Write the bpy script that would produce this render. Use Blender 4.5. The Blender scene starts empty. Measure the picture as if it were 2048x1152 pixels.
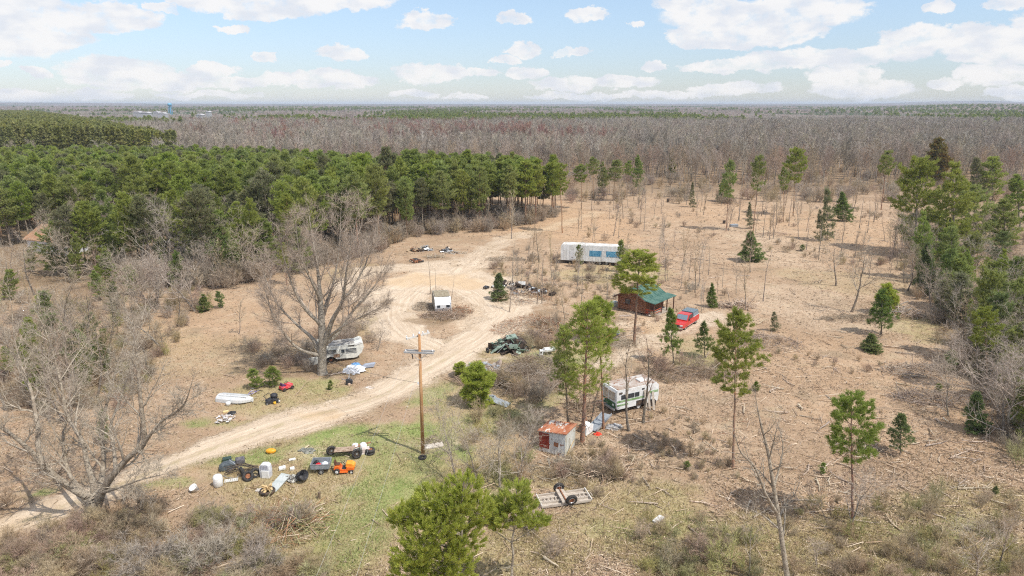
import bpy, math, random
import numpy as np
from mathutils import Vector, Matrix

scene = bpy.context.scene
COL = scene.collection
R = math.radians
FPX = 1365.0            # focal length in photograph pixels (2048 wide)
H = 29.0                # height of the drone
PITCH = R(15.1)

# ---------------------------------------------------------------- camera
cam_d = bpy.data.cameras.new("camera")
cam = bpy.data.objects.new("camera", cam_d)
COL.objects.link(cam)
cam.location = (0, 0, H)
cam.rotation_euler = (math.pi / 2 - PITCH, 0, 0)
cam_d.sensor_width = 36
cam_d.lens = 36 * FPX / 2048
cam_d.clip_start = 0.5
cam_d.clip_end = 40000
scene.camera = cam

# ---------------------------------------------------------------- exposure
scene.view_settings.view_transform = 'Standard'
scene.view_settings.look = 'None'
scene.view_settings.gamma = 1
scene.view_settings.exposure = 0.43
scene.cycles.pixel_filter_type = 'BLACKMAN_HARRIS'
scene.cycles.filter_width = 1.15
scene.cycles.use_denoising = False
scene.cycles.denoiser = 'OPENIMAGEDENOISE'
scene.cycles.denoising_input_passes = 'RGB_ALBEDO_NORMAL'
scene.cycles.max_bounces = 5
scene.cycles.diffuse_bounces = 3
scene.cycles.transparent_max_bounces = 4
scene.cycles.volume_bounces = 0
scene.cycles.use_adaptive_sampling = True
scene.cycles.adaptive_threshold = 0.02

# ---------------------------------------------------------------- sun
SUN_EL = R(57)
SUN_DIR = Vector((0.80 * math.cos(SUN_EL), -0.60 * math.cos(SUN_EL), math.sin(SUN_EL)))
sd = bpy.data.lights.new("sun", 'SUN')
sd.energy = 3.4
sd.angle = R(0.53)
sd.color = (1.0, 0.94, 0.85)
sun = bpy.data.objects.new("sun", sd)
sun.rotation_euler = SUN_DIR.to_track_quat('Z', 'Y').to_euler()
sun.location = (0, 0, 80)
COL.objects.link(sun)


def ray(px, py):
    a = (px - 1024) / FPX
    b = (576 - py) / FPX
    return Vector((a, math.cos(PITCH) + b * math.sin(PITCH), -math.sin(PITCH) + b * math.cos(PITCH)))


# ---------------------------------------------------------------- sky (world)
world = bpy.data.worlds.new("World")
scene.world = world
world.use_nodes = True
NT = world.node_tree
NT.nodes.clear()


def nd(nt, typ, **kw):
    n = nt.nodes.new(typ)
    for k, v in kw.items():
        setattr(n, k, v)
    return n


def mth(nt, op, a, b=None, c=None, clamp=False):
    n = nt.nodes.new('ShaderNodeMath')
    n.operation = op
    n.use_clamp = clamp
    for i, v in enumerate((a, b, c)):
        if v is None:
            continue
        if isinstance(v, (int, float)):
            n.inputs[i].default_value = v
        else:
            nt.links.new(v, n.inputs[i])
    return n.outputs[0]


def vmth(nt, op, a, b=None, out=0):
    n = nt.nodes.new('ShaderNodeVectorMath')
    n.operation = op
    for i, v in enumerate((a, b)):
        if v is None:
            continue
        if isinstance(v, (tuple, list, Vector)):
            n.inputs[i].default_value = tuple(v)
        else:
            nt.links.new(v, n.inputs[i])
    return n.outputs[out]


def mixc(nt, fac, a, b, blend='MIX'):
    n = nt.nodes.new('ShaderNodeMix')
    n.data_type = 'RGBA'
    n.blend_type = blend
    n.clamp_factor = True
    for s, v in ((0, fac), (6, a), (7, b)):
        if isinstance(v, (int, float)):
            n.inputs[s].default_value = v
        elif isinstance(v, (tuple, list)):
            n.inputs[s].default_value = tuple(v) + ((1,) if len(v) == 3 else ())
        else:
            nt.links.new(v, n.inputs[s])
    return n.outputs[2]


def noise(nt, vec, scale, detail=4, rough=0.55, dist=0.0, out=0):
    n = nt.nodes.new('ShaderNodeTexNoise')
    n.inputs['Scale'].default_value = scale
    n.inputs['Detail'].default_value = detail
    n.inputs['Roughness'].default_value = rough
    n.inputs['Distortion'].default_value = dist
    if vec is not None:
        nt.links.new(vec, n.inputs['Vector'])
    return n.outputs[out]


def smooth(nt, v, lo, hi, a=0.0, b=1.0):
    n = nt.nodes.new('ShaderNodeMapRange')
    n.interpolation_type = 'SMOOTHSTEP'
    n.inputs[1].default_value = lo
    n.inputs[2].default_value = hi
    n.inputs[3].default_value = a
    n.inputs[4].default_value = b
    nt.links.new(v, n.inputs[0])
    return n.outputs[0]


# clouds: cumulus blobs at the directions seen in the sky, each (x, y, rx, ry) in photograph pixels -> (azimuth, elevation)
CLOUDS = [(60, 48, 95, 52), (-20, 40, 90, 60), (225, 35, 75, 26), (325, 16, 22, 11), (120, 75, 60, 22),
          (520, 8, 150, 26), (640, 2, 150, 18), (500, 30, 60, 14), (400, 2, 60, 14),
          (853, 42, 58, 18), (1028, 38, 40, 15), (1180, 28, 48, 14), (1277, 48, 19, 7), (470, 58, 24, 6),
          (1400, 8, 90, 18), (1520, 30, 190, 34), (1400, 72, 80, 22), (1560, 62, 90, 26), (1470, 86, 60, 14),
          (1880, 12, 34, 12), (2025, 6, 48, 14), (1640, 22, 90, 22),
          (240, 140, 100, 28), (300, 160, 150, 24), (425, 140, 50, 14), (460, 165, 110, 14), (535, 116, 26, 12), (680, 106, 55, 18),
          (1045, 100, 42, 16), (1145, 104, 44, 10), (660, 160, 110, 22), (560, 158, 60, 16), (860, 146, 90, 26), (940, 145, 70, 12),
          (1050, 146, 50, 14), (1010, 122, 40, 10), (75, 145, 28, 9), (5, 128, 18, 8), (60, 190, 90, 14), (180, 190, 80, 12), (830, 186, 60, 10),
          (1130, 168, 80, 18), (1250, 165, 80, 16), (1310, 130, 34, 14), (1440, 132, 95, 14), (1580, 118, 120, 24), (1700, 112, 90, 22),
          (1830, 85, 60, 32), (1950, 80, 80, 26), (1990, 105, 90, 24), (1700, 150, 80, 22), (1720, 178, 100, 22), (1470, 175, 100, 16),
          (1890, 170, 32, 12), (1995, 150, 70, 24), (2030, 188, 60, 14), (1160, 192, 140, 9), (420, 190, 120, 8), (940, 192, 60, 8),
          (1350, 190, 120, 10), (-90, 120, 60, 30), (2130, 60, 70, 50), (2140, 150, 60, 30)]


SKY_S, CLOUD_S = 0.112, 0.67
CLOUD_BASE, CLOUD_TOP = (0.88, 0.91, 0.98), (1.08, 1.06, 1.05)


def build_sky():
    nt = NT
    tc = nd(nt, 'ShaderNodeTexCoord').outputs['Generated']
    d = vmth(nt, 'NORMALIZE', tc)
    sep = nd(nt, 'ShaderNodeSeparateXYZ')
    nt.links.new(d, sep.inputs[0])
    az = mth(nt, 'ARCTAN2', sep.outputs[0], sep.outputs[1])
    el = mth(nt, 'ARCSINE', sep.outputs[2])
    comb = nd(nt, 'ShaderNodeCombineXYZ')
    nt.links.new(az, comb.inputs[0])
    nt.links.new(mth(nt, 'MULTIPLY', el, 1.0), comb.inputs[1])
    ae = comb.outputs[0]
    # ragged edges
    st = vmth(nt, 'MULTIPLY', ae, (1, 1.5, 1))
    wn = noise(nt, st, 26, 8, 0.66, 0.0, out=1)
    warp = vmth(nt, 'MULTIPLY', vmth(nt, 'SUBTRACT', wn, (0.5, 0.5, 0.5)), (0.070, 0.032, 0.0))
    aw = vmth(nt, 'ADD', ae, warp)
    best = None
    for (px, py, rx, ry) in CLOUDS:
        v = ray(px, py).normalized()
        a0, e0 = math.atan2(v.x, v.y), math.asin(v.z)
        low = 0.88 if py > 100 else 0.98
        kx, ky = FPX / (rx * (.9 if py > 100 else 1.02)), FPX / (ry * low)
        n = nt.nodes.new('ShaderNodeVectorMath')
        n.operation = 'MULTIPLY_ADD'
        nt.links.new(aw, n.inputs[0])
        n.inputs[1].default_value = (kx, ky, 0)
        n.inputs[2].default_value = (-a0 * kx, -e0 * ky, 0)
        l = vmth(nt, 'LENGTH', n.outputs[0], out=1)
        best = l if best is None else mth(nt, 'MINIMUM', best, l)
    dens = smooth(nt, best, 1.0, 0.78)
    fluff = noise(nt, st, 34, 7, 0.6)
    edge = noise(nt, st, 95, 5, 0.7)
    dens = mth(nt, 'MULTIPLY', dens, smooth(nt, fluff, 0.30, 0.50, 0.50, 1.0))
    dens = mth(nt, 'MULTIPLY', dens, smooth(nt, mth(nt, 'ADD', edge, dens), 0.50, 0.90))
    # thin veil near the horizon
    veil = mth(nt, 'MULTIPLY', smooth(nt, noise(nt, vmth(nt, 'MULTIPLY', ae, (1, 5, 1)), 7, 6, 0.55), 0.30, 0.70),
               smooth(nt, el, 0.04, 0.0, 0.0, 0.25))
    dens = mth(nt, 'MAXIMUM', dens, veil)
    tone = noise(nt, vmth(nt, 'MULTIPLY', ae, (1, 2.2, 1)), 22, 4, 0.5)
    ccol = mixc(nt, smooth(nt, tone, 0.34, 0.60), CLOUD_BASE, CLOUD_TOP)
    # the rest of the sky, overhead and behind
    high = smooth(nt, noise(nt, d, 4.5, 7, 0.6), 0.45, 0.56)
    sky = nd(nt, 'ShaderNodeTexSky')
    sky.sky_type = 'NISHITA'
    sky.sun_disc = False
    sky.sun_elevation = SUN_EL
    sky.sun_rotation = math.atan2(SUN_DIR.x, SUN_DIR.y)
    sky.altitude = 200
    sky.air_density = 1.0
    sky.dust_density = 0.4
    sky.ozone_density = 1.0
    hsv = nd(nt, 'ShaderNodeHueSaturation')
    hsv.inputs['Saturation'].default_value = 0.80
    tint = mixc(nt, smooth(nt, el, 0.02, 0.16), (0.70, 0.76, 0.93), (0.80, 0.92, 1.04))
    nt.links.new(mixc(nt, 1.0, sky.outputs[0], tint, 'MULTIPLY'), hsv.inputs['Color'])

    def bg(col, s):
        n = nd(nt, 'ShaderNodeBackground')
        if isinstance(col, tuple):
            n.inputs[0].default_value = col + (1,)
        else:
            nt.links.new(col, n.inputs[0])
        n.inputs[1].default_value = s
        return n.outputs[0]

    def mixs(f, a, b):
        n = nd(nt, 'ShaderNodeMixShader')
        nt.links.new(f, n.inputs[0]); nt.links.new(a, n.inputs[1]); nt.links.new(b, n.inputs[2])
        return n.outputs[0]
    blue = bg(hsv.outputs[0], SKY_S)
    ahead = mixs(mth(nt, 'MULTIPLY', dens, 0.92), blue, bg(ccol, CLOUD_S))
    around = mixs(mth(nt, 'MULTIPLY', high, 0.85), blue, bg((0.95, 0.96, 1.0), 0.95))
    window = mth(nt, 'MULTIPLY', mth(nt, 'LESS_THAN', mth(nt, 'ABSOLUTE', az), 0.80), mth(nt, 'LESS_THAN', el, 0.20))
    out = nd(nt, 'ShaderNodeOutputWorld')
    nt.links.new(mixs(window, around, ahead), out.inputs[0])
    world.cycles.sampling_method = 'MANUAL'
    world.cycles.sample_map_resolution = 256


build_sky()

# ---------------------------------------------------------------- ground helpers
def gh(x, y):
    """height of the ground (works on numbers and arrays)"""
    s, c = np.sin, np.cos
    z = 0.10 * s(x * 0.21 + 1.3) * c(y * 0.17 + 0.4) + 0.07 * s(x * 0.53 + y * 0.31) + 0.05 * s(x * 0.9 - y * 1.1 + 2.0) * c(x * 0.37)
    return z


def G(px, py, dz=0.0):
    r = ray(px, py)
    t = H / -r.z
    for _ in range(3):
        p = Vector((0, 0, H)) + r * t
        t = (H - float(gh(p.x, p.y)) - dz) / -r.z
    p = Vector((0, 0, H)) + r * t
    return Vector((p.x, p.y, float(gh(p.x, p.y)) + dz))


def at(px, py, Y):
    r = ray(px, py)
    t = Y / r.y
    return Vector((r.x * t, Y, H + r.z * t))


def project(x, y, z):
    dz = z - H
    f = y * math.cos(PITCH) - dz * math.sin(PITCH)
    u = y * math.sin(PITCH) + dz * math.cos(PITCH)
    return 1024 + FPX * x / f, 576 - FPX * u / f


def height_between(px_top, py_top, base):
    """height of something upright standing at base whose top is seen at (px_top, py_top)"""
    r = ray(px_top, py_top)
    t = base.y / r.y
    return H + r.z * t - base.z


# ---------------------------------------------------------------- mesh builder
def mesh_np(name, V, faces, mats, midx=None, smooth_shade=False, attrs=None):
    """faces: list of int arrays (n,k)"""
    me = bpy.data.meshes.new(name)
    V = np.asarray(V, dtype=np.float32)
    me.vertices.add(len(V))
    me.vertices.foreach_set('co', V.ravel())
    tot = sum(f.shape[0] for f in faces)
    loops = np.concatenate([f.ravel() for f in faces]) if faces else np.zeros(0, int)
    sizes = np.concatenate([np.full(f.shape[0], f.shape[1]) for f in faces])
    starts = np.concatenate([[0], np.cumsum(sizes)[:-1]])
    me.loops.add(len(loops))
    me.loops.foreach_set('vertex_index', loops.astype(np.int32))
    me.polygons.add(tot)
    me.polygons.foreach_set('loop_start', starts.astype(np.int32))
    me.polygons.foreach_set('loop_total', sizes.astype(np.int32))
    if midx is not None:
        me.polygons.foreach_set('material_index', np.asarray(midx, dtype=np.int32))
    me.polygons.foreach_set('use_smooth', np.full(tot, smooth_shade))
    if attrs:
        for k, a in attrs.items():
            at_ = me.attributes.new(k, 'FLOAT_COLOR', 'POINT')
            at_.data.foreach_set('color', np.asarray(a, dtype=np.float32).ravel())
    me.update(calc_edges=True)
    for m in (mats if isinstance(mats, (list, tuple)) else [mats]):
        me.materials.append(m)
    return me


def link(name, me, parent=None, loc=None, rotz=None):
    o = bpy.data.objects.new(name, me)
    COL.objects.link(o)
    if parent is not None:
        o.parent = parent
    if loc is not None:
        o.location = loc
    if rotz is not None:
        o.rotation_euler = (0, 0, rotz)
    return o


def tag(o, label=None, cat=None, group=None, kind=None):
    if label:
        o['label'] = label
    if cat:
        o['category'] = cat
    if group:
        o['group'] = group
    if kind:
        o['kind'] = kind
    return o


def thing(name, label, cat, loc=(0, 0, 0), rotz=0.0, group=None):
    o = bpy.data.objects.new(name, None)
    o.empty_display_size = 0.3
    COL.objects.link(o)
    o.location = loc
    o.rotation_euler = (0, 0, rotz)
    return tag(o, label, cat, group)


def frames(D):
    """two unit vectors perpendicular to each row of D"""
    D = D / np.maximum(np.linalg.norm(D, axis=1, keepdims=True), 1e-9)
    ref = np.where(np.abs(D[:, 2:3]) < 0.9, np.array([[0, 0, 1.0]]), np.array([[1.0, 0, 0]]))
    U = np.cross(ref, D)
    U /= np.maximum(np.linalg.norm(U, axis=1, keepdims=True), 1e-9)
    W = np.cross(D, U)
    return D, U, W


def tubes_np(P0, P1, R0, R1, n):
    """n-sided frustums; returns V, quads"""
    P0, P1 = np.asarray(P0, float), np.asarray(P1, float)
    R0, R1 = np.asarray(R0, float)[:, None], np.asarray(R1, float)[:, None]
    D, U, W = frames(P1 - P0)
    m = len(P0)
    ring0, ring1 = [], []
    for k in range(n):
        a = 2 * math.pi * k / n
        o = U * math.cos(a) + W * math.sin(a)
        ring0.append(P0 + o * R0)
        ring1.append(P1 + o * R1)
    V = np.stack(ring0 + ring1, axis=1).reshape(-1, 3)
    base = (np.arange(m) * 2 * n)[:, None]
    Q = []
    for k in range(n):
        k2 = (k + 1) % n
        Q.append(np.concatenate([base + k, base + k2, base + n + k2, base + n + k], axis=1))
    return V, np.stack(Q, axis=1).reshape(-1, 4)


def seg_mesh(name, segs, mat, sides=(8, 6, 5, 3, 3, 3), smooth_shade=True, blades=None, bladeslot=None):
    """segs: list of (p, q, r0, r1, level)"""
    Vs, Fs, off = [], [], 0
    lv = np.array([s[4] for s in segs])
    P = np.array([tuple(s[0]) for s in segs]); Q = np.array([tuple(s[1]) for s in segs])
    R0 = np.array([s[2] for s in segs]); R1 = np.array([s[3] for s in segs])
    for L in range(int(lv.max()) + 1):
        m = lv == L
        if not m.any():
            continue
        V, F = tubes_np(P[m], Q[m], R0[m], R1[m], sides[min(L, len(sides) - 1)])
        Vs.append(V); Fs.append(F + off); off += len(V)
    faces = [np.concatenate(Fs)]
    if blades is not None:
        V, T = blades
        Vs.append(V); faces.append(T + off); off += len(V)
    return mesh_np(name, np.concatenate(Vs), faces, mat, smooth_shade=smooth_shade)


# box / cylinder / prism collector for made things
class MB:
    def __init__(self):
        self.V, self.F, self.M = [], [], []
        self.n = 0

    def add(self, V, F, mi=0, M=None):
        V = [Vector(v) for v in V]
        if M is not None:
            V = [M @ v for v in V]
        self.V += [tuple(v) for v in V]
        self.F += [tuple(i + self.n for i in f) for f in F]
        self.M += [mi] * len(F)
        self.n += len(V)
        return self

    def box(self, c, s, mi=0, M=None, rot=None):
        x, y, z = s[0] / 2, s[1] / 2, s[2] / 2
        vs = [Vector((i * x, j * y, k * z)) for i in (-1, 1) for j in (-1, 1) for k in (-1, 1)]
        if rot is not None:
            vs = [rot @ v for v in vs]
        vs = [v + Vector(c) for v in vs]
        fs = [(0, 1, 3, 2), (4, 6, 7, 5), (0, 4, 5, 1), (2, 3, 7, 6), (0, 2, 6, 4), (1, 5, 7, 3)]
        return self.add(vs, fs, mi, M)

    def tube(self, p, q, r0, r1=None, n=10, mi=0, caps=True, M=None):
        r1 = r0 if r1 is None else r1
        p, q = Vector(p), Vector(q)
        V, F = tubes_np([tuple(p)], [tuple(q)], [r0], [r1], n)
        F = [tuple(int(i) for i in f) for f in F]
        if caps:
            F.append(tuple(range(n))[::-1])
            F.append(tuple(range(n, 2 * n)))
        return self.add([tuple(v) for v in V], F, mi, M)

    def path(self, pts, r, n=8, mi=0):
        for a, b in zip(pts[:-1], pts[1:]):
            self.tube(a, b, r, r, n, mi)
        return self

    def prism(self, prof, y0, y1, mi=0, M=None):
        """polygon prof in (x,z) extruded along y"""
        n = len(prof)
        vs = [(x, y0, z) for x, z in prof] + [(x, y1, z) for x, z in prof]
        fs = [tuple(range(n)), tuple(range(2 * n - 1, n - 1, -1))]
        fs += [(i, i + n, (i + 1) % n + n, (i + 1) % n) for i in range(n)]
        return self.add(vs, fs, mi, M)

    def quad(self, a, b, c, d, mi=0):
        return self.add([a, b, c, d], [(0, 1, 2, 3)], mi)

    def torus(self, c, axis, R0, r, n=20, m=8, mi=0, flat=1.0):
        """tyre-like ring about axis"""
        A = Vector(axis).normalized()
        q = A.to_track_quat('Z', 'Y').to_matrix()
        vs, fs = [], []
        for i in range(n):
            a = 2 * math.pi * i / n
            for j in range(m):
                b = 2 * math.pi * j / m
                v = Vector(((R0 + r * math.cos(b)) * math.cos(a), (R0 + r * math.cos(b)) * math.sin(a), r * flat * math.sin(b)))
                vs.append(q @ v + Vector(c))
        for i in range(n):
            for j in range(m):
                fs.append((i * m + j, ((i + 1) % n) * m + j, ((i + 1) % n) * m + (j + 1) % m, i * m + (j + 1) % m))
        return self.add(vs, fs, mi)

    def lathe(self, prof, n=16, mi=0, M=None):
        vs, fs = [], []
        k = len(prof)
        for i in range(n):
            a = 2 * math.pi * i / n
            for r, z in prof:
                vs.append((r * math.cos(a), r * math.sin(a), z))
        for i in range(n):
            for j in range(k - 1):
                fs.append((i * k + j, ((i + 1) % n) * k + j, ((i + 1) % n) * k + j + 1, i * k + j + 1))
        return self.add(vs, fs, mi, M)

    def build(self, name, mat, parent=None, loc=None, rotz=None, bevel=0.0, smooth_shade=False):
        me = bpy.data.meshes.new(name)
        me.from_pydata(self.V, [], self.F)
        for m in (mat if isinstance(mat, (list, tuple)) else [mat]):
            me.materials.append(m)
        me.polygons.foreach_set('material_index', self.M)
        me.polygons.foreach_set('use_smooth', [smooth_shade] * len(self.F))
        me.update()
        o = link(name, me, parent, loc, rotz)
        if bevel:
            b = o.modifiers.new('bevel', 'BEVEL')
            b.width = bevel
            b.segments = 2
            b.limit_method = 'ANGLE'
        return o


# ---------------------------------------------------------------- materials
MATS = {}


def matl(name, col, rough=0.8, metal=0.0, col2=None, scale=3.0, lo=0.4, hi=0.6, col3=None, scale3=12.0, lo3=0.5, hi3=0.62,
         bump=0.0, bscale=20.0, rnd=0.0, stretch=None, spec=0.3, trans=0.0, rnd_island=None, detail=5, loc=None):
    """procedural surface: base colour, two optional layers of blotches, optional bump, per-object variation"""
    if name in MATS:
        return MATS[name]
    m = bpy.data.materials.new(name)
    m.use_nodes = True
    nt = m.node_tree
    b = nt.nodes['Principled BSDF']
    b.inputs['Roughness'].default_value = rough
    b.inputs['Metallic'].default_value = metal
    b.inputs['Specular IOR Level'].default_value = spec
    tc = nd(nt, 'ShaderNodeTexCoord').outputs['Object']
    if stretch:
        tc = vmth(nt, 'MULTIPLY', tc, stretch)
    c = None
    if col2 is not None:
        c = mixc(nt, smooth(nt, noise(nt, tc, scale, detail, 0.6), lo, hi), col, col2)
    if col3 is not None:
        c = mixc(nt, smooth(nt, noise(nt, tc, scale3, detail, 0.65), lo3, hi3), c if c is not None else col, col3)
    if rnd_island is not None:
        gi = nd(nt, 'ShaderNodeNewGeometry').outputs['Random Per Island']
        c = mixc(nt, mth(nt, 'POWER', gi, 1.5), c if c is not None else col, rnd_island)
    if loc is not None:
        lo_ = nd(nt, 'ShaderNodeObjectInfo').outputs['Location']
        f_ = smooth(nt, noise(nt, lo_, loc[1], 3, .6), .38, .62)
        c = mixc(nt, f_, c if c is not None else col, mixc(nt, 1.0, c if c is not None else col, loc[0], 'MULTIPLY'))
    if rnd:
        oi = nd(nt, 'ShaderNodeObjectInfo').outputs['Random']
        hsv = nd(nt, 'ShaderNodeHueSaturation')
        nt.links.new(mth(nt, 'MULTIPLY_ADD', oi, rnd, 1 - rnd / 2), hsv.inputs['Value'])
        o2 = mth(nt, 'FRACT', mth(nt, 'MULTIPLY', oi, 17.3))
        nt.links.new(mth(nt, 'MULTIPLY_ADD', o2, rnd * 0.10, 0.5 - rnd * 0.05), hsv.inputs['Hue'])
        o3 = mth(nt, 'FRACT', mth(nt, 'MULTIPLY', oi, 91.7))
        nt.links.new(mth(nt, 'MULTIPLY_ADD', o3, rnd * 0.9, 1 - rnd * 0.45), hsv.inputs['Saturation'])
        if c is None:
            hsv.inputs['Color'].default_value = tuple(col) + (1,)
        else:
            nt.links.new(c, hsv.inputs['Color'])
        c = hsv.outputs[0]
    if c is None:
        b.inputs['Base Color'].default_value = tuple(col) + (1,)
    else:
        nt.links.new(c, b.inputs['Base Color'])
    if bump:
        bp = nd(nt, 'ShaderNodeBump')
        bp.inputs['Strength'].default_value = bump
        bp.inputs['Distance'].default_value = 0.05
        nt.links.new(noise(nt, tc, bscale, 5, 0.6), bp.inputs['Height'])
        nt.links.new(bp.outputs[0], b.inputs['Normal'])
    if trans:
        tr = nd(nt, 'ShaderNodeBsdfTranslucent')
        if c is None:
            tr.inputs[0].default_value = tuple(col) + (1,)
        else:
            nt.links.new(c, tr.inputs[0])
        ms = nd(nt, 'ShaderNodeMixShader')
        ms.inputs[0].default_value = trans
        out = nt.nodes['Material Output']
        nt.links.new(b.outputs[0], ms.inputs[1])
        nt.links.new(tr.outputs[0], ms.inputs[2])
        nt.links.new(ms.outputs[0], out.inputs[0])
    MATS[name] = m
    return m
# ================================================================ ground, tracks, far terrain
NPR = np.random.RandomState(7)


def vnoise(x, y, cell, seed=0):
    """smooth value noise in 0..1, cell in metres"""
    r = np.random.RandomState(seed)
    T = r.rand(256, 256)
    u, v = np.asarray(x) / cell + 1000.0, np.asarray(y) / cell + 1000.0
    i, j = np.floor(u).astype(int), np.floor(v).astype(int)
    a, b = u - i, v - j
    a, b = a * a * (3 - 2 * a), b * b * (3 - 2 * b)
    i0, j0, i1, j1 = i & 255, j & 255, (i + 1) & 255, (j + 1) & 255
    return (T[i0, j0] * (1 - a) + T[i1, j0] * a) * (1 - b) + (T[i0, j1] * (1 - a) + T[i1, j1] * a) * b


def fbm(x, y, cell, seed=0, octs=4):
    s, w, t = 0, 0, 1.0
    for k in range(octs):
        s = s + vnoise(x, y, cell / 2 ** k, seed + k) * t
        w += t
        t *= 0.55
    return s / w


def sstep(v, lo, hi):
    t = np.clip((v - lo) / (hi - lo), 0, 1)
    return t * t * (3 - 2 * t)


def polydist(x, y, pts):
    """distance to a polyline, signed side distance, run length, half width; pts are (X, Y, half width)"""
    best = np.full(x.shape, 1e9); lat = np.zeros(x.shape); along = np.zeros(x.shape); hw = np.ones(x.shape)
    run = 0.0
    for (ax, ay, aw), (bx, by, bw) in zip(pts[:-1], pts[1:]):
        dx, dy = bx - ax, by - ay
        L = math.hypot(dx, dy)
        t = np.clip(((x - ax) * dx + (y - ay) * dy) / (L * L), 0, 1)
        qx, qy = x - ax - dx * t, y - ay - dy * t
        d = np.hypot(qx, qy)
        m = d < best
        best = np.where(m, d, best)
        lat = np.where(m, (qx * dy - qy * dx) / L, lat)
        along = np.where(m, run + t * L, along)
        hw = np.where(m, aw + (bw - aw) * t, hw)
        run += L
    return best, lat, along, hw


def smooth_line(pts, n=6):
    """Catmull-Rom through the points"""
    P = [np.array(p, float) for p in pts]
    P = [2 * P[0] - P[1]] + P + [2 * P[-1] - P[-2]]
    out = []
    for k in range(1, len(P) - 2):
        for i in range(n):
            t = i / n
            out.append(0.5 * ((2 * P[k]) + (-P[k - 1] + P[k + 1]) * t + (2 * P[k - 1] - 5 * P[k] + 4 * P[k + 1] - P[k + 2]) * t * t + (-P[k - 1] + 3 * P[k] - 3 * P[k + 1] + P[k + 2]) * t ** 3))
    out.append(P[-2])
    return [tuple(p) for p in out]


def groundline(pxpts):
    pts = []
    for px, py, w in pxpts:
        g = G(px, py)
        pts.append((g.x, g.y, w))
    return smooth_line(pts)


TRACKS = [groundline([(-170, 1128, 1.7), (0, 1063, 1.8), (150, 1006, 1.8), (300, 945, 1.8), (440, 893, 2.0), (520, 864, 2.4), (600, 838, 2.8),
                      (700, 812, 3.0), (780, 783, 3.0), (850, 742, 3.0), (905, 710, 3.3), (960, 680, 3.8), (1005, 645, 4.0), (1030, 615, 3.6)]),
          groundline([(1025, 618, 4.8), (1000, 590, 5.5), (955, 570, 6.0), (905, 552, 6.5), (850, 560, 6.5), (800, 590, 5.0), (782, 625, 3.6), (805, 662, 2.8), (860, 690, 2.4)]),
          groundline([(905, 556, 4.0), (940, 530, 5.0), (985, 495, 4.0), (1040, 472, 3.0), (1120, 448, 2.4), (1190, 425, 2.0)]),
          groundline([(800, 583, 4.5), (740, 590, 3.5), (700, 560, 3.0), (760, 540, 4.0), (840, 535, 5.0), (930, 528, 5.0)])]
SOFT = [groundline([(1440, 630, 2.4), (1380, 652, 2.4), (1300, 672, 2.6), (1262, 700, 2.0), (1200, 735, 1.4)]),
        groundline([(850, 742, 1.5), (905, 728, 1.6), (1000, 716, 1.2)])]


def blob(x, y, px, py, rx, ry, w=1.0, ragged=0.6, seed=0):
    g = G(px, py)
    slant = math.hypot(g.y, H)
    ppm = FPX / slant
    a, b = rx / ppm, ry / (ppm * H / slant)
    d = np.hypot((x - g.x) / a, (y - g.y) / b)
    n = fbm(x, y, max(2.0, min(a, b) * 0.9), seed + 11, 4) - 0.5
    return w * sstep(1.0 - d + n * ragged * 2, 0.0, 0.45)


GREEN = [(760, 880, 190, 45, 1.0), (790, 960, 120, 70, 0.85), (700, 1060, 120, 70, 0.55), (860, 900, 90, 60, 0.8), (560, 870, 60, 20, .5),
         (330, 965, 60, 10, 0.8), (450, 920, 110, 18, 0.8), (470, 850, 120, 14, 0.7), (620, 770, 110, 16, 0.45), (850, 790, 60, 40, 0.6),
         (950, 690, 60, 14, 0.7), (1060, 715, 70, 14, 0.6), (1180, 720, 110, 24, 0.5), (980, 850, 80, 30, 0.7), (1100, 800, 80, 26, .45),
         (990, 970, 60, 60, .5), (880, 780, 40, 20, .5), (640, 905, 60, 10, .6), (1390, 720, 60, 20, .35), (90, 985, 20, 6, .7), (740, 870, 50, 8, 1.0), (200, 990, 60, 10, .5), (1350, 1060, 160, 40, .3), (1900, 1060, 160, 30, .3), (700, 740, 60, 12, .3), (520, 905, 60, 12, .7)]
DRY = [(1250, 1060, 260, 90, 1.0), (1700, 1110, 420, 80, 1.0), (1950, 1000, 160, 60, 0.8), (1150, 960, 140, 40, 0.8), (560, 800, 150, 40, .9),
       (760, 980, 260, 140, .8), (640, 1120, 180, 60, .9), (500, 940, 140, 60, .8), (1250, 550, 150, 25, .7), (1100, 700, 180, 60, .6), (760, 640, 70, 40, .7),
       (1850, 660, 100, 35, .8), (1700, 560, 160, 30, .3), (1000, 560, 60, 20, .7), (940, 850, 130, 90, .6), (1430, 700, 80, 30, .6), (700, 545, 60, 20, .4),
       (300, 700, 300, 60, .25), (1000, 1110, 200, 60, .9), (1330, 980, 60, 30, .5)]
DUFF = [(620, 730, 130, 26, .8), (885, 632, 50, 22, .9), (1000, 745, 90, 30, .5), (1180, 940, 120, 26, .5), (100, 560, 300, 40, .6), (200, 900, 260, 60, .15),
        (1400, 1130, 180, 50, .4), (1700, 930, 80, 20, .25), (1080, 640, 60, 30, .5), (1700, 610, 90, 14, .5), (1050, 590, 90, 26, .5), (150, 1120, 420, 70, .75), (1320, 745, 90, 16, .35), (880, 525, 90, 14, .5)]
PALE = [(860, 600, 150, 60, .7), (885, 890, 70, 14, .55), (960, 640, 70, 40, .9), (870, 700, 90, 20, .5), (1330, 648, 80, 26, 1.0), (1300, 685, 50, 12, .7), (690, 972, 50, 8, .4), (940, 522, 40, 6, .8), (1460, 640, 60, 10, .4),
        (600, 830, 60, 10, .5), (840, 790, 60, 12, .3), (1250, 960, 100, 20, .3), (1620, 610, 120, 60, .35), (1150, 800, 60, 10, .3), (620, 905, 50, 14, .5), (1560, 480, 160, 50, .3), (1040, 965, 40, 14, .7)]
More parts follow.
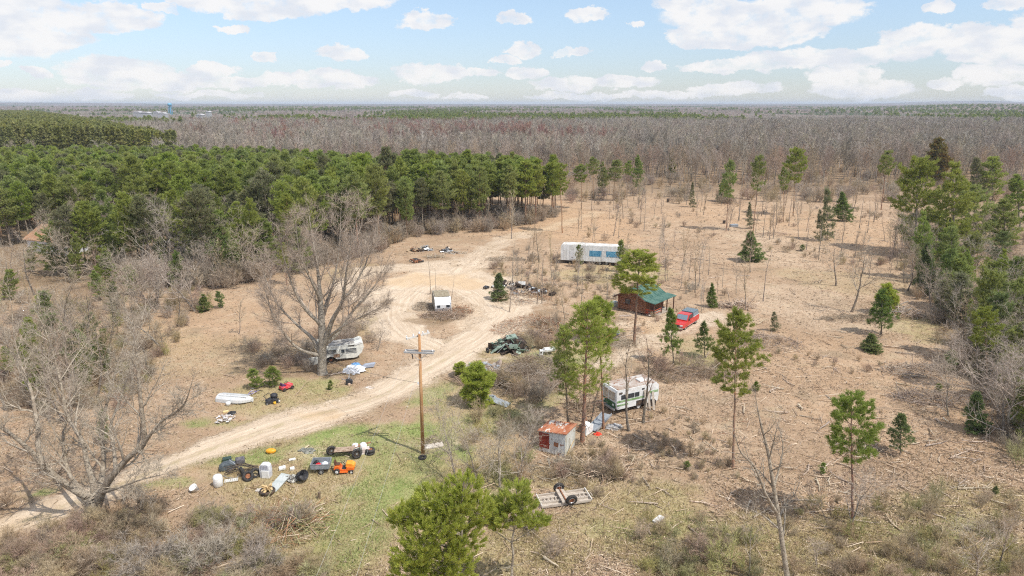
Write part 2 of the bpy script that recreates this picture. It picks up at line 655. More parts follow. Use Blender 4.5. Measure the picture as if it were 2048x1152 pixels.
ORANGE = [(1120, 430, 190, 40, .8), (860, 560, 140, 22, .9), (650, 830, 60, 12, .9), (1560, 440, 260, 60, .55), (1305, 650, 50, 18, 1.0), (1640, 760, 260, 160, .3), (60, 545, 60, 20, .8),
          (1960, 860, 30, 30, .6), (1650, 1010, 60, 40, .45), (430, 640, 160, 60, .4), (300, 960, 120, 30, .4), (60, 1050, 140, 30, .5), (1085, 655, 30, 16, .8), (990, 460, 120, 20, .6), (1800, 760, 120, 60, .3)]

STAND = [(-500, 640), (-100, 590), (60, 572), (230, 560), (330, 572), (430, 578), (520, 560), (590, 535), (660, 525), (720, 515), (790, 486), (850, 468), (910, 462), (1000, 458),
         (1060, 450), (1110, 432), (1130, 420), (1105, 408), (1000, 402), (900, 398), (800, 392), (700, 385), (600, 374), (450, 360), (-1500, 356)]
RIGHT = [(1790, 400), (1812, 470), (1822, 560), (1856, 600), (1890, 650), (1925, 740), (1965, 820), (2010, 870), (2075, 910), (2400, 950), (2900, 700), (2600, 400), (2000, 384)]


def world_poly(pxs):
    return [(G(a, b).x, G(a, b).y) for a, b in pxs]


def inside(x, y, poly):
    r = np.zeros(np.shape(x), bool)
    n = len(poly)
    for i in range(n):
        (x0, y0), (x1, y1) = poly[i], poly[(i + 1) % n]
        c = ((y0 > y) != (y1 > y)) & (x < (x1 - x0) * (y - y0) / ((y1 - y0) or 1e-9) + x0)
        r ^= c
    return r


STAND_W, RIGHT_W = world_poly(STAND), world_poly(RIGHT)


def axis(fine0, fine1, step, lo, hi, grow=1.12):
    a = list(np.arange(fine0, fine1 + 1e-6, step))
    s = step
    while a[-1] < hi:
        s *= grow
        a.append(a[-1] + s)
    s = step
    b = []
    c = a[0]
    while c > lo:
        s *= grow
        c -= s
        b.append(c)
    return np.array(b[::-1] + a)


def masks(X, Y):
    road = np.zeros(X.shape); lat = np.zeros(X.shape); along = np.zeros(X.shape); bestr = np.full(X.shape, 9.0)
    wob = (fbm(X, Y, 3.2, 5) - 0.5) * (3.0 + 3.5 * sstep(Y, 72, 90))
    for i, t in enumerate(TRACKS):
        d, l, a, hw = polydist(X, Y, t)
        rr = d / hw
        road = np.maximum(road, sstep(hw + wob - d, -1.8, 1.8) * (1.0, 1.0, .62, .72)[i])
        m = rr < bestr
        bestr = np.where(m, rr, bestr); lat = np.where(m, l, lat); along = np.where(m, a + i * 91, along)
    for t in SOFT:
        d, l, a, hw = polydist(X, Y, t)
        road = np.maximum(road, sstep(hw + wob - d, -0.6, 1.4) * 0.7)
    def acc(lst, s, ragged=0.6):
        m = np.zeros(X.shape)
        for k, b in enumerate(lst):
            m = np.maximum(m, blob(X, Y, *b, ragged=ragged, seed=s + k))
        return m
    green = acc(GREEN, 100, .8) * (0.55 + 0.45 * sstep(fbm(X, Y, 2.5, 40), .35, .62))
    dry = acc(DRY, 200, .7)
    duff = acc(DUFF, 300, .8)
    far = sstep(Y, 205, 250)
    duff = np.maximum(duff, far * 0.9)
    edge = (fbm(X, Y, 5, 60) - 0.5) * 10
    ins = inside(X + edge, Y + edge * .6, STAND_W)
    duff = np.maximum(duff, ins * 0.95)
    ins = inside(X + edge, Y + edge * .6, RIGHT_W)
    duff = np.maximum(duff, ins * 0.75)
    pale = np.maximum(acc(PALE, 400, .8), 0)
    orange = acc(ORANGE, 500, .8)
    # green grass and duff fade out across the track
    green = green * (1 - road)
    duff = duff * (1 - road)
    return road, green, dry, duff, orange, lat, pale, along


def ground_material():
    m = bpy.data.materials.new('ground_cover')
    m.use_nodes = True
    nt = m.node_tree
    b = nt.nodes['Principled BSDF']
    b.inputs['Roughness'].default_value = 0.95
    b.inputs['Specular IOR Level'].default_value = 0.1
    P = nd(nt, 'ShaderNodeNewGeometry').outputs['Position']
    A = nd(nt, 'ShaderNodeAttribute', attribute_name='cover_a')
    B = nd(nt, 'ShaderNodeAttribute', attribute_name='cover_b')
    sa = nd(nt, 'ShaderNodeSeparateColor'); nt.links.new(A.outputs['Color'], sa.inputs[0])
    sb = nd(nt, 'ShaderNodeSeparateColor'); nt.links.new(B.outputs['Color'], sb.inputs[0])
    road, green, dry, duff = sa.outputs[0], sa.outputs[1], sa.outputs[2], A.outputs['Alpha']
    orange, lat, pale, along = sb.outputs[0], sb.outputs[1], sb.outputs[2], B.outputs['Alpha']
    P2 = vmth(nt, 'MULTIPLY', P, (1, 1, 0))
    n_big = noise(nt, P2, 0.09, 5, 0.6)
    n_mid = noise(nt, P2, 0.7, 6, 0.65)
    n_fine = noise(nt, P2, 5.5, 6, 0.75)
    n_vf = noise(nt, vmth(nt, 'ADD', P2, (17, 5, 0)), 13.0, 4, 0.8)
    n_pat = noise(nt, vmth(nt, 'ADD', P2, (77, 31, 0)), 0.16, 5, 0.62)
    n_chip = noise(nt, vmth(nt, 'ADD', P2, (3, 51, 0)), 2.6, 7, 0.8, 0.6)
    # litter: pinkish tan wood chips with pale and dark flecks
    lit = mixc(nt, smooth(nt, n_mid, .35, .65), (0.395, 0.27, 0.175), (0.455, 0.345, 0.24))
    lit = mixc(nt, smooth(nt, n_big, .40, .62), lit, (0.35, 0.245, 0.16))
    lit = mixc(nt, mth(nt, 'MULTIPLY', orange, 0.8), lit, (0.49, 0.325, 0.195))
    lit = mixc(nt, smooth(nt, n_fine, .56, .68), lit, (0.58, 0.46, 0.34))
    lit = mixc(nt, smooth(nt, n_fine, .44, .33), lit, (0.20, 0.13, 0.085))
    lit = mixc(nt, smooth(nt, n_chip, .60, .68, 0, .6), lit, (0.52, 0.42, 0.31))
    lit = mixc(nt, smooth(nt, n_chip, .42, .34, 0, .7), lit, (0.22, 0.16, 0.095))
    lit = mixc(nt, smooth(nt, n_pat, .56, .68, 0, .75), lit, (0.30, 0.225, 0.15))
    lit = mixc(nt, smooth(nt, n_pat, .42, .32, 0, .4), lit, (0.44, 0.36, 0.24))
    # dry grass
    dg = mixc(nt, smooth(nt, n_mid, .35, .65), (0.42, 0.335, 0.19), (0.35, 0.30, 0.155))
    dg = mixc(nt, smooth(nt, n_fine, .52, .68), dg, (0.54, 0.45, 0.29))
    dg = mixc(nt, smooth(nt, n_fine, .45, .34), dg, (0.22, 0.17, 0.085))
    c = mixc(nt, mth(nt, 'MULTIPLY', dry, smooth(nt, n_mid, .30, .52, .35, 1.0)), lit, dg)
    # green grass
    gg = mixc(nt, smooth(nt, n_mid, .38, .62), (0.30, 0.335, 0.125), (0.19, 0.27, 0.07))
    gg = mixc(nt, smooth(nt, n_fine, .50, .68), gg, (0.40, 0.40, 0.19))
    gg = mixc(nt, smooth(nt, n_fine, .46, .34), gg, (0.14, 0.17, 0.055))
    c = mixc(nt, mth(nt, 'MULTIPLY', green, smooth(nt, n_chip, .28, .5, .4, 1.0)), c, gg)
    # forest duff
    df = mixc(nt, smooth(nt, n_mid, .35, .65), (0.21, 0.14, 0.085), (0.27, 0.20, 0.13))
    df = mixc(nt, smooth(nt, n_fine, .52, .68), df, (0.36, 0.28, 0.20))
    df = mixc(nt, smooth(nt, n_fine, .45, .34), df, (0.12, 0.085, 0.05))
    c = mixc(nt, duff, c, df)
    # pale bare soil
    sp = mth(nt, 'MULTIPLY', pale, smooth(nt, n_chip, .36, .58))
    c = mixc(nt, sp, c, (0.60, 0.49, 0.365))
    # track: ruts follow it
    cm = nd(nt, 'ShaderNodeCombineXYZ')
    nt.links.new(mth(nt, 'ADD', mth(nt, 'MULTIPLY', lat, 2.4), mth(nt, 'MULTIPLY', n_mid, 2.5)), cm.inputs[0])
    nt.links.new(mth(nt, 'MULTIPLY', along, 0.10), cm.inputs[1])
    rut = noise(nt, cm.outputs[0], 1.0, 5, 0.7)
    sand = mixc(nt, smooth(nt, rut, .30, .70), (0.48, 0.375, 0.27), (0.66, 0.55, 0.425))
    sand = mixc(nt, mth(nt, 'MULTIPLY', orange, 0.7), sand, (0.56, 0.40, 0.24))
    sand = mixc(nt, smooth(nt, n_fine, .44, .32), sand, (0.40, 0.295, 0.19))
    sand = mixc(nt, smooth(nt, n_mid, .62, .75, 0, .5), sand, (0.42, 0.34, 0.21))
    # two wheel lines are barer than the strip between them
    wheel = smooth(nt, mth(nt, 'ABSOLUTE', mth(nt, 'SUBTRACT', mth(nt, 'ABSOLUTE', lat), 0.85)), 0.55, 0.15)
    yy = nd(nt, 'ShaderNodeSeparateXYZ'); nt.links.new(P, yy.inputs[0])
    wheel = mth(nt, 'MULTIPLY', wheel, smooth(nt, yy.outputs[1], 84, 70))
    strip = mth(nt, 'MULTIPLY', smooth(nt, mth(nt, 'ABSOLUTE', lat), 0.55, 0.1), smooth(nt, n_mid, .42, .6, 0.1, .55))
    sand = mixc(nt, mth(nt, 'MULTIPLY', wheel, .28), sand, (0.70, 0.58, 0.44))
    strip = mth(nt, 'MULTIPLY', strip, smooth(nt, yy.outputs[1], 84, 70))
    sand = mixc(nt, strip, sand, (0.38, 0.32, 0.18))
    sand = mixc(nt, smooth(nt, n_pat, .54, .66, 0, .55), sand, (0.44, 0.33, 0.22))
    rmask = smooth(nt, mth(nt, 'ADD', road, mth(nt, 'MULTIPLY', mth(nt, 'SUBTRACT', n_chip, .5), 1.6)), 0.22, 0.80)
    c = mixc(nt, rmask, c, sand)
    c = mixc(nt, smooth(nt, n_vf, .60, .72, 0, .4), c, (0.66, 0.56, 0.44))
    c = mixc(nt, smooth(nt, n_vf, .40, .30, 0, .55), c, (0.13, 0.095, 0.055))
    nt.links.new(c, b.inputs['Base Color'])
    bp = nd(nt, 'ShaderNodeBump')
    bp.inputs['Strength'].default_value = 0.8
    bp.inputs['Distance'].default_value = 0.12
    hsum = mth(nt, 'ADD', n_fine, mth(nt, 'MULTIPLY', n_mid, 1.5))
    hsum = mth(nt, 'ADD', hsum, mth(nt, 'MULTIPLY', mth(nt, 'MULTIPLY', rut, rmask), 1.2))
    nt.links.new(hsum, bp.inputs['Height'])
    nt.links.new(bp.outputs[0], b.inputs['Normal'])
    return m


GROUND_MAT = ground_material()


def build_ground():
    xs = axis(-75, 110, 0.55, -14000, 14000, 1.10)
    ys = axis(24, 175, 0.55, -600, 14000, 1.07)
    X, Y = np.meshgrid(xs, ys)
    road, green, dry, duff, orange, lat, pale, along = masks(X, Y)
    fade = 1 - sstep(np.hypot(X, Y), 260, 500)
    rough = (fbm(X, Y, 1.6, 80, 3) - .5) * 0.16 * (1 - road * .7) + (vnoise(X, Y, 0.9, 90) - .5) * 0.08
    Z = gh(X, Y) * fade + rough * fade
    nx, ny = len(xs), len(ys)
    V = np.stack([X, Y, Z], -1).reshape(-1, 3)
    A = np.stack([road, green, dry, duff], -1).reshape(-1, 4)
    Bm = np.stack([orange, lat, pale, along], -1).reshape(-1, 4)
    i, j = np.meshgrid(np.arange(nx - 1), np.arange(ny - 1))
    k = (j * nx + i).ravel()
    F = np.stack([k, k + 1, k + nx + 1, k + nx], -1)
    me = mesh_np('ground', V, [F], GROUND_MAT, smooth_shade=True, attrs={'cover_a': A, 'cover_b': Bm})
    tag(link('ground', me), kind='structure')
    # the dirt track as its own sheet, a few mm above
    rd = A[:, 0]
    sel = (rd[F].max(axis=1) > 0.30)
    Fr = F[sel]
    used = np.unique(Fr)
    remap = np.full(len(V), -1); remap[used] = np.arange(len(used))
    V2 = V[used].copy(); V2[:, 2] += 0.012
    me = mesh_np('dirt_track', V2, [remap[Fr]], GROUND_MAT, smooth_shade=True, attrs={'cover_a': A[used], 'cover_b': Bm[used]})
    tag(link('dirt_track', me), kind='structure')


build_ground()
# ================================================================ trees
RND = random.Random(11)

BARK_GREY = matl('bark_grey', (0.24, 0.195, 0.155), .95, col2=(0.36, 0.31, 0.255), scale=3, col3=(0.13, 0.11, 0.09), scale3=9, bump=.6, rnd=.35)
BARK_DARK = matl('bark_dark', (0.13, 0.105, 0.085), .95, col2=(0.22, 0.19, 0.155), scale=3, bump=.6, rnd=.3)
BARK_PINE = matl('bark_pine', (0.36, 0.20, 0.115), .95, col2=(0.24, 0.17, 0.125), scale=2.2, col3=(0.15, 0.12, 0.10), scale3=6, bump=.5, rnd=.3)
BARK_PINE_GREY = matl('bark_pine_grey', (0.22, 0.18, 0.145), .95, col2=(0.32, 0.27, 0.22), scale=3, rnd=.3)
TWIG = matl('twig_brown', (0.29, 0.215, 0.155), .95, rnd=.4, rnd_island=(0.45, 0.36, 0.28))
TWIG_GREY = matl('twig_grey', (0.31, 0.26, 0.205), .95, rnd=.3, rnd_island=(0.48, 0.415, 0.345))
TWIG_RED = matl('twig_reddish', (0.27, 0.165, 0.13), .95, rnd=.4, rnd_island=(0.36, 0.22, 0.18))
TWIG_PALE = matl('twig_pale', (0.42, 0.38, 0.33), .95, rnd=.2, rnd_island=(0.52, 0.48, 0.43))
BRUSH = matl('brush_twig', (0.34, 0.26, 0.16), .95, rnd=.3, rnd_island=(0.52, 0.42, 0.29))
BRUSH_OLIVE = matl('brush_budding', (0.26, 0.25, 0.10), .95, rnd=.4, rnd_island=(0.44, 0.40, 0.20))
FAR_TWIG = matl('far_twig', (0.265, 0.232, 0.188), .95, col2=(0.365, 0.325, 0.27), scale=.3, rnd=.5, loc=((1.20, 1.18, 1.18), .022))
NEEDLE = matl('pine_needles', (0.225, 0.275, 0.068), .75, col2=(0.345, 0.385, 0.095), scale=.9, lo=.40, hi=.62, col3=(0.39, 0.43, 0.15), scale3=2.2, lo3=.52, hi3=.68,
              rnd=.24, trans=.5, rnd_island=(0.37, 0.405, 0.115), loc=((.95, 1.0, .95), .05))
NEEDLE_FG = matl('pine_needles_bright', (0.30, 0.37, 0.06), .75, col2=(0.44, 0.50, 0.09), scale=1.2, col3=(0.42, 0.42, 0.11), scale3=2.5, lo3=.50, hi3=.66,
                 rnd=.06, trans=.5, rnd_island=(0.48, 0.52, 0.12))
NEEDLE_DARK = matl('plantation_needles', (0.22, 0.235, 0.075), .8, col2=(0.34, 0.34, 0.11), scale=.5, col3=(0.28, 0.275, 0.10), scale3=1.2, lo3=.5, hi3=.64, rnd=.25, trans=.3)
NEEDLE_SPRUCE = matl('spruce_needles', (0.14, 0.19, 0.055), .8, col2=(0.22, 0.28, 0.08), scale=1.5, rnd=.3, trans=.4, rnd_island=(0.19, 0.24, 0.08))
NEEDLE_DULL = matl('dull_needles', (0.22, 0.25, 0.11), .85, col2=(0.30, 0.32, 0.16), scale=.8, rnd=.25, trans=.45, rnd_island=(0.24, 0.21, 0.13))
NEEDLE_RUST = matl('rusty_needles', (0.20, 0.19, 0.06), .85, col2=(0.30, 0.22, 0.08), scale=.8, rnd=.2, trans=.15)
NEEDLE_YOUNG = matl('young_needles', (0.17, 0.23, 0.06), .8, col2=(0.24, 0.29, 0.09), scale=1.2, rnd=.3, trans=.2)


def unit_rand(n, rs):
    v = rs.normal(size=(n, 3))
    return v / np.linalg.norm(v, axis=1, keepdims=True)


def vrand(rng):
    return Vector((rng.gauss(0, 1), rng.gauss(0, 1), rng.gauss(0, 1)))


def grow(rng, p, d, L, r, lev, maxlev, out, tips, kids=(6, 6, 5, 4), spread=0.75, up=0.10, wob=0.13, taper=0.25, start=0.25, ratio=0.55, minr=0.006, step=None):
    """a branch and everything it carries, appended to out as (p, q, r0, r1, level)"""
    n = max(2, min(7, int(L / 0.5) + 1)) if step is None else step
    h = L / n
    d = d.normalized()
    pts = [(p.copy(), d.copy(), r)]
    for i in range(n):
        d = (d + vrand(rng) * wob + Vector((0, 0, up))).normalized()
        q = p + d * h
        r0 = r * (1 - (1 - taper) * i / n)
        r1 = r * (1 - (1 - taper) * (i + 1) / n)
        out.append((p.copy(), q.copy(), max(r0, minr), max(r1, minr), lev))
        p = q
        pts.append((p.copy(), d.copy(), r1))
    tips.append((p.copy(), d.copy(), L))
    if lev >= maxlev:
        return
    k = kids[min(lev, len(kids) - 1)]
    ph = rng.random() * 6.28
    for i in range(k):
        f = start + (1 - start) * (i + rng.random()) / k
        f = min(f, 0.999)
        a = f * n
        j = int(a)
        t = a - j
        b = pts[j][0].lerp(pts[j + 1][0], t)
        bd = pts[j + 1][1]
        rr = pts[j][2] + (pts[j + 1][2] - pts[j][2]) * t
        ph += 2.4 + rng.random()
        side = bd.orthogonal().normalized()
        side = Matrix.Rotation(ph, 3, bd) @ side
        ang = spread * (0.7 + 0.6 * rng.random())
        nd_ = (bd * math.cos(ang) + side * math.sin(ang)).normalized()
        nl = L * ratio * (1.15 - 0.6 * f) * (0.75 + 0.5 * rng.random())
        if nl < 0.15:
            continue
        grow(rng, b, nd_, nl, min(rr * 0.62, r * 0.55), lev + 1, maxlev, out, tips, kids, spread, up, wob, taper, 0.12, ratio, minr)


def sprays(tips, rs, per=5, length=(0.35, 0.8), width=0.022, cone=0.8):
    """the finest twigs: one thin triangle each, fanning out of the ends of the branches"""
    P = np.array([tuple(t[0]) for t in tips]); D = np.array([tuple(t[1]) for t in tips])
    L = np.array([t[2] for t in tips])
    m = len(P)
    P = np.repeat(P, per, 0); D = np.repeat(D, per, 0); L = np.repeat(L, per)
    back = rs.rand(m * per, 1) * L[:, None] * 0.7
    base = P - D * back
    dr = D + unit_rand(m * per, rs) * cone
    dr /= np.linalg.norm(dr, axis=1, keepdims=True)
    ln = (length[0] + (length[1] - length[0]) * rs.rand(m * per, 1))
    side = np.cross(dr, unit_rand(m * per, rs))
    side /= np.linalg.norm(side, axis=1, keepdims=True)
    V = np.stack([base - side * width / 2, base + side * width / 2, base + dr * ln], 1).reshape(-1, 3)
    T = np.arange(m * per * 3).reshape(-1, 3)
    return V, T


def bare_tree_meshes(name, seed, h, r=None, levels=3, kids=(9, 6, 5), spread=.7, up=.06, twigw=.02, per=4, twigl=(0.3, 0.8), start=.3, ratio=.5, bark=BARK_GREY, twig=TWIG, wob=.09, minr=.008, lean=0.08, joined=False):
    """(trunk mesh, crown mesh) of a leafless tree of height h"""
    rng = random.Random(seed)
    rs = np.random.RandomState(seed)
    segs, tips = [], []
    r = r or h * 0.011
    d = Vector((rng.gauss(0, lean), rng.gauss(0, lean), 1))
    grow(rng, Vector((0, 0, -0.1)), d, h * 0.86, r, 0, levels, segs, tips, kids, spread, up, wob, 0.12, start, ratio, minr, step=9)
    tr = [s for s in segs if s[4] == 0]
    # root flare
    tr[0] = (tr[0][0], tr[0][1], r * 1.35, tr[0][3], 0)
    cr = [s for s in segs if s[4] > 0]
    V, T = sprays(tips, rs, per, twigl, twigw)
    if joined:
        return seg_mesh(name, tr + cr, twig, (5, 4, 3, 3), blades=(V, T))
    return seg_mesh(name + '_trunk', tr, bark, (9,)), seg_mesh(name + '_crown', cr, twig, (6, 5, 4, 3, 3), blades=(V, T))


def limbs_tree_meshes(name, seed, limbs, levels=3, kids=(10, 7, 5), bark=BARK_GREY, twig=TWIG_GREY, per=5, twigw=.02, minr=.01, ratio=.36, spread=.75, up=.10, start=.22, twigl=(.3, .8)):
    """leafless tree whose main limbs follow given 3-D polylines [(point, radius), ...]"""
    rng = random.Random(seed)
    rs = np.random.RandomState(seed)
    tr, cr, tips = [], [], []
    for lb in limbs:
        pts = smooth_line([tuple(p) + (rr,) for p, rr in lb], 4)
        pts = [(Vector(q[:3]), q[3]) for q in pts]
        tot = sum((b[0] - a[0]).length for a, b in zip(pts[:-1], pts[1:]))
        run = 0
        phs = rng.random() * 6
        nxt = tot * start
        gap = tot * (1 - start) / kids[0]
        for (a, ra), (b, rb) in zip(pts[:-1], pts[1:]):
            jit = vrand(rng) * 0.02
            tr.append((a, b, ra, rb, 0))
            l = (b - a).length
            while nxt < run + l:
                t = (nxt - run) / l
                p = a.lerp(b, t)
                rr = ra + (rb - ra) * t
                bd = (b - a).normalized()
                phs += 2.4 + rng.random() * .8
                side = Matrix.Rotation(phs, 3, bd) @ bd.orthogonal().normalized()
                ang = spread * (.7 + .6 * rng.random())
                dd = (bd * math.cos(ang) + side * math.sin(ang)).normalized()
                f = nxt / tot
                grow(rng, p, dd, tot * ratio * (1.15 - .65 * f) * (.6 + .7 * rng.random()), rr * .5, 1, levels, cr, tips, (0,) + kids[1:], spread, up, .13, .2, .15, .5, minr)
                nxt += gap * (.7 + .6 * rng.random())
            run += l
        tips.append((pts[-1][0], (pts[-1][0] - pts[-2][0]).normalized(), tot * .12))
        grow(rng, pts[-1][0], (pts[-1][0] - pts[-2][0]), tot * .14, pts[-1][1], 2, levels, cr, tips, (0,) + kids[1:], spread, up, .13, .2, .1, .5, minr)
    V, T = sprays(tips, rs, per, twigl, twigw)
    return seg_mesh(name + '_trunk', tr, bark, (10,)), seg_mesh(name + '_crown', cr, twig, (6, 5, 4, 3, 3), blades=(V, T))


def tufts(C, D, rs, per, l, w, cone=0.9, upb=0.35):
    """needle tufts: thin triangles radiating from each centre"""
    m = len(C)
    C = np.repeat(np.asarray(C, float), per, 0); D = np.repeat(np.asarray(D, float), per, 0)
    n = m * per
    d = D + unit_rand(n, rs) * cone + np.array([[0, 0, upb]])
    d /= np.linalg.norm(d, axis=1, keepdims=True)
    C = C + unit_rand(n, rs) * (l * 0.25)
    ln = l * (0.65 + 0.7 * rs.rand(n, 1))
    side = np.cross(d, unit_rand(n, rs))
    side /= np.linalg.norm(side, axis=1, keepdims=True)
    ww = w * (0.7 + 0.6 * rs.rand(n, 1))
    V = np.stack([C - d * ln * .15, C + d * ln * .45 - side * ww / 2, C + d * ln, C + d * ln * .45 + side * ww / 2], 1).reshape(-1, 3)
    Q = np.arange(n * 4).reshape(-1, 4)
    return V, Q


def conifer_meshes(name, seed, h, cb=0.4, rad=0.2, shape='pine', whorl=0.5, nb=5, per=7, tl=0.42, tw=0.16, side=3, needle=NEEDLE, bark=BARK_PINE, trunk_r=None, dead=6,
                   lean=0.03, gap=0.1, tuftstep=0.38, onesided=None, joined=False, crook=.03, bushy=1.0, inner=.28):
    """(trunk mesh with bare boughs, crown mesh of needle tufts). cb: crown base as share of h, rad: crown radius as share of h"""
    rng = random.Random(seed)
    rs = np.random.RandomState(seed)
    segs = []
    r0 = trunk_r or (0.012 * h + 0.03)
    n = 9
    lx, ly = rng.gauss(0, lean), rng.gauss(0, lean)
    tp = [Vector((0, 0, -0.15))]
    for i in range(1, n + 1):
        f = i / n
        tp.append(Vector((lx * h * f + rng.gauss(0, crook) * (1 - f * .5), ly * h * f + rng.gauss(0, crook) * (1 - f * .5), h * f * .985)))
    for i in range(n):
        segs.append((tp[i], tp[i + 1], r0 * (1.25 if i == 0 else 1 - i / n * .85), r0 * (1 - (i + 1) / n * .85), 0))

    def tpt(z):
        f = max(0, min(.999, z / (h * .985))) * n
        j = int(f)
        return tp[j].lerp(tp[j + 1], f - j)
    C, D = [], []
    z = h * cb
    ph = rng.random() * 6
    R = rad * h
    while z < h * 0.985:
        f = (z / h - cb) / (1 - cb)
        if shape == 'pine':
            prof = (0.55 + 0.45 * math.sin(min(1, f * 1.9) * math.pi / 2)) * (1 - f ** 2.2) ** 0.8 + 0.06
            el = 0.15 + 0.75 * f
        elif shape == 'flat':
            prof = min(1, .7 + f) * (1 - f ** 4) ** .6 + .06
            el = 0.1 + .8 * f
        else:
            prof = (1 - f) ** 0.85 * (0.75 + .25 * min(1, f * 6)) + 0.03
            el = -0.12 + 0.75 * f
        k = nb if f < .85 else max(3, nb - 1)
        for b in range(k):
            if rng.random() < gap:
                continue
            ph += 6.283 / k * (0.8 + .4 * rng.random())
            L = R * prof * (0.45 + 0.80 * rng.random())
            if onesided is not None:
                L *= 1 + 0.45 * math.cos(ph - onesided)
            e = el + rng.gauss(0, .12)
            L = min(L, max(.25, (h - z)) / max(math.sin(e + .25), .12) + .1)
            p = tpt(z + rng.uniform(-.15, .15))
            d = Vector((math.cos(ph) * math.cos(e), math.sin(ph) * math.cos(e), math.sin(e)))
            m = 3
            q = p
            dd = d.copy()
            pts = [q]
            for s in range(m):
                dd = (dd + Vector((0, 0, .10 if shape != 'spruce' else .02)) + vrand(rng) * .06).normalized()
                q2 = q + dd * (L / m)
                segs.append((q, q2, r0 * .22 * (1 - s / m * .7), r0 * .22 * (1 - (s + 1) / m * .7), 1))
                q = q2
                pts.append(q)
            # tufts along outer part, with side shoots
            nt_ = max(2, int(L / tuftstep))
            for s in range(nt_):
                g = inner + (1 - inner) * (s + rng.random()) / nt_
                a = g * m
                j = min(m - 1, int(a))
                c = pts[j].lerp(pts[j + 1], a - j)
                C.append(c); D.append(dd)
                wside = L * 0.42 * bushy * (1.15 - abs(g - .55))
                for q_ in range(side):
                    sg = 1 if q_ % 2 == 0 else -1
                    sd_ = Vector((-dd.y, dd.x, 0)).normalized() * sg
                    off = wside * (0.35 + .65 * rng.random())
                    c2 = c + sd_ * off + dd * off * .45 + Vector((0, 0, rng.gauss(0.02, .10) * (1 + L * .2)))
                    C.append(c2); D.append((dd + sd_ * .8).normalized())
            C.append(q); D.append(dd)
        z += whorl * (0.75 + .5 * rng.random())
    top = tpt(h)
    for i in range(3):
        C.append(top + Vector((0, 0, -.25 * i))); D.append(Vector((0, 0, 1)))
    # dead stubs below the crown
    for i in range(dead):
        z = h * cb * (0.35 + .63 * rng.random())
        a = rng.random() * 6.28
        p = tpt(z)
        d = Vector((math.cos(a), math.sin(a), rng.uniform(-.15, .3)))
        L = R * rng.uniform(.25, .75)
        mid = p + d * L * .5
        segs.append((p, mid, r0 * .13, r0 * .09, 1))
        e = mid + (d + vrand(rng) * .25) * L * .5
        segs.append((mid, e, r0 * .09, .008, 1))
        for s in range(2):
            segs.append((mid, mid + (d + vrand(rng) * .6).normalized() * L * .35, .012, .006, 1))
    V, Q = tufts([tuple(c) for c in C], [tuple(d) for d in D], rs, per, tl, tw, upb=.35 if shape != 'spruce' else .05)
    if joined:
        Vt, Ft = [], []
        me = seg_mesh(name, segs, [bark, needle], (5, 3), blades=(V, Q))
        nseg = len(me.polygons) - len(Q)
        mi = np.zeros(len(me.polygons), np.int32); mi[nseg:] = 1
        me.polygons.foreach_set('material_index', mi)
        return me
    tm = seg_mesh(name + '_trunk', segs, bark, (8, 4))
    cm = mesh_np(name + '_crown', V, [Q], needle)
    return tm, cm


def place_tree(name, meshes, label, cat, p, s=1.0, rz=0.0, group=None, sz=None, parts=('trunk', 'crown')):
    """a tree as an empty at its foot with trunk and crown"""
    t = thing(name, label, cat, (p.x, p.y, p.z), rz, group)
    t.scale = (s, s, sz or s)
    for nm, me in zip(parts, meshes):
        link(nm, me, t)
    return t


STUFF_COL = {}


def scatter(name, label, cat, protos, P, S, RZ, idx, SZ=None):
    """one object that carries many instances (geometry nodes)"""
    c = bpy.data.collections.new(name + '_kinds')
    for i, me in enumerate(protos):
        o = bpy.data.objects.new('kind_%02d' % i, me)
        c.objects.link(o)
    STUFF_COL[name] = c
    me = bpy.data.meshes.new(name)
    n = len(P)
    me.vertices.add(n)
    me.vertices.foreach_set('co', np.asarray(P, np.float32).ravel())
    a = me.attributes.new('size', 'FLOAT_VECTOR', 'POINT')
    SZ = S if SZ is None else SZ
    a.data.foreach_set('vector', np.stack([S, S, SZ], 1).astype(np.float32).ravel())
    a = me.attributes.new('turn', 'FLOAT_VECTOR', 'POINT')
    a.data.foreach_set('vector', np.stack([np.zeros(n), np.zeros(n), RZ], 1).astype(np.float32).ravel())
    a = me.attributes.new('which', 'INT', 'POINT')
    a.data.foreach_set('value', np.asarray(idx, np.int32))
    o = link(name, me)
    tag(o, label, cat, kind='stuff')
    ng = bpy.data.node_groups.new(name, 'GeometryNodeTree')
    ng.interface.new_socket('Geometry', in_out='INPUT', socket_type='NodeSocketGeometry')
    ng.interface.new_socket('Geometry', in_out='OUTPUT', socket_type='NodeSocketGeometry')
    gi = ng.nodes.new('NodeGroupInput'); go = ng.nodes.new('NodeGroupOutput')
    ip = ng.nodes.new('GeometryNodeInstanceOnPoints')
    ci = ng.nodes.new('GeometryNodeCollectionInfo')
    ci.inputs['Collection'].default_value = c
    ci.inputs['Separate Children'].default_value = True
    ci.inputs['Reset Children'].default_value = True
    ip.inputs['Pick Instance'].default_value = True

    def attr(nm, typ):
        x = ng.nodes.new('GeometryNodeInputNamedAttribute')
        x.data_type = typ
        x.inputs['Name'].default_value = nm
        return [s for s in x.outputs if s.enabled and s.name == 'Attribute'][0]
    ng.links.new(gi.outputs[0], ip.inputs['Points'])
    ng.links.new(ci.outputs[0], ip.inputs['Instance'])
    ng.links.new(attr('which', 'INT'), ip.inputs['Instance Index'])
    ng.links.new(attr('turn', 'FLOAT_VECTOR'), ip.inputs['Rotation'])
    ng.links.new(attr('size', 'FLOAT_VECTOR'), ip.inputs['Scale'])
    ng.links.new(ip.outputs[0], go.inputs[0])
    md = o.modifiers.new('scatter', 'NODES')
    md.node_group = ng
    return o


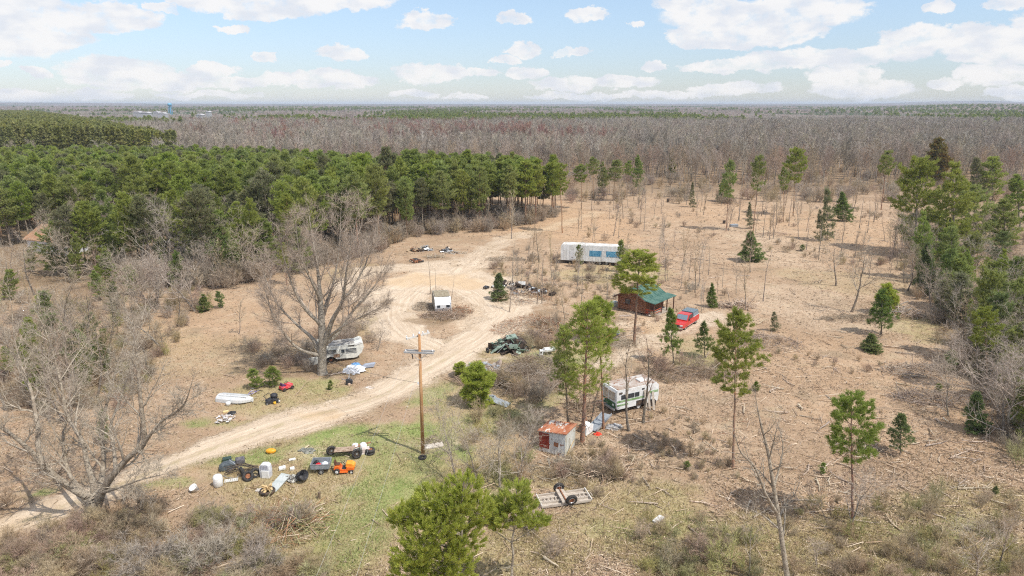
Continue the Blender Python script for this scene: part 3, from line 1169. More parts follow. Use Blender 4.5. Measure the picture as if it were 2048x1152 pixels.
def poisson_jitter(x0, x1, y0, y1, sp, rs):
    xs = np.arange(x0, x1, sp); ys = np.arange(y0, y1, sp)
    X, Y = np.meshgrid(xs, ys)
    X = X + (rs.rand(*X.shape) - .5) * sp * .95
    Y = Y + (rs.rand(*Y.shape) - .5) * sp * .95
    return X.ravel(), Y.ravel()


def in_view(X, Y, margin=60, z=0.0):
    px, py = project(X, Y, z)
    return (px > -margin) & (px < 2048 + margin) & (Y > 20)
# ================================================================ the pine stand, the right-hand pines, bare woods, plantation, far woods
F_RS = np.random.RandomState(3)
PINES = [conifer_meshes('stand_pine', 100 + i, 14.0, cb=[.42, .5, .36, .55, .45, .3][i], rad=[.19, .17, .21, .18, .2, .2][i], per=10, tl=.46, tw=.105, side=3, whorl=.58, nb=5, tuftstep=.52, dead=16, inner=.34,
                        needle=[NEEDLE, NEEDLE, NEEDLE, NEEDLE, NEEDLE_DULL, NEEDLE][i], bark=BARK_PINE if i % 2 else BARK_PINE_GREY) for i in range(6)]
FAR_PINES = [conifer_meshes('far_pine', 140 + i, 14.0, cb=[.45, .38, .5, .42, .35][i], rad=[.19, .17, .2, .16, .18][i], per=7, tl=.60, tw=.19, side=3, whorl=.68, nb=5, tuftstep=.62, dead=4, inner=.34, gap=.15, joined=True,
                            needle=NEEDLE_DULL if i == 4 else NEEDLE) for i in range(5)]
BARES = [bare_tree_meshes('wood_tree', 200 + i, 14.0, levels=3, kids=(10, 7, 4), per=4, twigw=.035, twigl=(.4, 1.0), spread=.62, ratio=.42, start=.35, up=.09,
                          twig=[TWIG, TWIG_GREY, TWIG, TWIG][i], minr=.012) for i in range(4)]
FAR_BARES = [bare_tree_meshes('far_tree', 240 + i, 14.5, levels=2, kids=(13, 6), per=5, twigw=.085, twigl=(.7, 1.7), spread=.55, ratio=.40, start=.22, up=.10,
                              twig=FAR_TWIG, minr=.045, r=.17, joined=True) for i in range(5)]
FAR_REDS = [bare_tree_meshes('far_red_tree', 260, 15, levels=2, kids=(12, 7), per=7, twigw=.10, twigl=(.6, 1.3), spread=.6, ratio=.42, start=.3, up=.08, twig=TWIG_RED, minr=.05, r=.15, joined=True)]
FAR_PALES = [bare_tree_meshes('far_pale_tree', 270, 15, levels=2, kids=(12, 6), per=5, twigw=.09, twigl=(.6, 1.4), spread=.55, ratio=.4, start=.25, up=.1, twig=TWIG_PALE, minr=.05, r=.15, joined=True)]
PLANT = [conifer_meshes('plantation_pine', 280 + i, 20.0, cb=.42, rad=.105, per=5, tl=.75, tw=.36, side=2, whorl=.8, nb=5, tuftstep=.75, dead=0, needle=NEEDLE_DARK, joined=True) for i in range(3)]


def build_forest():
    hx, hy = G(120, 502).x, G(120, 502).y
    # ---------------- pines of the stand
    X, Y = poisson_jitter(-230, 40, 95, 275, 4.3, F_RS)
    m = inside(X, Y, STAND_W) & in_view(X, Y, 120)
    m &= np.hypot((X - hx - 3) / 19, (Y - hy + 8) / 19) > 1
    X, Y = X[m], Y[m]
    px, py = project(X, Y, 0)
    # thinner on the left where leafless trees mix in
    keep = np.ones(len(X), bool)
    front = (px < 620) & (py > 470)
    keep &= ~(front & (F_RS.rand(len(X)) < .42))
    X, Y, px, py = X[keep], Y[keep], px[keep], py[keep]
    # distance from the open edge (in pixels up the picture) decides who is individual
    order = np.argsort(Y)
    near = order[:165]
    rest = order[165:]
    hts = 11.8 + 3.6 * vnoise(X, Y, 22, 5) + F_RS.randn(len(X)) * 1.5
    hts = np.where(px < 450, hts - .6, hts)
    far_ = sstep(Y, 170, 230)
    hts = hts * (1 - far_) + np.clip(hts, 10.5, 12.9 + .5 * F_RS.rand(len(X))) * far_
    groups = 'pines crowded in the stand left of the clearing'
    for k in near:
        i = F_RS.randint(6)
        if py[k] > 490 and px[k] < 640:
            i = [4, 2, 0, 5, 2, 4][i]
        place_tree('pine_tree', PINES[i], 'tall green pine crowded among others in the stand left of the clearing', 'pine tree',
                   Vector((X[k], Y[k], float(gh(X[k], Y[k])))), hts[k] / 14 * F_RS.uniform(.82, 1.2), F_RS.rand() * 6.28, groups, sz=hts[k] / 14)
    P = np.stack([X[rest], Y[rest], np.zeros(len(rest))], 1)
    # ---------------- right-hand pines
    # ---------------- evergreen specks among the bare woods
    sx, sy = [], []
    for (a, b, n, w, hgt) in [(900, 345, 16, 150, 0), (1100, 330, 8, 90, 0), (1300, 330, 6, 80, 0)]:
        pass
    scatter('pine_stand', 'dense mass of green pine crowns filling the back of the stand', 'pine woods', FAR_PINES, P, hts[rest] / 14 * F_RS.uniform(.8, 1.2, len(rest)),
            F_RS.rand(len(rest)) * 6.28, F_RS.randint(5, size=len(rest)), SZ=hts[rest] / 14)
    # ---------------- bare woods
    X, Y = poisson_jitter(-330, 640, 236, 760, 6.2, F_RS)
    m = in_view(X, Y, 60) & ~inside(X, Y, STAND_W)
    edge = 236 + 22 * vnoise(X, Y, 25, 9) + 12 * (X < 40) + np.clip((X - 150) * .05, 0, 20)
    m &= Y > edge
    # plantation takes the far left
    plant = (X < -145 - (Y - 300) * .72) & (Y > 285) & (Y < 960)
    m &= ~plant
    m &= ~((X < -150) & (Y < 280))
    X, Y = X[m], Y[m]
    hts = 13.2 + 3.0 * fbm(X, Y, 45, 19, 3) + F_RS.randn(len(X)) * .9
    hts *= 0.86 + .14 * sstep(Y, 236, 300)
    px, py = project(X, Y, 0)
    idx = F_RS.randint(5, size=len(X))
    redn = fbm(X, Y, 40, 77, 3)
    red = (redn > .58) & (X < 60) & (Y > 330) & (F_RS.rand(len(X)) < .45)
    idx = np.where(red, 5, idx)
    idx = np.where((~red) & (F_RS.rand(len(X)) < .02 + .05 * (Y > 520)), 6, idx)
    order = np.argsort(Y + np.abs(X) * .05)
    near = order[:150]
    rest = order[150:]
    for k in near:
        i = F_RS.randint(4)
        place_tree('bare_tree', BARES[i], 'tall leafless tree at the near edge of the grey woods behind the clearing', 'tree',
                   Vector((X[k], Y[k], 0)), hts[k] / 14, F_RS.rand() * 6.28, 'leafless trees along the near edge of the far woods')
    scatter('bare_woods', 'wide mass of leafless grey brown woods across the middle distance', 'bare woods', FAR_BARES + FAR_REDS + FAR_PALES,
            np.stack([X[rest], Y[rest], np.zeros(len(rest))], 1), hts[rest] / 14.5 * (1.0 + .12 * F_RS.rand(len(rest))), F_RS.rand(len(rest)) * 6.28, idx[rest], SZ=hts[rest] / 14.5)
    # ---------------- plantation, planted in rows
    xs = np.arange(-900, -130, 3.7); ys = np.arange(292, 960, 4.4)
    X, Y = np.meshgrid(xs, ys)
    X = (X + F_RS.randn(*X.shape) * .5).ravel(); Y = (Y + F_RS.randn(*Y.shape) * .5).ravel()
    m = (X < -147 - (Y - 300) * .72 + 8 * (vnoise(X, Y, 30, 4) - .5)) & in_view(X, Y, 30)
    X, Y = X[m], Y[m]
    h = 19.6 + 1.0 * fbm(X, Y, 60, 33, 2) + F_RS.randn(len(X)) * .5
    h *= 1 - .14 * sstep(X + (Y - 300) * .72, -190, -147)
    scatter('pine_plantation', 'tall dark green pine plantation in tight rows behind the nearer pines at the far left', 'pine plantation', PLANT,
            np.stack([X, Y, np.zeros(len(X))], 1), h / 20 * 1.05, F_RS.rand(len(X)) * 6.28, F_RS.randint(3, size=len(X)), SZ=h / 20)


def far_terrain(D, az):
    """rolling height of the far country: D distance, az azimuth"""
    x = D * np.sin(az); y = D * np.cos(az)
    z = 9.0 * (fbm(x, y, 1500, 51, 3) - .42) * sstep(D, 1000, 2600)
    z += 16 * sstep(D, 5200, 9500) * (0.75 + .5 * (fbm(x, y, 1800, 61, 3) - .5))
    # low hills on the right skyline and far left
    z += 24 * np.exp(-((az - .545) / .055) ** 2) * sstep(D, 9300, 10500)
    z += 16 * np.exp(-((az - .60) / .03) ** 2) * sstep(D, 9300, 10500)
    z += 14 * np.exp(-((az + .62) / .12) ** 2) * sstep(D, 6000, 8500)
    z += 12 * np.exp(-((az - .60) / .10) ** 2) * sstep(D, 1800, 2600)
    return np.maximum(z, 0)


def far_material():
    m = bpy.data.materials.new('far_canopy')
    m.use_nodes = True
    nt = m.node_tree
    b = nt.nodes['Principled BSDF']
    b.inputs['Roughness'].default_value = 1
    b.inputs['Specular IOR Level'].default_value = 0
    P = nd(nt, 'ShaderNodeNewGeometry').outputs['Position']
    P2 = vmth(nt, 'MULTIPLY', P, (1, .35, 0))
    big = noise(nt, P2, 0.0035, 4, 0.55)
    mid = noise(nt, P2, 0.02, 5, 0.7)
    fin = noise(nt, P, 0.12, 4, 0.7)
    c = mixc(nt, smooth(nt, mid, .35, .65), (0.15, 0.115, 0.10), (0.235, 0.19, 0.17))
    c = mixc(nt, smooth(nt, mid, .60, .66, 0, .7), c, (0.36, 0.32, 0.29))
    c = mixc(nt, smooth(nt, big, .55, .58), c, (0.055, 0.085, 0.04))
    c = mixc(nt, smooth(nt, noise(nt, vmth(nt, 'ADD', P2, (900, 0, 0)), 0.009, 4, .7), .60, .63), c, (0.05, 0.085, 0.035))
    c = mixc(nt, smooth(nt, fin, .52, .40, 0, .6), c, (0.06, 0.05, 0.045))
    nt.links.new(c, b.inputs['Base Color'])
    return m


def build_far():
    # canopy sheet beyond the instanced woods, lumpy like tree tops
    rows = [700.0]
    while rows[-1] < 13000:
        rows.append(rows[-1] * 1.022 if rows[-1] > 1500 else rows[-1] + 9)
    rows = np.array(rows)
    az = np.linspace(-.80, .80, 900)
    A, D = np.meshgrid(az, rows)
    X, Y = D * np.sin(A), D * np.cos(A)
    lump = (F_RS.rand(*X.shape) - .5) * np.clip(D * .0016, 1.5, 5.0)
    Z = far_terrain(D, A) + 9.0 + lump + 3 * fbm(X, Y, 120, 71, 3) + 3.5 * sstep(D, 2400, 3200)
    Z[0, :] = 0
    nx, ny = len(az), len(rows)
    i, j = np.meshgrid(np.arange(nx - 1), np.arange(ny - 1))
    k = (j * nx + i).ravel()
    F = np.stack([k, k + 1, k + nx + 1, k + nx], -1)
    me = mesh_np('distant_woods', np.stack([X, Y, Z], -1).reshape(-1, 3), [F], far_material())
    tag(link('distant_woods', me), 'distant woods rolling away to the horizon in brown grey and dark green bands', 'distant woods', kind='stuff')
    # crowns standing on it out to a few kilometres
    n = 9000
    u = F_RS.rand(n)
    Dd = 700 * (3300 / 700) ** u
    a = F_RS.uniform(-.74, .74, n)
    x, y = Dd * np.sin(a), Dd * np.cos(a)
    g = fbm(x, y * .35, 160, 91, 3)
    ever = (g > .55) | (F_RS.rand(n) < .03)
    ever |= (a > .40) & (Dd > 1500) & (F_RS.rand(n) < .5)
    ever |= (np.abs(a + .10) < .12) & (Dd > 800) & (Dd < 950) & (F_RS.rand(n) < .8)
    idx = np.where(ever, 6 + F_RS.randint(2, size=n), F_RS.randint(5, size=n))
    pale = (~ever) & (fbm(x, y, 200, 95, 2) > .56)
    idx = np.where(pale, 5, idx)
    z = far_terrain(Dd, a) + np.clip((Dd - 2400) / 800, 0, 1) * 3.5
    s = (1.0 + .25 * F_RS.rand(n)) * np.clip(Dd / 1500, 1.0, 1.8)
    sz = .98 + .15 * F_RS.randn(n) * .4
    scatter('distant_trees', 'scattered distant trees rising from the far woods, some dark evergreen', 'distant trees', FAR_BARES + FAR_PALES + FAR_PINES[:2], np.stack([x, y, z], 1), s,
            F_RS.rand(n) * 6.28, idx, SZ=np.where(ever, 1.12, 1.0) * sz)


build_forest()
build_far()
# ================================================================ trees of the clearing
def base_of(px, py):
    return G(px, py)


FIELD = {}


def proto(kind, i):
    key = (kind, i)
    if key in FIELD:
        return FIELD[key]
    s = 500 + i * 7 + sum(map(ord, kind))
    if kind == 'pine':          # open-grown, flat layered crown on a long reddish trunk
        me = conifer_meshes('field_pine', s, 12, cb=[.55, .50, .60][i % 3], rad=[.15, .165, .14][i % 3], per=24, tl=.27, tw=.034, side=4, whorl=.50, nb=5, tuftstep=.34, dead=24, inner=.45, gap=.25, shape='pine', needle=NEEDLE, bark=BARK_PINE, trunk_r=.095)
        h = 12
    elif kind == 'scrawny':     # thin see-through crown
        me = conifer_meshes('thin_pine', s, 12, cb=.36, rad=.15, per=11, tl=.28, tw=.036, side=4, whorl=.5, nb=5, tuftstep=.42, dead=22, gap=.25, needle=NEEDLE, bark=BARK_PINE, trunk_r=.13)
        h = 12
    elif kind == 'dense':       # full to the ground, broad
        me = conifer_meshes('dense_pine', s, 12, cb=.10, rad=.21, per=15, tl=.40, tw=.070, side=4, whorl=.78, nb=6, tuftstep=.48, dead=10, inner=.35, gap=.2, shape='flat' if i % 2 else 'pine', needle=NEEDLE, bark=BARK_PINE_GREY)
        h = 12
    elif kind == 'spruce':
        me = conifer_meshes('young_spruce', s, 4, cb=.05, rad=.26, per=16, tl=.20, tw=.035, side=3, whorl=.28, nb=6, tuftstep=.24, dead=0, shape='spruce', needle=NEEDLE_SPRUCE, bark=BARK_DARK, trunk_r=.06)
        h = 4
    elif kind == 'stemspruce':
        me = conifer_meshes('lean_spruce', s, 4, cb=.30, rad=.24, per=14, tl=.20, tw=.035, side=3, whorl=.30, nb=5, tuftstep=.26, dead=5, gap=.2, shape='spruce', needle=NEEDLE_SPRUCE, bark=BARK_DARK, trunk_r=.05)
        h = 4
    elif kind == 'bushpine':
        me = conifer_meshes('bushy_pine', s, 3.5, cb=.06, rad=.34, per=22, tl=.26, tw=.040, side=3, whorl=.32, nb=6, tuftstep=.26, dead=3, shape='pine', needle=NEEDLE_FG, bark=BARK_PINE_GREY, trunk_r=.06)
        h = 3.5
    elif kind == 'youngpine':
        me = conifer_meshes('young_pine', s, 4, cb=.12, rad=.24, per=14, tl=.24, tw=.035, side=3, whorl=.38, nb=5, tuftstep=.3, dead=2, gap=.2, shape='pine', needle=NEEDLE_YOUNG, bark=BARK_PINE_GREY, trunk_r=.05)
        h = 4
    elif kind == 'cedar':
        me = conifer_meshes('dull_conifer', s, 5, cb=.08, rad=.22, per=12, tl=.24, tw=.035, side=3, whorl=.36, nb=5, tuftstep=.3, dead=4, gap=.2, shape='spruce', needle=NEEDLE_DULL, bark=BARK_DARK, trunk_r=.05)
        h = 5
    elif kind == 'rust':
        me = conifer_meshes('rusty_pine', s, 12, cb=.12, rad=.25, per=8, tl=.5, tw=.18, side=4, whorl=.6, nb=7, tuftstep=.5, dead=4, needle=NEEDLE_RUST, bark=BARK_PINE_GREY)
        h = 12
    elif kind == 'sapling':
        me = bare_tree_meshes('sapling', s, 8, r=.075, levels=2, kids=(12, 5), per=5, twigw=.022, twigl=(.25, .7), spread=.55, ratio=.26, start=.28, up=.08, wob=.07, twig=[TWIG, TWIG_GREY, BRUSH][i % 3])
        h = 8
    elif kind == 'pole':        # nearly limbless
        me = bare_tree_meshes('pole_tree', s, 8, r=.075, levels=1, kids=(8,), per=3, twigw=.02, twigl=(.2, .5), spread=.6, ratio=.12, start=.5, up=.05, wob=.05, twig=TWIG_GREY)
        h = 8
    elif kind == 'bare':        # branchy medium tree
        me = bare_tree_meshes('leafless_tree', s, 10, r=.13, levels=3, kids=(9, 7, 4), per=4, twigw=.014, twigl=(.25, .6), spread=.62, ratio=.42, start=.28, up=.07, wob=.10, twig=[TWIG_GREY, TWIG][i % 2], bark=[BARK_GREY, BARK_DARK][i % 2])
        h = 10
    elif kind == 'darkbare':
        me = bare_tree_meshes('dark_tree', s, 10, r=.13, levels=3, kids=(9, 5, 3), per=3, twigw=.014, twigl=(.25, .6), spread=.55, ratio=.30, start=.30, up=.10, wob=.08, twig=TWIG, bark=BARK_DARK)
        h = 10
    elif kind == 'spread':      # wide multi-branched small tree
        me = bare_tree_meshes('spreading_tree', s, 6, r=.09, levels=3, kids=(8, 7, 4), per=5, twigw=.012, twigl=(.2, .6), spread=.85, ratio=.6, start=.06, up=.07, wob=.12, twig=TWIG_GREY, bark=BARK_GREY)
        h = 6
    FIELD[key] = (me, h)
    return FIELD[key]


def field_tree(kind, i, bx, by, tx, ty, name, label, cat='tree', group=None, wide=1.0, rz=None, mesh=None):
    p = base_of(bx, by)
    h = max(.5, height_between(tx, ty, p))
    me, h0 = proto(kind, i)
    s = h / h0
    t = place_tree(name, mesh or me, label, cat, p, s * wide, RND.random() * 6.28 if rz is None else rz, group, sz=s)
    # lean so that the top comes out above tx
    r = ray(tx, ty); k = p.y / r.y
    dx = r.x * k - p.x
    if abs(dx) > .25 and rz is None:
        t.rotation_mode = 'QUATERNION'
        q = Vector((dx, 0, h)).to_track_quat('Z', 'Y') @ Vector((0, 0, 1)).to_track_quat('Z', 'Y').inverted()
        t.rotation_quaternion = q
    return t


TREES = [
    ('pine', 0, 1268, 688, 1276, 498, 'pine_tree', 'tall pine with round green crown in front of the log cabin', 1.9),
    ('pine', 1, 1466, 936, 1460, 630, 'pine_tree', 'tall pine with bushy crown and long bare trunk, right of the motorhome', 1.05),
    ('scrawny', 0, 1164, 884, 1150, 603, 'pine_tree', 'tall thin pine with sparse olive crown behind the rusty shed', 1.4),
    ('pine', 2, 1207, 858, 1196, 600, 'pine_tree', 'slim pine with bright green top and reddish trunk just left of the motorhome', 1.05),
    ('pine', 3, 1705, 1048, 1710, 782, 'pine_tree', 'broad dark green pine on a reddish trunk in the lower right of the slope', 1.3),
    ('stemspruce', 0, 1800, 908, 1798, 824, 'spruce_tree', 'small spruce on the logged slope beside the broad dark pine', 1.1),
    ('spruce', 1, 1950, 862, 1953, 788, 'spruce_tree', 'dense dark spruce at the foot of the right-hand woods', 1.25),
    ('stemspruce', 1, 1762, 668, 1762, 578, 'spruce_tree', 'small layered spruce beside the bleached dead limb pile', 1.25),
    ('bushpine', 0, 1776, 628, 1772, 572, 'pine_tree', 'round bushy green pine behind the small layered spruce', 1.2),
    ('stemspruce', 2, 1410, 716, 1408, 646, 'spruce_tree', 'small dark spruce between the red pickup and the tall pine', 1.1),
    ('stemspruce', 3, 1346, 728, 1340, 618, 'spruce_tree', 'open spruce standing just in front of the red pickup', .8),
    ('spruce', 3, 1424, 614, 1424, 568, 'spruce_tree', 'little spruce behind the red pickup', .9),
    ('cedar', 0, 1550, 662, 1548, 624, 'conifer', 'small dull green conifer alone in the logged slash right of the tall pine', 1.2),
    ('spruce', 4, 1503, 522, 1505, 464, 'spruce_tree', 'wide skirted young spruce in the far middle of the clearing', 1.5),
    ('spruce', 5, 1686, 442, 1687, 386, 'spruce_tree', 'dark spruce in the far right of the clearing', 1.35),
    ('pine', 4, 1586, 432, 1590, 296, 'pine_tree', 'tall pine with flat layered crown at the far end of the clearing', 1.04),
    ('pine', 5, 1567, 444, 1569, 336, 'pine_tree', 'shorter slim pine just left of the layered crown pine', 0.68),
    ('pine', 6, 1506, 466, 1516, 314, 'pine_tree', 'pine with small high crown and dark bare lower limbs', 0.76),
    ('pine', 7, 1452, 462, 1460, 322, 'pine_tree', 'pale green airy pine at the far left side of the back field', 0.76),
    ('spruce', 6, 1448, 404, 1450, 358, 'spruce_tree', 'dark squat spruce beside the pale airy pine', 1.4),
    ('pine', 8, 1762, 420, 1772, 302, 'pine_tree', 'round headed pine left of the right-hand woods', 1.00),
    ('rust', 0, 1876, 372, 1880, 279, 'pine_tree', 'yellow brown rusty pine standing against the bare woods', 1.0),
    ('spruce', 7, 998, 600, 996, 546, 'spruce_tree', 'young green spruce between the sandy loop and the scrap heap', 1.25),
    ('bushpine', 1, 957, 812, 958, 732, 'pine_tree', 'bushy bright green pine right of the utility pole', 1.25),
    ('bushpine', 2, 922, 752, 924, 726, 'pine_tree', 'low wispy pine bush left of the bushy bright pine', 1.8),
    ('spruce', 0, 410, 623, 408, 589, 'spruce_tree', 'small round dark spruce at the left edge of the clearing', 1.6),
    ('youngpine', 0, 443, 616, 440, 583, 'pine_tree', 'small light green pine right of the round dark spruce', 1.2),
    ('youngpine', 1, 515, 776, 514, 740, 'pine_tree', 'left one of two green bushes behind the upturned boat', 2.0),
    ('youngpine', 5, 546, 773, 545, 738, 'pine_tree', 'right one of two green bushes behind the upturned boat', 2.1),
    ('youngpine', 1, 660, 780, 659, 762, 'pine_tree', 'tiny pine on the grass below the big bare tree', 1.6),
    ('pine', 9, 1125, 466, 1124, 326, 'pine_tree', 'lone pine with orange trunk at the right corner of the pine stand', 1.00),
    ('pine', 10, 1226, 402, 1228, 320, 'pine_tree', 'broad pine standing right of the stand at the edge of the bare woods', 1.44),
    ('dense', 0, 1277, 388, 1277, 312, 'pine_tree', 'dark narrow pine against the bare woods above the white trailer', .75),
    ('youngpine', 2, 1158, 534, 1157, 489, 'pine_tree', 'small pine in front of the long white trailer', .8),
    ('youngpine', 3, 1246, 545, 1243, 483, 'pine_tree', 'thin pine at the right end of the long white trailer', .8),
    ('cedar', 1, 1385, 414, 1386, 366, 'conifer', 'thin green conifer in the far field left of the squat spruce', .7),
    ('cedar', 2, 1640, 482, 1640, 418, 'conifer', 'thin yellowish conifer left of the dark far spruce', .8),
    ('cedar', 3, 1654, 480, 1656, 372, 'conifer', 'grey green wispy conifer left of the dark far spruce', .7),
    ('cedar', 4, 1500, 458, 1498, 404, 'conifer', 'small yellow green conifer beside the high crowned pine', .7),
    ('spruce', 3, 1742, 702, 1742, 668, 'spruce_tree', 'low leaning green spruce top lying below the layered spruce', 2.2),
    ('youngpine', 4, 1512, 782, 1512, 764, 'pine_tree', 'short green pine bush right of the tall pine trunk', 1.7),
    ('youngpine', 5, 1603, 502, 1603, 490, 'pine_tree', 'flat little green pine bush in the far clearing', 2.2),
    ('youngpine', 0, 1372, 938, 1370, 922, 'pine_tree', 'tiny green pine on the brown slope below the motorhome', 1.8),
    ('youngpine', 1, 1644, 948, 1642, 928, 'pine_tree', 'tiny pine seedling left of the broad dark pine', 1.6),
    ('spruce', 0, 1990, 986, 1990, 972, 'spruce_tree', 'tiny dark spruce seedling near the lower right corner', 1.6),
    ('youngpine', 3, 1880, 784, 1878, 768, 'pine_tree', 'small green sprig bush by the long pale fallen pole', 2.0),
    ('dense', 1, 1830, 505, 1832, 318, 'pine_tree', 'leftmost big dense pine of the right-hand cluster', 1.0),
    ('dense', 2, 1905, 520, 1908, 328, 'pine_tree', 'tallest dense pine in the middle of the right-hand cluster', 1.05),
    ('dense', 3, 1955, 500, 1948, 372, 'pine_tree', 'dense green pine right of the tallest one in the right-hand cluster', 1.3),
    ('dense', 4, 2010, 500, 2012, 400, 'pine_tree', 'wide pine with drooping boughs at the right edge of the cluster', 1.5),
    ('dense', 5, 1985, 400, 1988, 315, 'pine_tree', 'round pine behind the right-hand cluster', 1.2),
    ('cedar', 5, 1955, 400, 1950, 312, 'conifer', 'pale grey green conifer behind the right-hand cluster', 1.1),
    ('dense', 0, 2040, 460, 2040, 350, 'pine_tree', 'green pine cut by the right edge of the picture', 1.2),
    ('dense', 2, 1846, 560, 1846, 425, 'pine_tree', 'dull green pine over bare shrubs at the left foot of the right-hand cluster', .7),
    ('spruce', 4, 1856, 588, 1858, 488, 'spruce_tree', 'dark blue green spruce standing at the edge of the right-hand woods', .95),
    ('dense', 5, 1905, 560, 1905, 455, 'pine_tree', 'yellow green pine below the tallest one of the cluster', .8),
    ('dense', 1, 1985, 720, 1975, 540, 'pine_tree', 'olive pine with open crown deep in the right-hand woods', .75),
    ('dense', 3, 2045, 700, 2045, 560, 'pine_tree', 'olive pine at the right edge of the picture, halfway down', .8),
    ('dense', 0, 1935, 585, 1938, 500, 'pine_tree', 'dull pine just behind the grey dying conifers', .7),
    ('dense', 2, 2005, 610, 2008, 500, 'pine_tree', 'dark pine between the right cluster and the grey dying conifers', .7),
    ('pine', 3, 1975, 782, 1972, 610, 'pine_tree', 'pine on a long yellowish trunk deep in the right-hand woods', 1.2),
    ('dense', 4, 2035, 800, 2032, 690, 'pine_tree', 'low olive pine at the right edge of the picture', .6),
    ('cedar', 2, 1998, 760, 1996, 680, 'conifer', 'small green conifer right of the yellowish trunk', 1.1),
    ('youngpine', 2, 1905, 745, 1903, 700, 'pine_tree', 'small yellow green pine bush at the foot of the right-hand woods', 1.4),
    ('pine', 2, 1163, 418, 1162, 330, 'pine_tree', 'pine just right of the lone orange trunked one at the stand corner', 1.2),
    ('pine', 5, 1187, 398, 1186, 316, 'pine_tree', 'pine between the stand corner and the broad pine at the woods edge', 1.2),
    ('dense', 2, 1205, 392, 1206, 326, 'pine_tree', 'short full pine left of the broad pine at the woods edge', .9),
    ('pine', 8, 1254, 392, 1255, 322, 'pine_tree', 'slim pine right of the broad pine at the woods edge', 1.0),
    ('dense', 3, 1345, 352, 1345, 300, 'pine_tree', 'small dark pine crown against the bare woods, right of the narrow dark pine', .8),
    ('cedar', 0, 1888, 640, 1886, 560, 'conifer', 'grey dying conifer with drooping boughs in the right-hand woods', 1.5),
    ('cedar', 3, 1920, 650, 1925, 540, 'conifer', 'second grey dying conifer, right of the first one', 1.4),
    ('dense', 4, 1945, 690, 1944, 600, 'pine_tree', 'small dark pine showing through the bare right-hand woods', .6),
    ('pine', 1, 578, 546, 567, 392, 'pine_tree', 'tall pine with orange trunk at the left end of the clearing', 1.00),
    ('dense', 4, 500, 552, 498, 400, 'pine_tree', 'dark full pine left of the orange trunked pine', .75),
    ('dense', 1, 403, 520, 404, 392, 'pine_tree', 'bright green pointed pine in the left woods', .9),
    ('dense', 2, 197, 540, 196, 384, 'pine_tree', 'broad round pine behind the orange roofed house', 1.1),
    ('dense', 3, 112, 548, 108, 444, 'pine_tree', 'full green pine in front of the orange roofed house', 1.35),
    ('dense', 0, 212, 584, 212, 498, 'pine_tree', 'light green pine right of the orange roofed house', 1.1),
    ('dense', 5, 20, 600, 18, 540, 'pine_tree', 'pale green pine at the left edge below the house', 1.0),
    ('youngpine', 2, 262, 590, 258, 530, 'pine_tree', 'light green young pine at the edge of the left woods', 1.1),
    ('spruce', 6, 316, 566, 318, 502, 'spruce_tree', 'dark narrow spruce in the left woods', .9),
    ('youngpine', 3, 350, 578, 352, 505, 'pine_tree', 'yellow green young pine right of the narrow spruce', .8),
    ('dense', 1, 75, 790, 60, 640, 'pine_tree', 'green pine showing through the bare trees at the left', .55),
    ('dense', 3, 170, 790, 165, 690, 'pine_tree', 'green pine among the bare trunks left of the boat', .6),
    ('dense', 5, 205, 760, 205, 660, 'pine_tree', 'smaller green pine right of the other one among the bare trunks', .55),
    ('youngpine', 4, 205, 890, 203, 822, 'pine_tree', 'thin young pine just behind the big forked tree', .7),
    # leafless ones
    ('darkbare', 0, 1258, 862, 1256, 652, 'bare_tree', 'left of two dark bare trees in front of the motorhome', 1.0),
    ('darkbare', 1, 1286, 846, 1272, 640, 'bare_tree', 'right of two dark bare trees in front of the motorhome', 1.0),
    ('darkbare', 2, 1180, 848, 1240, 700, 'bare_tree', 'crooked leaning bare tree between shed and motorhome', .8),
    ('darkbare', 3, 1144, 872, 1130, 740, 'bare_tree', 'crooked bare tree right behind the rusty shed', .9),
    ('bare', 0, 1703, 624, 1716, 470, 'bare_tree', 'bare tree right of two in the middle right of the clearing', 1.2),
    ('bare', 2, 1672, 572, 1680, 462, 'bare_tree', 'bare tree left of two in the middle right of the clearing', 1.2),
    ('spread', 0, 1897, 832, 1915, 700, 'bare_tree', 'bare tree fanning out left of the dense dark spruce', .8),
    ('sapling', 0, 478, 668, 476, 590, 'bare_tree', 'small forked bare tree left of the big bare tree', 1.4),
    ('pole', 0, 861, 588, 860, 500, 'bare_tree', 'left one of three thin poles by the white camper', 1.0),
    ('pole', 1, 872, 592, 871, 528, 'bare_tree', 'middle one of three thin poles by the white camper', 1.0),
    ('pole', 2, 902, 602, 901, 545, 'bare_tree', 'right one of three thin poles by the white camper', 1.0),
    ('sapling', 1, 1055, 520, 1053, 468, 'bare_tree', 'thin bare tree left of the white trailer', 1.0),
    ('bare', 1, 1078, 525, 1083, 440, 'bare_tree', 'spreading bare tree left of the white trailer', 1.0),
    ('sapling', 2, 1130, 640, 1128, 560, 'bare_tree', 'thin bare tree right of the scrap heap', 1.0),
    ('spread', 1, 755, 700, 752, 640, 'bare_tree', 'low spreading bare bush behind the old travel trailer', 1.3),
    ('spread', 2, 1700, 1050, 1760, 930, 'bare_tree', 'low crooked bare tree leaning at the foot of the broad dark pine', 1.0),
    ('spread', 3, 915, 970, 915, 800, 'bare_tree', 'slender grey bare tree right of the utility pole', .8),
    ('spread', 4, 1000, 975, 990, 830, 'bare_tree', 'grey bare tree behind the foreground pine', 1.0),
    ('spread', 5, 1035, 965, 1050, 820, 'bare_tree', 'budding bare tree left of the rusty shed', .9),
    ('spread', 6, 955, 970, 940, 840, 'bare_tree', 'twiggy bare tree right of the slender grey one', .8),
    ('sapling', 3, 1060, 870, 1058, 770, 'bare_tree', 'slim bare tree behind the rusty shed', 1.0),
    ('bare', 3, 1995, 1140, 1990, 1000, 'bare_tree', 'slim bare tree in the lower right corner', .9),
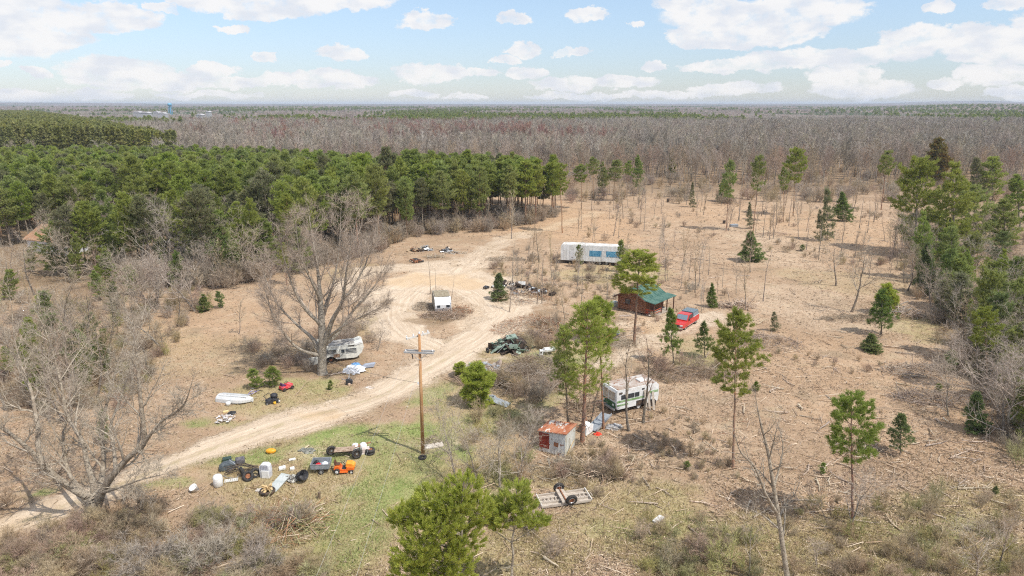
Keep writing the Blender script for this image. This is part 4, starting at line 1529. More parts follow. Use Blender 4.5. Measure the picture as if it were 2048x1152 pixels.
    ('spread', 7, 1950, 1160, 1945, 1035, 'bare_tree', 'forked pale bare tree in the lower right corner', .9),
    ('bare', 4, 1655, 1045, 1590, 940, 'bare_tree', 'slanting bare sapling left of the broad dark pine', .7),
    ('spread', 8, 1632, 1130, 1640, 1075, 'bare_tree', 'little spreading bare bush right of the tall grey snag', 1.1),
    ('bare', 2, 1498, 1150, 1510, 1000, 'bare_tree', 'slender bare tree left of the tall grey snag', .6),
    ('spread', 9, 345, 560, 335, 400, 'bare_tree', 'big grey bare tree standing in the left woods', 1.0),
    ('bare', 0, 1120, 700, 1118, 600, 'bare_tree', 'thin bare tree left of the sparse olive pine', .8),
    ('sapling', 2, 1228, 800, 1226, 690, 'bare_tree', 'thin bare stem just behind the left end of the motorhome', .9),
    ('scrawny', 1, 1136, 860, 1128, 655, 'pine_tree', 'lower faded pine crown close beside the sparse olive pine', 1.0),
    ('spread', 1, 30, 565, 28, 478, 'bare_tree', 'grey bushy bare tree in front of the left end of the orange roofed house', 1.2),
    ('spread', 3, 132, 582, 135, 520, 'bare_tree', 'low bare tree in front of the white metal building at the left', 1.3),
    ('dense', 2, 60, 545, 62, 486, 'pine_tree', 'small pine in front of the orange roofed house wall', .8),
    ('bare', 1, 70, 590, 66, 470, 'bare_tree', 'twiggy bare tree in front of the orange roofed house', 1.2),
    ('dense', 4, 150, 565, 150, 470, 'pine_tree', 'green pine in front of the left end of the white metal building', .7),
    ('spread', 4, 8, 600, 10, 490, 'bare_tree', 'grey bare tree at the left edge by the orange roofed house', 1.2),
    ('bare', 3, 290, 560, 300, 430, 'bare_tree', 'grey bare tree in the left woods right of the house', 1.2),
    ('bare', 0, 82, 500, 84, 420, 'bare_tree', 'pale bare tree above the orange roofed house', 1.2),
    ('spread', 2, 1820, 520, 1825, 430, 'bare_tree', 'pale fan of bare branches at the foot of the right-hand cluster', .9),
]


def build_field_trees():
    for k, t in enumerate(TREES):
        kind, i, bx, by, tx, ty, nm, lab, wide = t
        field_tree(kind, i, bx, by, tx, ty, nm, lab, 'pine tree' if nm == 'pine_tree' else ('spruce tree' if nm == 'spruce_tree' else 'tree'), wide=wide)
    rs = np.random.RandomState(21)
    # thin saplings left standing over the back of the clearing
    n = 0
    while n < 170:
        px, py = rs.uniform(1000, 1800), 385 + 240 * rs.rand() ** 1.7
        if px < 1150 and py < 470 or (px > 1560 and py > 560) or (1110 < px < 1250 and 495 < py < 545) or (1225 < px < 1400 and py > 585):
            continue
        if inside(np.array([G(px, py).x]), np.array([G(px, py).y]), STAND_W)[0]:
            continue
        kind = ['sapling', 'pole', 'sapling', 'sapling'][rs.randint(4)]
        me, h0 = proto(kind, rs.randint(3))
        h = rs.uniform(4, 9.5) + (2 if py < 480 else 0)
        place_tree('sapling', me, 'thin leafless sapling left standing on the back of the clearing', 'sapling', G(px, py), h / h0 * .95, rs.rand() * 6.28,
                   'thin saplings on the back of the clearing', sz=h / h0)
        n += 1
    # bare trees of the left woods
    n = 0
    while n < 46:
        px, py = rs.uniform(-60, 420), rs.uniform(575, 850)
        if px > 420 - (py - 575) * .55 or (py > 800 and px > 180) or (px < 250 and py < 655 and rs.rand() < .75):
            continue
        me, h0 = proto(['bare', 'spread', 'sapling', 'bare'][rs.randint(4)], rs.randint(4))
        h = rs.uniform(6, 10.5)
        place_tree('bare_tree', me, 'grey leafless tree in the thicket at the left of the clearing', 'tree', G(px, py), h / h0 * 1.05, rs.rand() * 6.28,
                   'leafless trees in the left thicket', sz=h / h0)
        n += 1
    n = 0
    while n < 42:
        px, py = rs.uniform(130, 600), rs.uniform(480, 572)
        if py > np.interp(px, [130, 330, 430, 520, 600], [560, 570, 572, 556, 535]):
            continue
        me, h0 = proto(['bare', 'spread', 'bare'][rs.randint(3)], rs.randint(4))
        h = rs.uniform(9, 13)
        place_tree('bare_tree', me, 'brown leafless tree mixed among the pines of the left woods', 'tree', G(px, py), h / h0 * .95, rs.rand() * 6.28,
                   'leafless trees mixed among the left pines', sz=h / h0)
        n += 1
    # bare trees of the right woods and in front of the pine stand
    n = 0
    while n < 54:
        px, py = rs.uniform(1800, 2080), rs.uniform(470, 880)
        if px < 1800 + max(0, (py - 560)) * .62:
            continue
        me, h0 = proto(['bare', 'spread', 'sapling', 'spread'][rs.randint(4)], rs.randint(4))
        h = rs.uniform(5, 9)
        place_tree('bare_tree', me, 'grey leafless tree in the tangle at the right of the clearing', 'tree', G(px, py), h / h0 * 1.05, rs.rand() * 6.28,
                   'leafless trees in the right tangle', sz=h / h0)
        n += 1
    for n_, (fx, fy, hs, lab, grp, ok) in ((26, ((1830, 2090), (470, 900), (4.5, 8.5), 'olive pine half hidden in the tangle at the right of the clearing', 'pines in the right tangle', lambda x, y: x > 1850 + max(0, y - 560) * .55)),
                                          (20, ((-40, 250), (600, 790), (3.0, 6.0), 'small green pine half hidden among bare trees in the left thicket', 'small pines in the left thicket', lambda x, y: x < 300 - (y - 600) * .4)),
                                          (16, ((230, 620), (500, 575), (6.0, 10.0), 'ragged pine at the front of the left woods', 'ragged pines along the front of the left woods', lambda x, y: True))):
        n = 0
        while n < n_:
            px, py = rs.uniform(*fx), rs.uniform(*fy)
            if not ok(px, py):
                continue
            me, h0 = proto(['dense', 'scrawny', 'dense', 'youngpine'][rs.randint(4)], rs.randint(2))
            h = rs.uniform(*hs)
            place_tree('pine_tree', me, lab, 'pine tree', G(px, py), h / h0 * rs.uniform(.95, 1.3), rs.rand() * 6.28, grp, sz=h / h0)
            n += 1
    n = 0
    while n < 60:
        px = rs.uniform(330, 1110)
        edge = np.interp(px, [330, 430, 520, 590, 660, 720, 790, 850, 1000, 1110], [572, 576, 560, 538, 527, 515, 488, 470, 459, 436])
        py = edge + rs.uniform(-16, 8)
        me, h0 = proto(['sapling', 'sapling', 'pole', 'bare'][rs.randint(4)], rs.randint(3))
        h = rs.uniform(4, 9)
        place_tree('sapling', me, 'thin leafless sapling at the foot of the pine stand', 'sapling', G(px, py), h / h0, rs.rand() * 6.28,
                   'thin saplings at the foot of the pine stand', sz=h / h0)
        n += 1


# ---------------------------------------------------------------- the big trees
def img_limb(pts, Y0):
    """limb given as (px, py, depth offset, radius)"""
    return [(at(px, py, Y0 + dy), r) for px, py, dy, r in pts]


def build_big_trees():
    # broad old tree over the travel trailer
    b = G(645, 748)
    Y = b.y
    L = [[(645, 748, 0, .62), (644, 735, 0, .50), (645, 690, 0, .44), (643, 640, .3, .36), (640, 589, .6, .24), (634, 530, 1.0, .13), (625, 478, 1.5, .07), (618, 430, 2.0, .03)],
         [(645, 700, 0, .34), (664, 642, -.6, .24), (684, 604, -1.2, .18), (692, 550, -2.0, .11), (703, 480, -2.6, .06), (716, 424, -3.0, .02)],
         [(648, 690, 0, .28), (679, 663, .8, .18), (708, 619, 1.8, .13), (745, 578, 2.6, .08), (772, 530, 3.2, .03)],
         [(643, 700, 0, .28), (620, 672, 1, .19), (599, 654, 1.6, .15), (564, 619, 2.2, .11), (541, 583, 2.6, .07), (522, 530, 3, .03)],
         [(643, 712, 0, .22), (602, 700, -1, .15), (576, 677, -1.8, .12), (547, 633, -2.6, .08), (530, 580, -3.2, .03)],
         [(644, 650, 0, .24), (611, 619, -.8, .16), (588, 580, -1.6, .11), (572, 530, -2.2, .06), (560, 480, -2.6, .03)],
         [(643, 630, .2, .22), (655, 600, 1.5, .15), (668, 560, 2.6, .11), (678, 500, 3.4, .06), (682, 420, 3.8, .02)],
         [(641, 600, .4, .18), (622, 560, -1, .11), (600, 510, -2, .07), (590, 440, -2.6, .03)],
         [(650, 680, 0, .18), (690, 650, -2, .12), (730, 630, -3, .07), (770, 610, -4, .03)],
         [(684, 604, -1.2, .14), (715, 560, -.4, .10), (738, 510, 0, .05), (752, 450, .4, .02)]]
    L = [img_limb(l, Y) for l in L]
    for l in L:
        for k, (p, r) in enumerate(l):
            l[k] = (p - b, r)
    m = limbs_tree_meshes('big_bare_tree', 31, L, levels=3, kids=(12, 7, 5), per=5, twigw=.016, minr=.010, ratio=.30, spread=.62, up=.09, twig=TWIG_GREY, twigl=(.35, .95), start=.30)
    t = thing('bare_tree', 'big broad bare tree with thick pale trunk in front of the old travel trailer', 'tree', b)
    link('trunk', m[0], t); link('crown', m[1], t)
    # forked giant in the lower left
    b = G(188, 1032)
    Y = b.y
    L = [[(188, 1032, 0, .62), (188, 1018, 0, .52), (187, 1000, 0, .50), (180, 992, 0, .34), (164, 988, -.3, .28), (117, 958, -.8, .23), (85, 929, -1.2, .20), (62, 903, -1.6, .16), (32, 876, -2, .13), (0, 853, -2.4, .09), (-60, 800, -3, .04)],
         [(80, 922, -1.3, .18), (76, 888, -1.0, .16), (76, 859, -.6, .15), (70, 823, 0, .13), (62, 780, .6, .10), (44, 735, 1.2, .07), (29, 677, 1.8, .05), (23, 610, 2.2, .02)],
         [(188, 1002, 0, .34), (188, 975, .4, .24), (173, 923, .9, .19), (167, 888, 1.3, .16), (147, 853, 1.8, .14), (132, 823, 2.2, .12), (120, 760, 2.8, .09), (97, 677, 3.4, .05), (73, 625, 3.8, .02)],
         [(195, 1000, 0, .32), (202, 964, 1.8, .22), (208, 917, 2.8, .17), (205, 888, 3.2, .16), (205, 844, 3.8, .13), (217, 795, 4.4, .10), (228, 755, 4.8, .07), (245, 700, 5.4, .03)],
         [(196, 1005, 0, .36), (205, 982, -.4, .28), (229, 947, -.9, .23), (258, 914, -1.3, .19), (287, 888, -1.6, .17), (286, 844, -1.6, .15), (281, 800, -1.6, .13), (277, 750, -1.4, .10), (273, 692, -1.0, .06), (284, 640, -.6, .02)],
         [(287, 888, -1.6, .12), (322, 844, -2.4, .09), (366, 812, -3, .06), (384, 765, -3.4, .02)],
         [(170, 990, -.3, .2), (140, 950, 1.5, .15), (128, 905, 2.5, .12), (128, 860, 3.4, .10), (150, 790, 4.5, .06), (160, 720, 5.2, .02)],
         [(232, 945, -.9, .16), (228, 900, 1.0, .12), (222, 850, 2.0, .10), (240, 800, 3.0, .07), (262, 730, 3.6, .03)],
         [(205, 985, -.6, .12), (240, 975, -2.6, .08), (280, 960, -4, .05), (330, 948, -5, .02)]]
    L = [img_limb(l, Y) for l in L]
    for l in L:
        for k, (p, r) in enumerate(l):
            l[k] = (p - b, r)
    m = limbs_tree_meshes('forked_tree', 47, L, levels=3, kids=(11, 7, 5), per=5, twigw=.014, minr=.009, ratio=.26, spread=.75, up=.06, twig=TWIG_GREY, twigl=(.25, .7), start=.25)
    t = thing('bare_tree', 'huge bare tree splitting low into many grey limbs beside the dirt track, lower left', 'tree', b)
    link('trunk', m[0], t); link('crown', m[1], t)
    # tall grey snag in the foreground right
    b = G(1578, 1178)
    Y = b.y
    L = [[(1578, 1178, 0, .17), (1568, 1110, 0, .15), (1558, 1040, 0, .135), (1545, 960, .1, .11), (1535, 900, .2, .08), (1522, 850, .3, .06), (1512, 800, .3, .02)],
         [(1556, 1030, 0, .10), (1530, 985, -.6, .075), (1510, 935, -1.0, .06), (1482, 905, -1.2, .045), (1470, 870, -1.3, .015)],
         [(1548, 975, .1, .07), (1560, 930, .6, .045), (1566, 890, .9, .03), (1556, 850, 1.1, .01)],
         [(1538, 920, .2, .06), (1548, 880, -.5, .035), (1555, 850, -.8, .01)],
         [(1530, 985, -.6, .05), (1500, 925, .2, .03), (1490, 890, .4, .01)]]
    L = [img_limb(l, Y) for l in L]
    for l in L:
        for k, (p, r) in enumerate(l):
            l[k] = (p - b, r)
    m = limbs_tree_meshes('grey_snag', 53, L, levels=2, kids=(8, 4), per=2, twigw=.012, minr=.008, ratio=.22, spread=.7, up=.06, twig=BARK_GREY, twigl=(.2, .5), start=.25)
    t = thing('bare_tree', 'tall grey nearly twigless tree rising from the bottom edge, right of centre', 'tree', b)
    link('trunk', m[0], t); link('crown', m[1], t)
    # foreground pines: each a trunk with boughs that end in separate needle clumps
    def clump_pine(seed, bx, by, lobes, label, needle, bark, tr, topz):
        rng = random.Random(seed)
        rs = np.random.RandomState(seed)
        p = G(bx, by)
        segs, C, D = [], [], []
        axis_pts = [Vector((0, 0, -.2))]
        top = at(*topz, p.y) - p
        for i in range(1, 9):
            f = i / 8
            axis_pts.append(Vector((top.x * f + rng.gauss(0, .06), rng.gauss(0, .06), top.z * f)))
        for i in range(8):
            segs.append((axis_pts[i], axis_pts[i + 1], tr * (1 - i / 8 * .8), tr * (1 - (i + 1) / 8 * .8), 0))
        for (lx, ly, dy, rad) in lobes:
            c = at(lx, ly, p.y + dy) - p
            rd = rad * (p.y + dy) / 1365 / .83
            zz = max(.3, min(top.z * .97, c.z - Vector((c.x - top.x * .5, c.y, 0)).length * .55))
            f = zz / top.z * 8
            j = int(min(7, f))
            o = axis_pts[j].lerp(axis_pts[j + 1], min(1, f - j))
            mid = o.lerp(c, .55) - Vector((0, 0, .12 * rd))
            segs += [(o, mid, tr * .38, tr * .26, 1), (mid, c, tr * .26, tr * .12, 1)]
            n = int(38 * rd * rd + 26)
            for k in range(n):
                v = vrand(rng).normalized()
                v.z = v.z * .62 + .18
                q = c + v * rd * rng.uniform(.35, 1.0) ** .7
                if rng.random() < .28:
                    segs.append((mid.lerp(c, rng.random()), q, tr * .07, .008, 1))
                # each shoot is a short candle of tufts
                dd = (v + Vector((0, 0, .7))).normalized()
                for e in range(3):
                    C.append(q + dd * (.14 * e)); D.append(dd)
        for k in range(16):
            z = top.z * rng.uniform(.12, .6)
            a_ = rng.random() * 6.28
            o = axis_pts[int(z / top.z * 8)]
            d = Vector((math.cos(a_), math.sin(a_), rng.uniform(0, .4)))
            segs.append((o, o + d * rng.uniform(.5, 1.5), tr * .12, .008, 1))
        V, Q = tufts([tuple(c) for c in C], [tuple(d) for d in D], rs, 20, .21, .030, cone=.75, upb=.3)
        place_tree('pine_tree', (seg_mesh('foreground_pine_trunk', segs, bark, (9, 4)), mesh_np('foreground_pine_crown', V, [Q], needle)), label, 'pine tree', p)
    clump_pine(71, 905, 1290, [(930, 985, .4, 38), (905, 1012, 0, 42), (868, 1000, -.3, 30), (850, 1030, .3, 34), (812, 1032, -.4, 26), (800, 1048, .2, 18), (880, 1050, -.8, 46), (925, 1040, 1.0, 44), (955, 1022, .6, 30),
                               (845, 1082, -1.2, 42), (890, 1100, -.4, 48), (930, 1085, .2, 36), (825, 1112, -1.4, 36), (870, 1140, -.6, 50), (915, 1135, .4, 42), (820, 1150, -1.0, 38), (900, 1180, 0, 50), (850, 1190, -.8, 50)],
               'bright green pine with wide tufted crown nearest to the viewer, bottom centre', NEEDLE_FG, BARK_PINE_GREY, .14, (928, 962))
    clump_pine(77, 1022, 1185, [(1033, 990, 0, 26), (1012, 1012, .4, 26), (1045, 1015, -.3, 26), (985, 1028, .2, 24), (1020, 1038, -.5, 30), (1055, 1042, .2, 28), (1078, 1048, .5, 16), (970, 1045, .6, 16), (1000, 1050, 0, 20)],
               'small flat topped pine on a grey trunk beside the nearest pine', NEEDLE_FG, BARK_GREY, .10, (1030, 978))


# ---------------------------------------------------------------- shrubs and thicket
def shrub_mesh(name, seed, h, stems=9, mat=BRUSH, spread=.5, kids=(7, 4), per=5, tw=.012, tl=(.2, .5), minr=.006):
    rng = random.Random(seed)
    rs = np.random.RandomState(seed)
    segs, tips = [], []
    for i in range(stems):
        a = rng.random() * 6.28
        q = Vector((math.cos(a), math.sin(a), 0)) * rng.random() * h * .22
        d = Vector((math.cos(a) * rng.random() * spread, math.sin(a) * rng.random() * spread, 1))
        grow(rng, q + Vector((0, 0, -.05)), d, h * rng.uniform(.55, 1.0), .012 * h + .008, 1, 3, segs, tips, (0,) + kids, .6, .03, .12, .2, .15, .45, minr)
    V, T = sprays(tips, rs, per, tl, tw)
    return seg_mesh(name, segs, mat, (4, 4, 3, 3), blades=(V, T))


SHRUBS = [shrub_mesh('shrub', 600 + i, 2.0, stems=[9, 12, 7, 10, 8, 11][i], mat=[BRUSH, TWIG_GREY, BRUSH_OLIVE, TWIG, BRUSH, BRUSH_OLIVE][i], spread=[.6, .9, .7, 1.0, .5, .8][i], per=6) for i in range(6)]


def build_shrubs():
    rs = np.random.RandomState(5)
    # brushy foreground, lower left
    n = 0
    while n < 115:
        px, py = rs.uniform(-40, 640), rs.uniform(1055, 1230)
        if px > 330 and py < 1085:
            continue
        if py < 1030 + abs(px - 300) * .05 or (px > 560 and py < 1080) or (px < 180 and py < 1105):
            continue
        k = rs.choice([0, 2, 4, 0, 3, 5])
        o = link('bare_shrub', SHRUBS[k], None, G(px, py), rs.rand() * 6.28)
        s = rs.uniform(.6, 1.0)
        o.scale = (s * 1.2, s * 1.2, s * .85)
        tag(o, 'brown twiggy shrub in the thicket along the bottom left', 'shrub', 'shrubs in the thicket along the bottom left')
        n += 1
    named = [(440, 1110, 1.1, 1, 'grey tangled shrub in front of the junk on the grass, bottom left'), (520, 1140, 1.15, 1, 'grey tangled shrub at the bottom, left of the foreground pine'),
             (400, 1140, 1.2, 1, 'pale grey shrub at the bottom edge left of the tangled one'), (300, 1150, 1.3, 1, 'grey shrub at the bottom edge under the big forked tree'),
             (1400, 1120, .9, 3, 'dark bushy thicket shrub left of the tall grey snag'), (1340, 1135, .9, 0, 'brown thicket shrub at the bottom right of centre'),
             (1450, 1140, 1.1, 2, 'olive budding shrub at the bottom beside the snag'), (1320, 745, 1.0, 3, 'brown brush heap right behind the motorhome'),
             (1060, 1060, .8, 1, 'small bare bush by the upturned trailer frame'), (1110, 1110, .7, 3, 'small brown bush under the foreground pines')]
    for px, py, s, k, lab in named:
        o = link('bare_shrub', SHRUBS[k], None, G(px, py), rs.rand() * 6.28)
        o.scale = (s * 1.25, s * 1.25, s)
        tag(o, lab, 'shrub')
    # budding green bushes between the pole and the shed
    n = 0
    while n < 16:
        px, py = rs.uniform(930, 1085), rs.uniform(830, 965)
        o = link('budding_bush', SHRUBS[[2, 5, 0][rs.randint(3)]], None, G(px, py), rs.rand() * 6.28)
        s = rs.uniform(.7, 1.15)
        o.scale = (s, s, s)
        tag(o, 'olive budding bush in the clump between the utility pole and the rusty shed', 'bush', 'budding bushes left of the rusty shed')
        n += 1
    # uncountable undergrowth
    P, S, I = [], [], []

    def area(n, fx, fy, s0, s1, kinds, ok=None):
        c = 0
        for _ in range(n * 6):
            px, py = rs.uniform(*fx), rs.uniform(*fy)
            if ok and not ok(px, py):
                continue
            g = G(px, py)
            P.append(tuple(g)); S.append(rs.uniform(s0, s1)); I.append(kinds[rs.randint(len(kinds))])
            c += 1
            if c >= n:
                break
    edge = lambda px: np.interp(px, [-60, 230, 330, 430, 520, 590, 660, 720, 790, 850, 1000, 1110], [575, 560, 572, 578, 560, 538, 527, 515, 488, 470, 460, 436])
    area(420, (-60, 1110), (430, 600), .9, 2.1, [0, 1, 3, 3, 1], lambda x, y: edge(x) - 26 < y < edge(x) + 4 and x > 230)
    area(380, (-80, 480), (570, 820), .4, 1.05, [0, 1, 3, 4, 2, 3], lambda x, y: x < 440 - (y - 575) * .75 and not (x < 230 and y < 605))
    area(270, (1780, 2120), (430, 930), .5, 1.3, [0, 1, 3, 4, 2, 1], lambda x, y: x > 1800 + max(0, y - 560) * .62)
    area(330, (1130, 2080), (345, 408), .9, 2.2, [3, 0, 4, 1])
    area(150, (1150, 1830), (400, 600), .25, .9, [0, 3, 4, 1], lambda x, y: vnoise(G(x, y).x, G(x, y).y, 14, 7) > .55)
    area(34, (960, 1120), (520, 700), .5, 1.0, [3, 0, 4], lambda x, y: x > 1010 or y < 560)
    area(120, (965, 1270), (500, 605), .25, .7, [0, 3, 4, 1])
    area(40, (1010, 1130), (600, 705), .3, .8, [0, 3, 4])
    area(60, (1090, 1330), (640, 760), .2, .5, [0, 3, 4])
    area(40, (1100, 1330), (880, 1000), .2, .5, [0, 3, 4])
    area(16, (990, 1110), (735, 810), .7, 1.1, [3, 1, 0])
    area(44, (1270, 1520), (1040, 1180), .35, .75, [0, 2, 4, 5])
    area(90, (1560, 2080), (990, 1180), .3, .8, [0, 2, 4])
    area(22, (500, 640), (690, 745), .4, .9, [3, 1])
    area(16, (1100, 1260), (915, 960), .4, .8, [3, 0])
    area(8, (1320, 1450), (725, 765), .5, .9, [3, 0])
    area(90, (1300, 1900), (620, 960), .15, .5, [0, 3, 4], lambda x, y: vnoise(G(x, y).x, G(x, y).y, 8, 7) > .55)
    area(60, (380, 620), (990, 1060), .4, .8, [0, 4, 5, 1], lambda x, y: y > 1040)
    area(22, (640, 760), (650, 700), .6, 1.1, [3, 1])
    area(120, (-60, 330), (1010, 1150), .5, .9, [0, 4, 3])
    P, S, I = np.array(P), np.array(S), np.array(I)
    rd = masks(P[:, 0], P[:, 1])[0]
    m = rd < .2
    scatter('underbrush', 'low tangled bare underbrush along the edges of the clearing and woods', 'underbrush', SHRUBS, P[m], S[m], rs.rand(m.sum()) * 6.28, I[m])


# ---------------------------------------------------------------- debris, grass
def ground_points(n, fy, rs, fx=(-120, 2170)):
    px = rs.uniform(fx[0], fx[1], n); py = rs.uniform(fy[0], fy[1], n)
    a = (px - 1024) / FPX; b = (576 - py) / FPX
    dy = math.cos(PITCH) + b * math.sin(PITCH); dz = -math.sin(PITCH) + b * math.cos(PITCH)
    t = H / -dz
    return a * t, dy * t


CHIP = matl('split_wood', (0.30, 0.20, 0.13), .9, rnd_island=(0.72, 0.60, 0.46))
CHIP_DARK = matl('old_bark', (0.10, 0.075, 0.05), .95, rnd_island=(0.26, 0.19, 0.13))
LOG = matl('bleached_wood', (0.56, 0.47, 0.36), .9, col2=(0.42, 0.33, 0.24), scale=3, col3=(0.26, 0.19, 0.13), scale3=7, bump=.4, rnd=.3)
LOG_GREY = matl('weathered_log', (0.36, 0.29, 0.23), .9, col2=(0.46, 0.39, 0.32), scale=3, col3=(0.19, 0.14, 0.10), scale3=6, bump=.4, rnd=.3)
GRASS_DRY = matl('dry_grass_blades', (0.30, 0.235, 0.115), .9, rnd_island=(0.58, 0.48, 0.28), trans=.2)
GRASS_GREEN = matl('green_grass_blades', (0.15, 0.21, 0.055), .9, rnd_island=(0.36, 0.39, 0.15), trans=.25)


def sticks_mesh(name, X, Y, L, Wd, mat, rs, tilt=.12):
    n = len(X)
    a = rs.rand(n) * 6.28
    t = rs.randn(n) * tilt
    D = np.stack([np.cos(a) * np.cos(t), np.sin(a) * np.cos(t), np.sin(t)], 1)
    Z = gh(X, Y) + .03 + np.abs(np.sin(t)) * L * .5 + rs.rand(n) * .05
    C = np.stack([X, Y, Z], 1)
    V, F = tubes_np(C - D * L[:, None] / 2, C + D * L[:, None] / 2, Wd, Wd * .6, 3)
    return mesh_np(name, V, [F], mat)


def build_debris():
    rs = np.random.RandomState(8)
    X, Y = ground_points(250000, (395, 1175), rs)
    road, green, dry, duff, orange, lat, pale, along = masks(X, Y)
    big = fbm(X, Y, 9, 66, 3)
    pr = (1 - road) * (1 - green * .9) * (1 - dry * .65) * (.35 + 1.1 * sstep(big, .38, .6))
    right = sstep(project(X, Y, 0)[0], 1000, 1250)
    pr *= .45 + .55 * right
    m = rs.rand(len(X)) < pr
    X, Y = X[m], Y[m]
    n = len(X)
    L = .07 + .34 * rs.rand(n) ** 3.0
    L *= 1 + .5 * sstep(Y, 70, 150)
    W_ = .010 + .018 * rs.rand(n)
    W_ *= 1 + .8 * sstep(Y, 70, 150)
    dark = rs.rand(n) < .30
    tag(link('wood_chips', sticks_mesh('wood_chips', X[~dark], Y[~dark], L[~dark], W_[~dark], CHIP, rs)), 'pale wood chips and sticks strewn over the logged ground', 'wood chips', kind='stuff')
    tag(link('bark_litter', sticks_mesh('bark_litter', X[dark], Y[dark], L[dark] * 1.2, W_[dark] * 1.2, CHIP_DARK, rs)), 'dark bark and twig litter strewn over the logged ground', 'litter', kind='stuff')
    # long thin sticks
    X, Y = ground_points(7000, (400, 1175), rs)
    road, green, dry, duff = masks(X, Y)[:4]
    m = rs.rand(len(X)) < (1 - road) * (1 - green) * (1 - dry * .5) * (.3 + .7 * sstep(project(X, Y, 0)[0], 1000, 1300))
    X, Y = X[m], Y[m]
    n = len(X)
    tag(link('loose_sticks', sticks_mesh('loose_sticks', X, Y, .5 + 1.6 * rs.rand(n) ** 2, .014 + .030 * rs.rand(n) ** 2, CHIP, rs, .1)), 'thin loose sticks lying all over the logged ground', 'sticks', kind='stuff')
    # grass
    X, Y = ground_points(560000, (520, 1175), rs)
    road, green, dry, duff = masks(X, Y)[:4]
    px = project(X, Y, 0)[0]
    g = rs.rand(len(X)) < green * (1 - road) * .9
    d = (~g) & (rs.rand(len(X)) < np.maximum(dry, .12 + .3 * (duff > .4)) * (1 - road) * .8)
    for nm, mm, mat, lab, cat in (('green_grass', g, GRASS_GREEN, 'short fresh green grass on the open ground around the track', 'grass'),
                                  ('dry_grass', d, GRASS_DRY, 'straw coloured dry grass tufts over the open ground', 'grass')):
        x, y = X[mm], Y[mm]
        n = len(x)
        z = gh(x, y)
        h = (.06 + .14 * rs.rand(n)) if nm[0] == 'g' else (.08 + .22 * rs.rand(n))
        a = rs.rand(n) * 6.28
        w = .010 + .018 * rs.rand(n)
        lx, ly = rs.randn(n) * .08, rs.randn(n) * .08
        V = np.stack([np.stack([x - np.cos(a) * w, y - np.sin(a) * w, z], 1), np.stack([x + np.cos(a) * w, y + np.sin(a) * w, z], 1), np.stack([x + lx, y + ly, z + h], 1)], 1).reshape(-1, 3)
        tag(link(nm, mesh_np(nm, V, [np.arange(n * 3).reshape(-1, 3)], mat)), lab, cat, kind='stuff')


def branch_obj(p, L, r, a, label, group=None, seed=0, mat=LOG, forks=3, name='fallen_branch', cat='branch'):
    rng = random.Random(seed)
    segs = []
    d = Vector((1, rng.gauss(0, .1), .02))
    q = Vector((-L / 2, 0, r + .03))
    n = 6
    for i in range(n):
        d = (d + Vector((0, rng.gauss(0, .14), rng.gauss(0, .04)))).normalized()
        q2 = q + d * L / n
        q2.z = max(q2.z, r * .6)
        segs.append((q.copy(), q2.copy(), r * (1 - .6 * i / n), r * (1 - .6 * (i + 1) / n), 0))
        if i and rng.random() < forks / n:
            sd_ = 1 if rng.random() < .5 else -1
            e = q + Vector((rng.uniform(.2, .8), sd_ * rng.uniform(.3, .9), rng.uniform(.05, .5))).normalized() * L * rng.uniform(.15, .35)
            segs.append((q.copy(), e, r * .5, r * .15, 1))
            e2 = e + vrand(rng) * L * .07
            segs.append((e, e2, r * .15, .006, 1))
        q = q2
    me = seg_mesh(name, segs, mat, (7, 5))
    o = link(name, me, None, p, a)
    return tag(o, label, cat, group)


def px_branch(x0, y0, x1, y1, r, label, seed, mat=LOG, forks=2, **kw):
    a, b = G(x0, y0), G(x1, y1)
    m = (a + b) / 2
    return branch_obj(m, (b - a).length, r, math.atan2(b.y - a.y, b.x - a.x), label, None, seed, mat, forks, **kw)


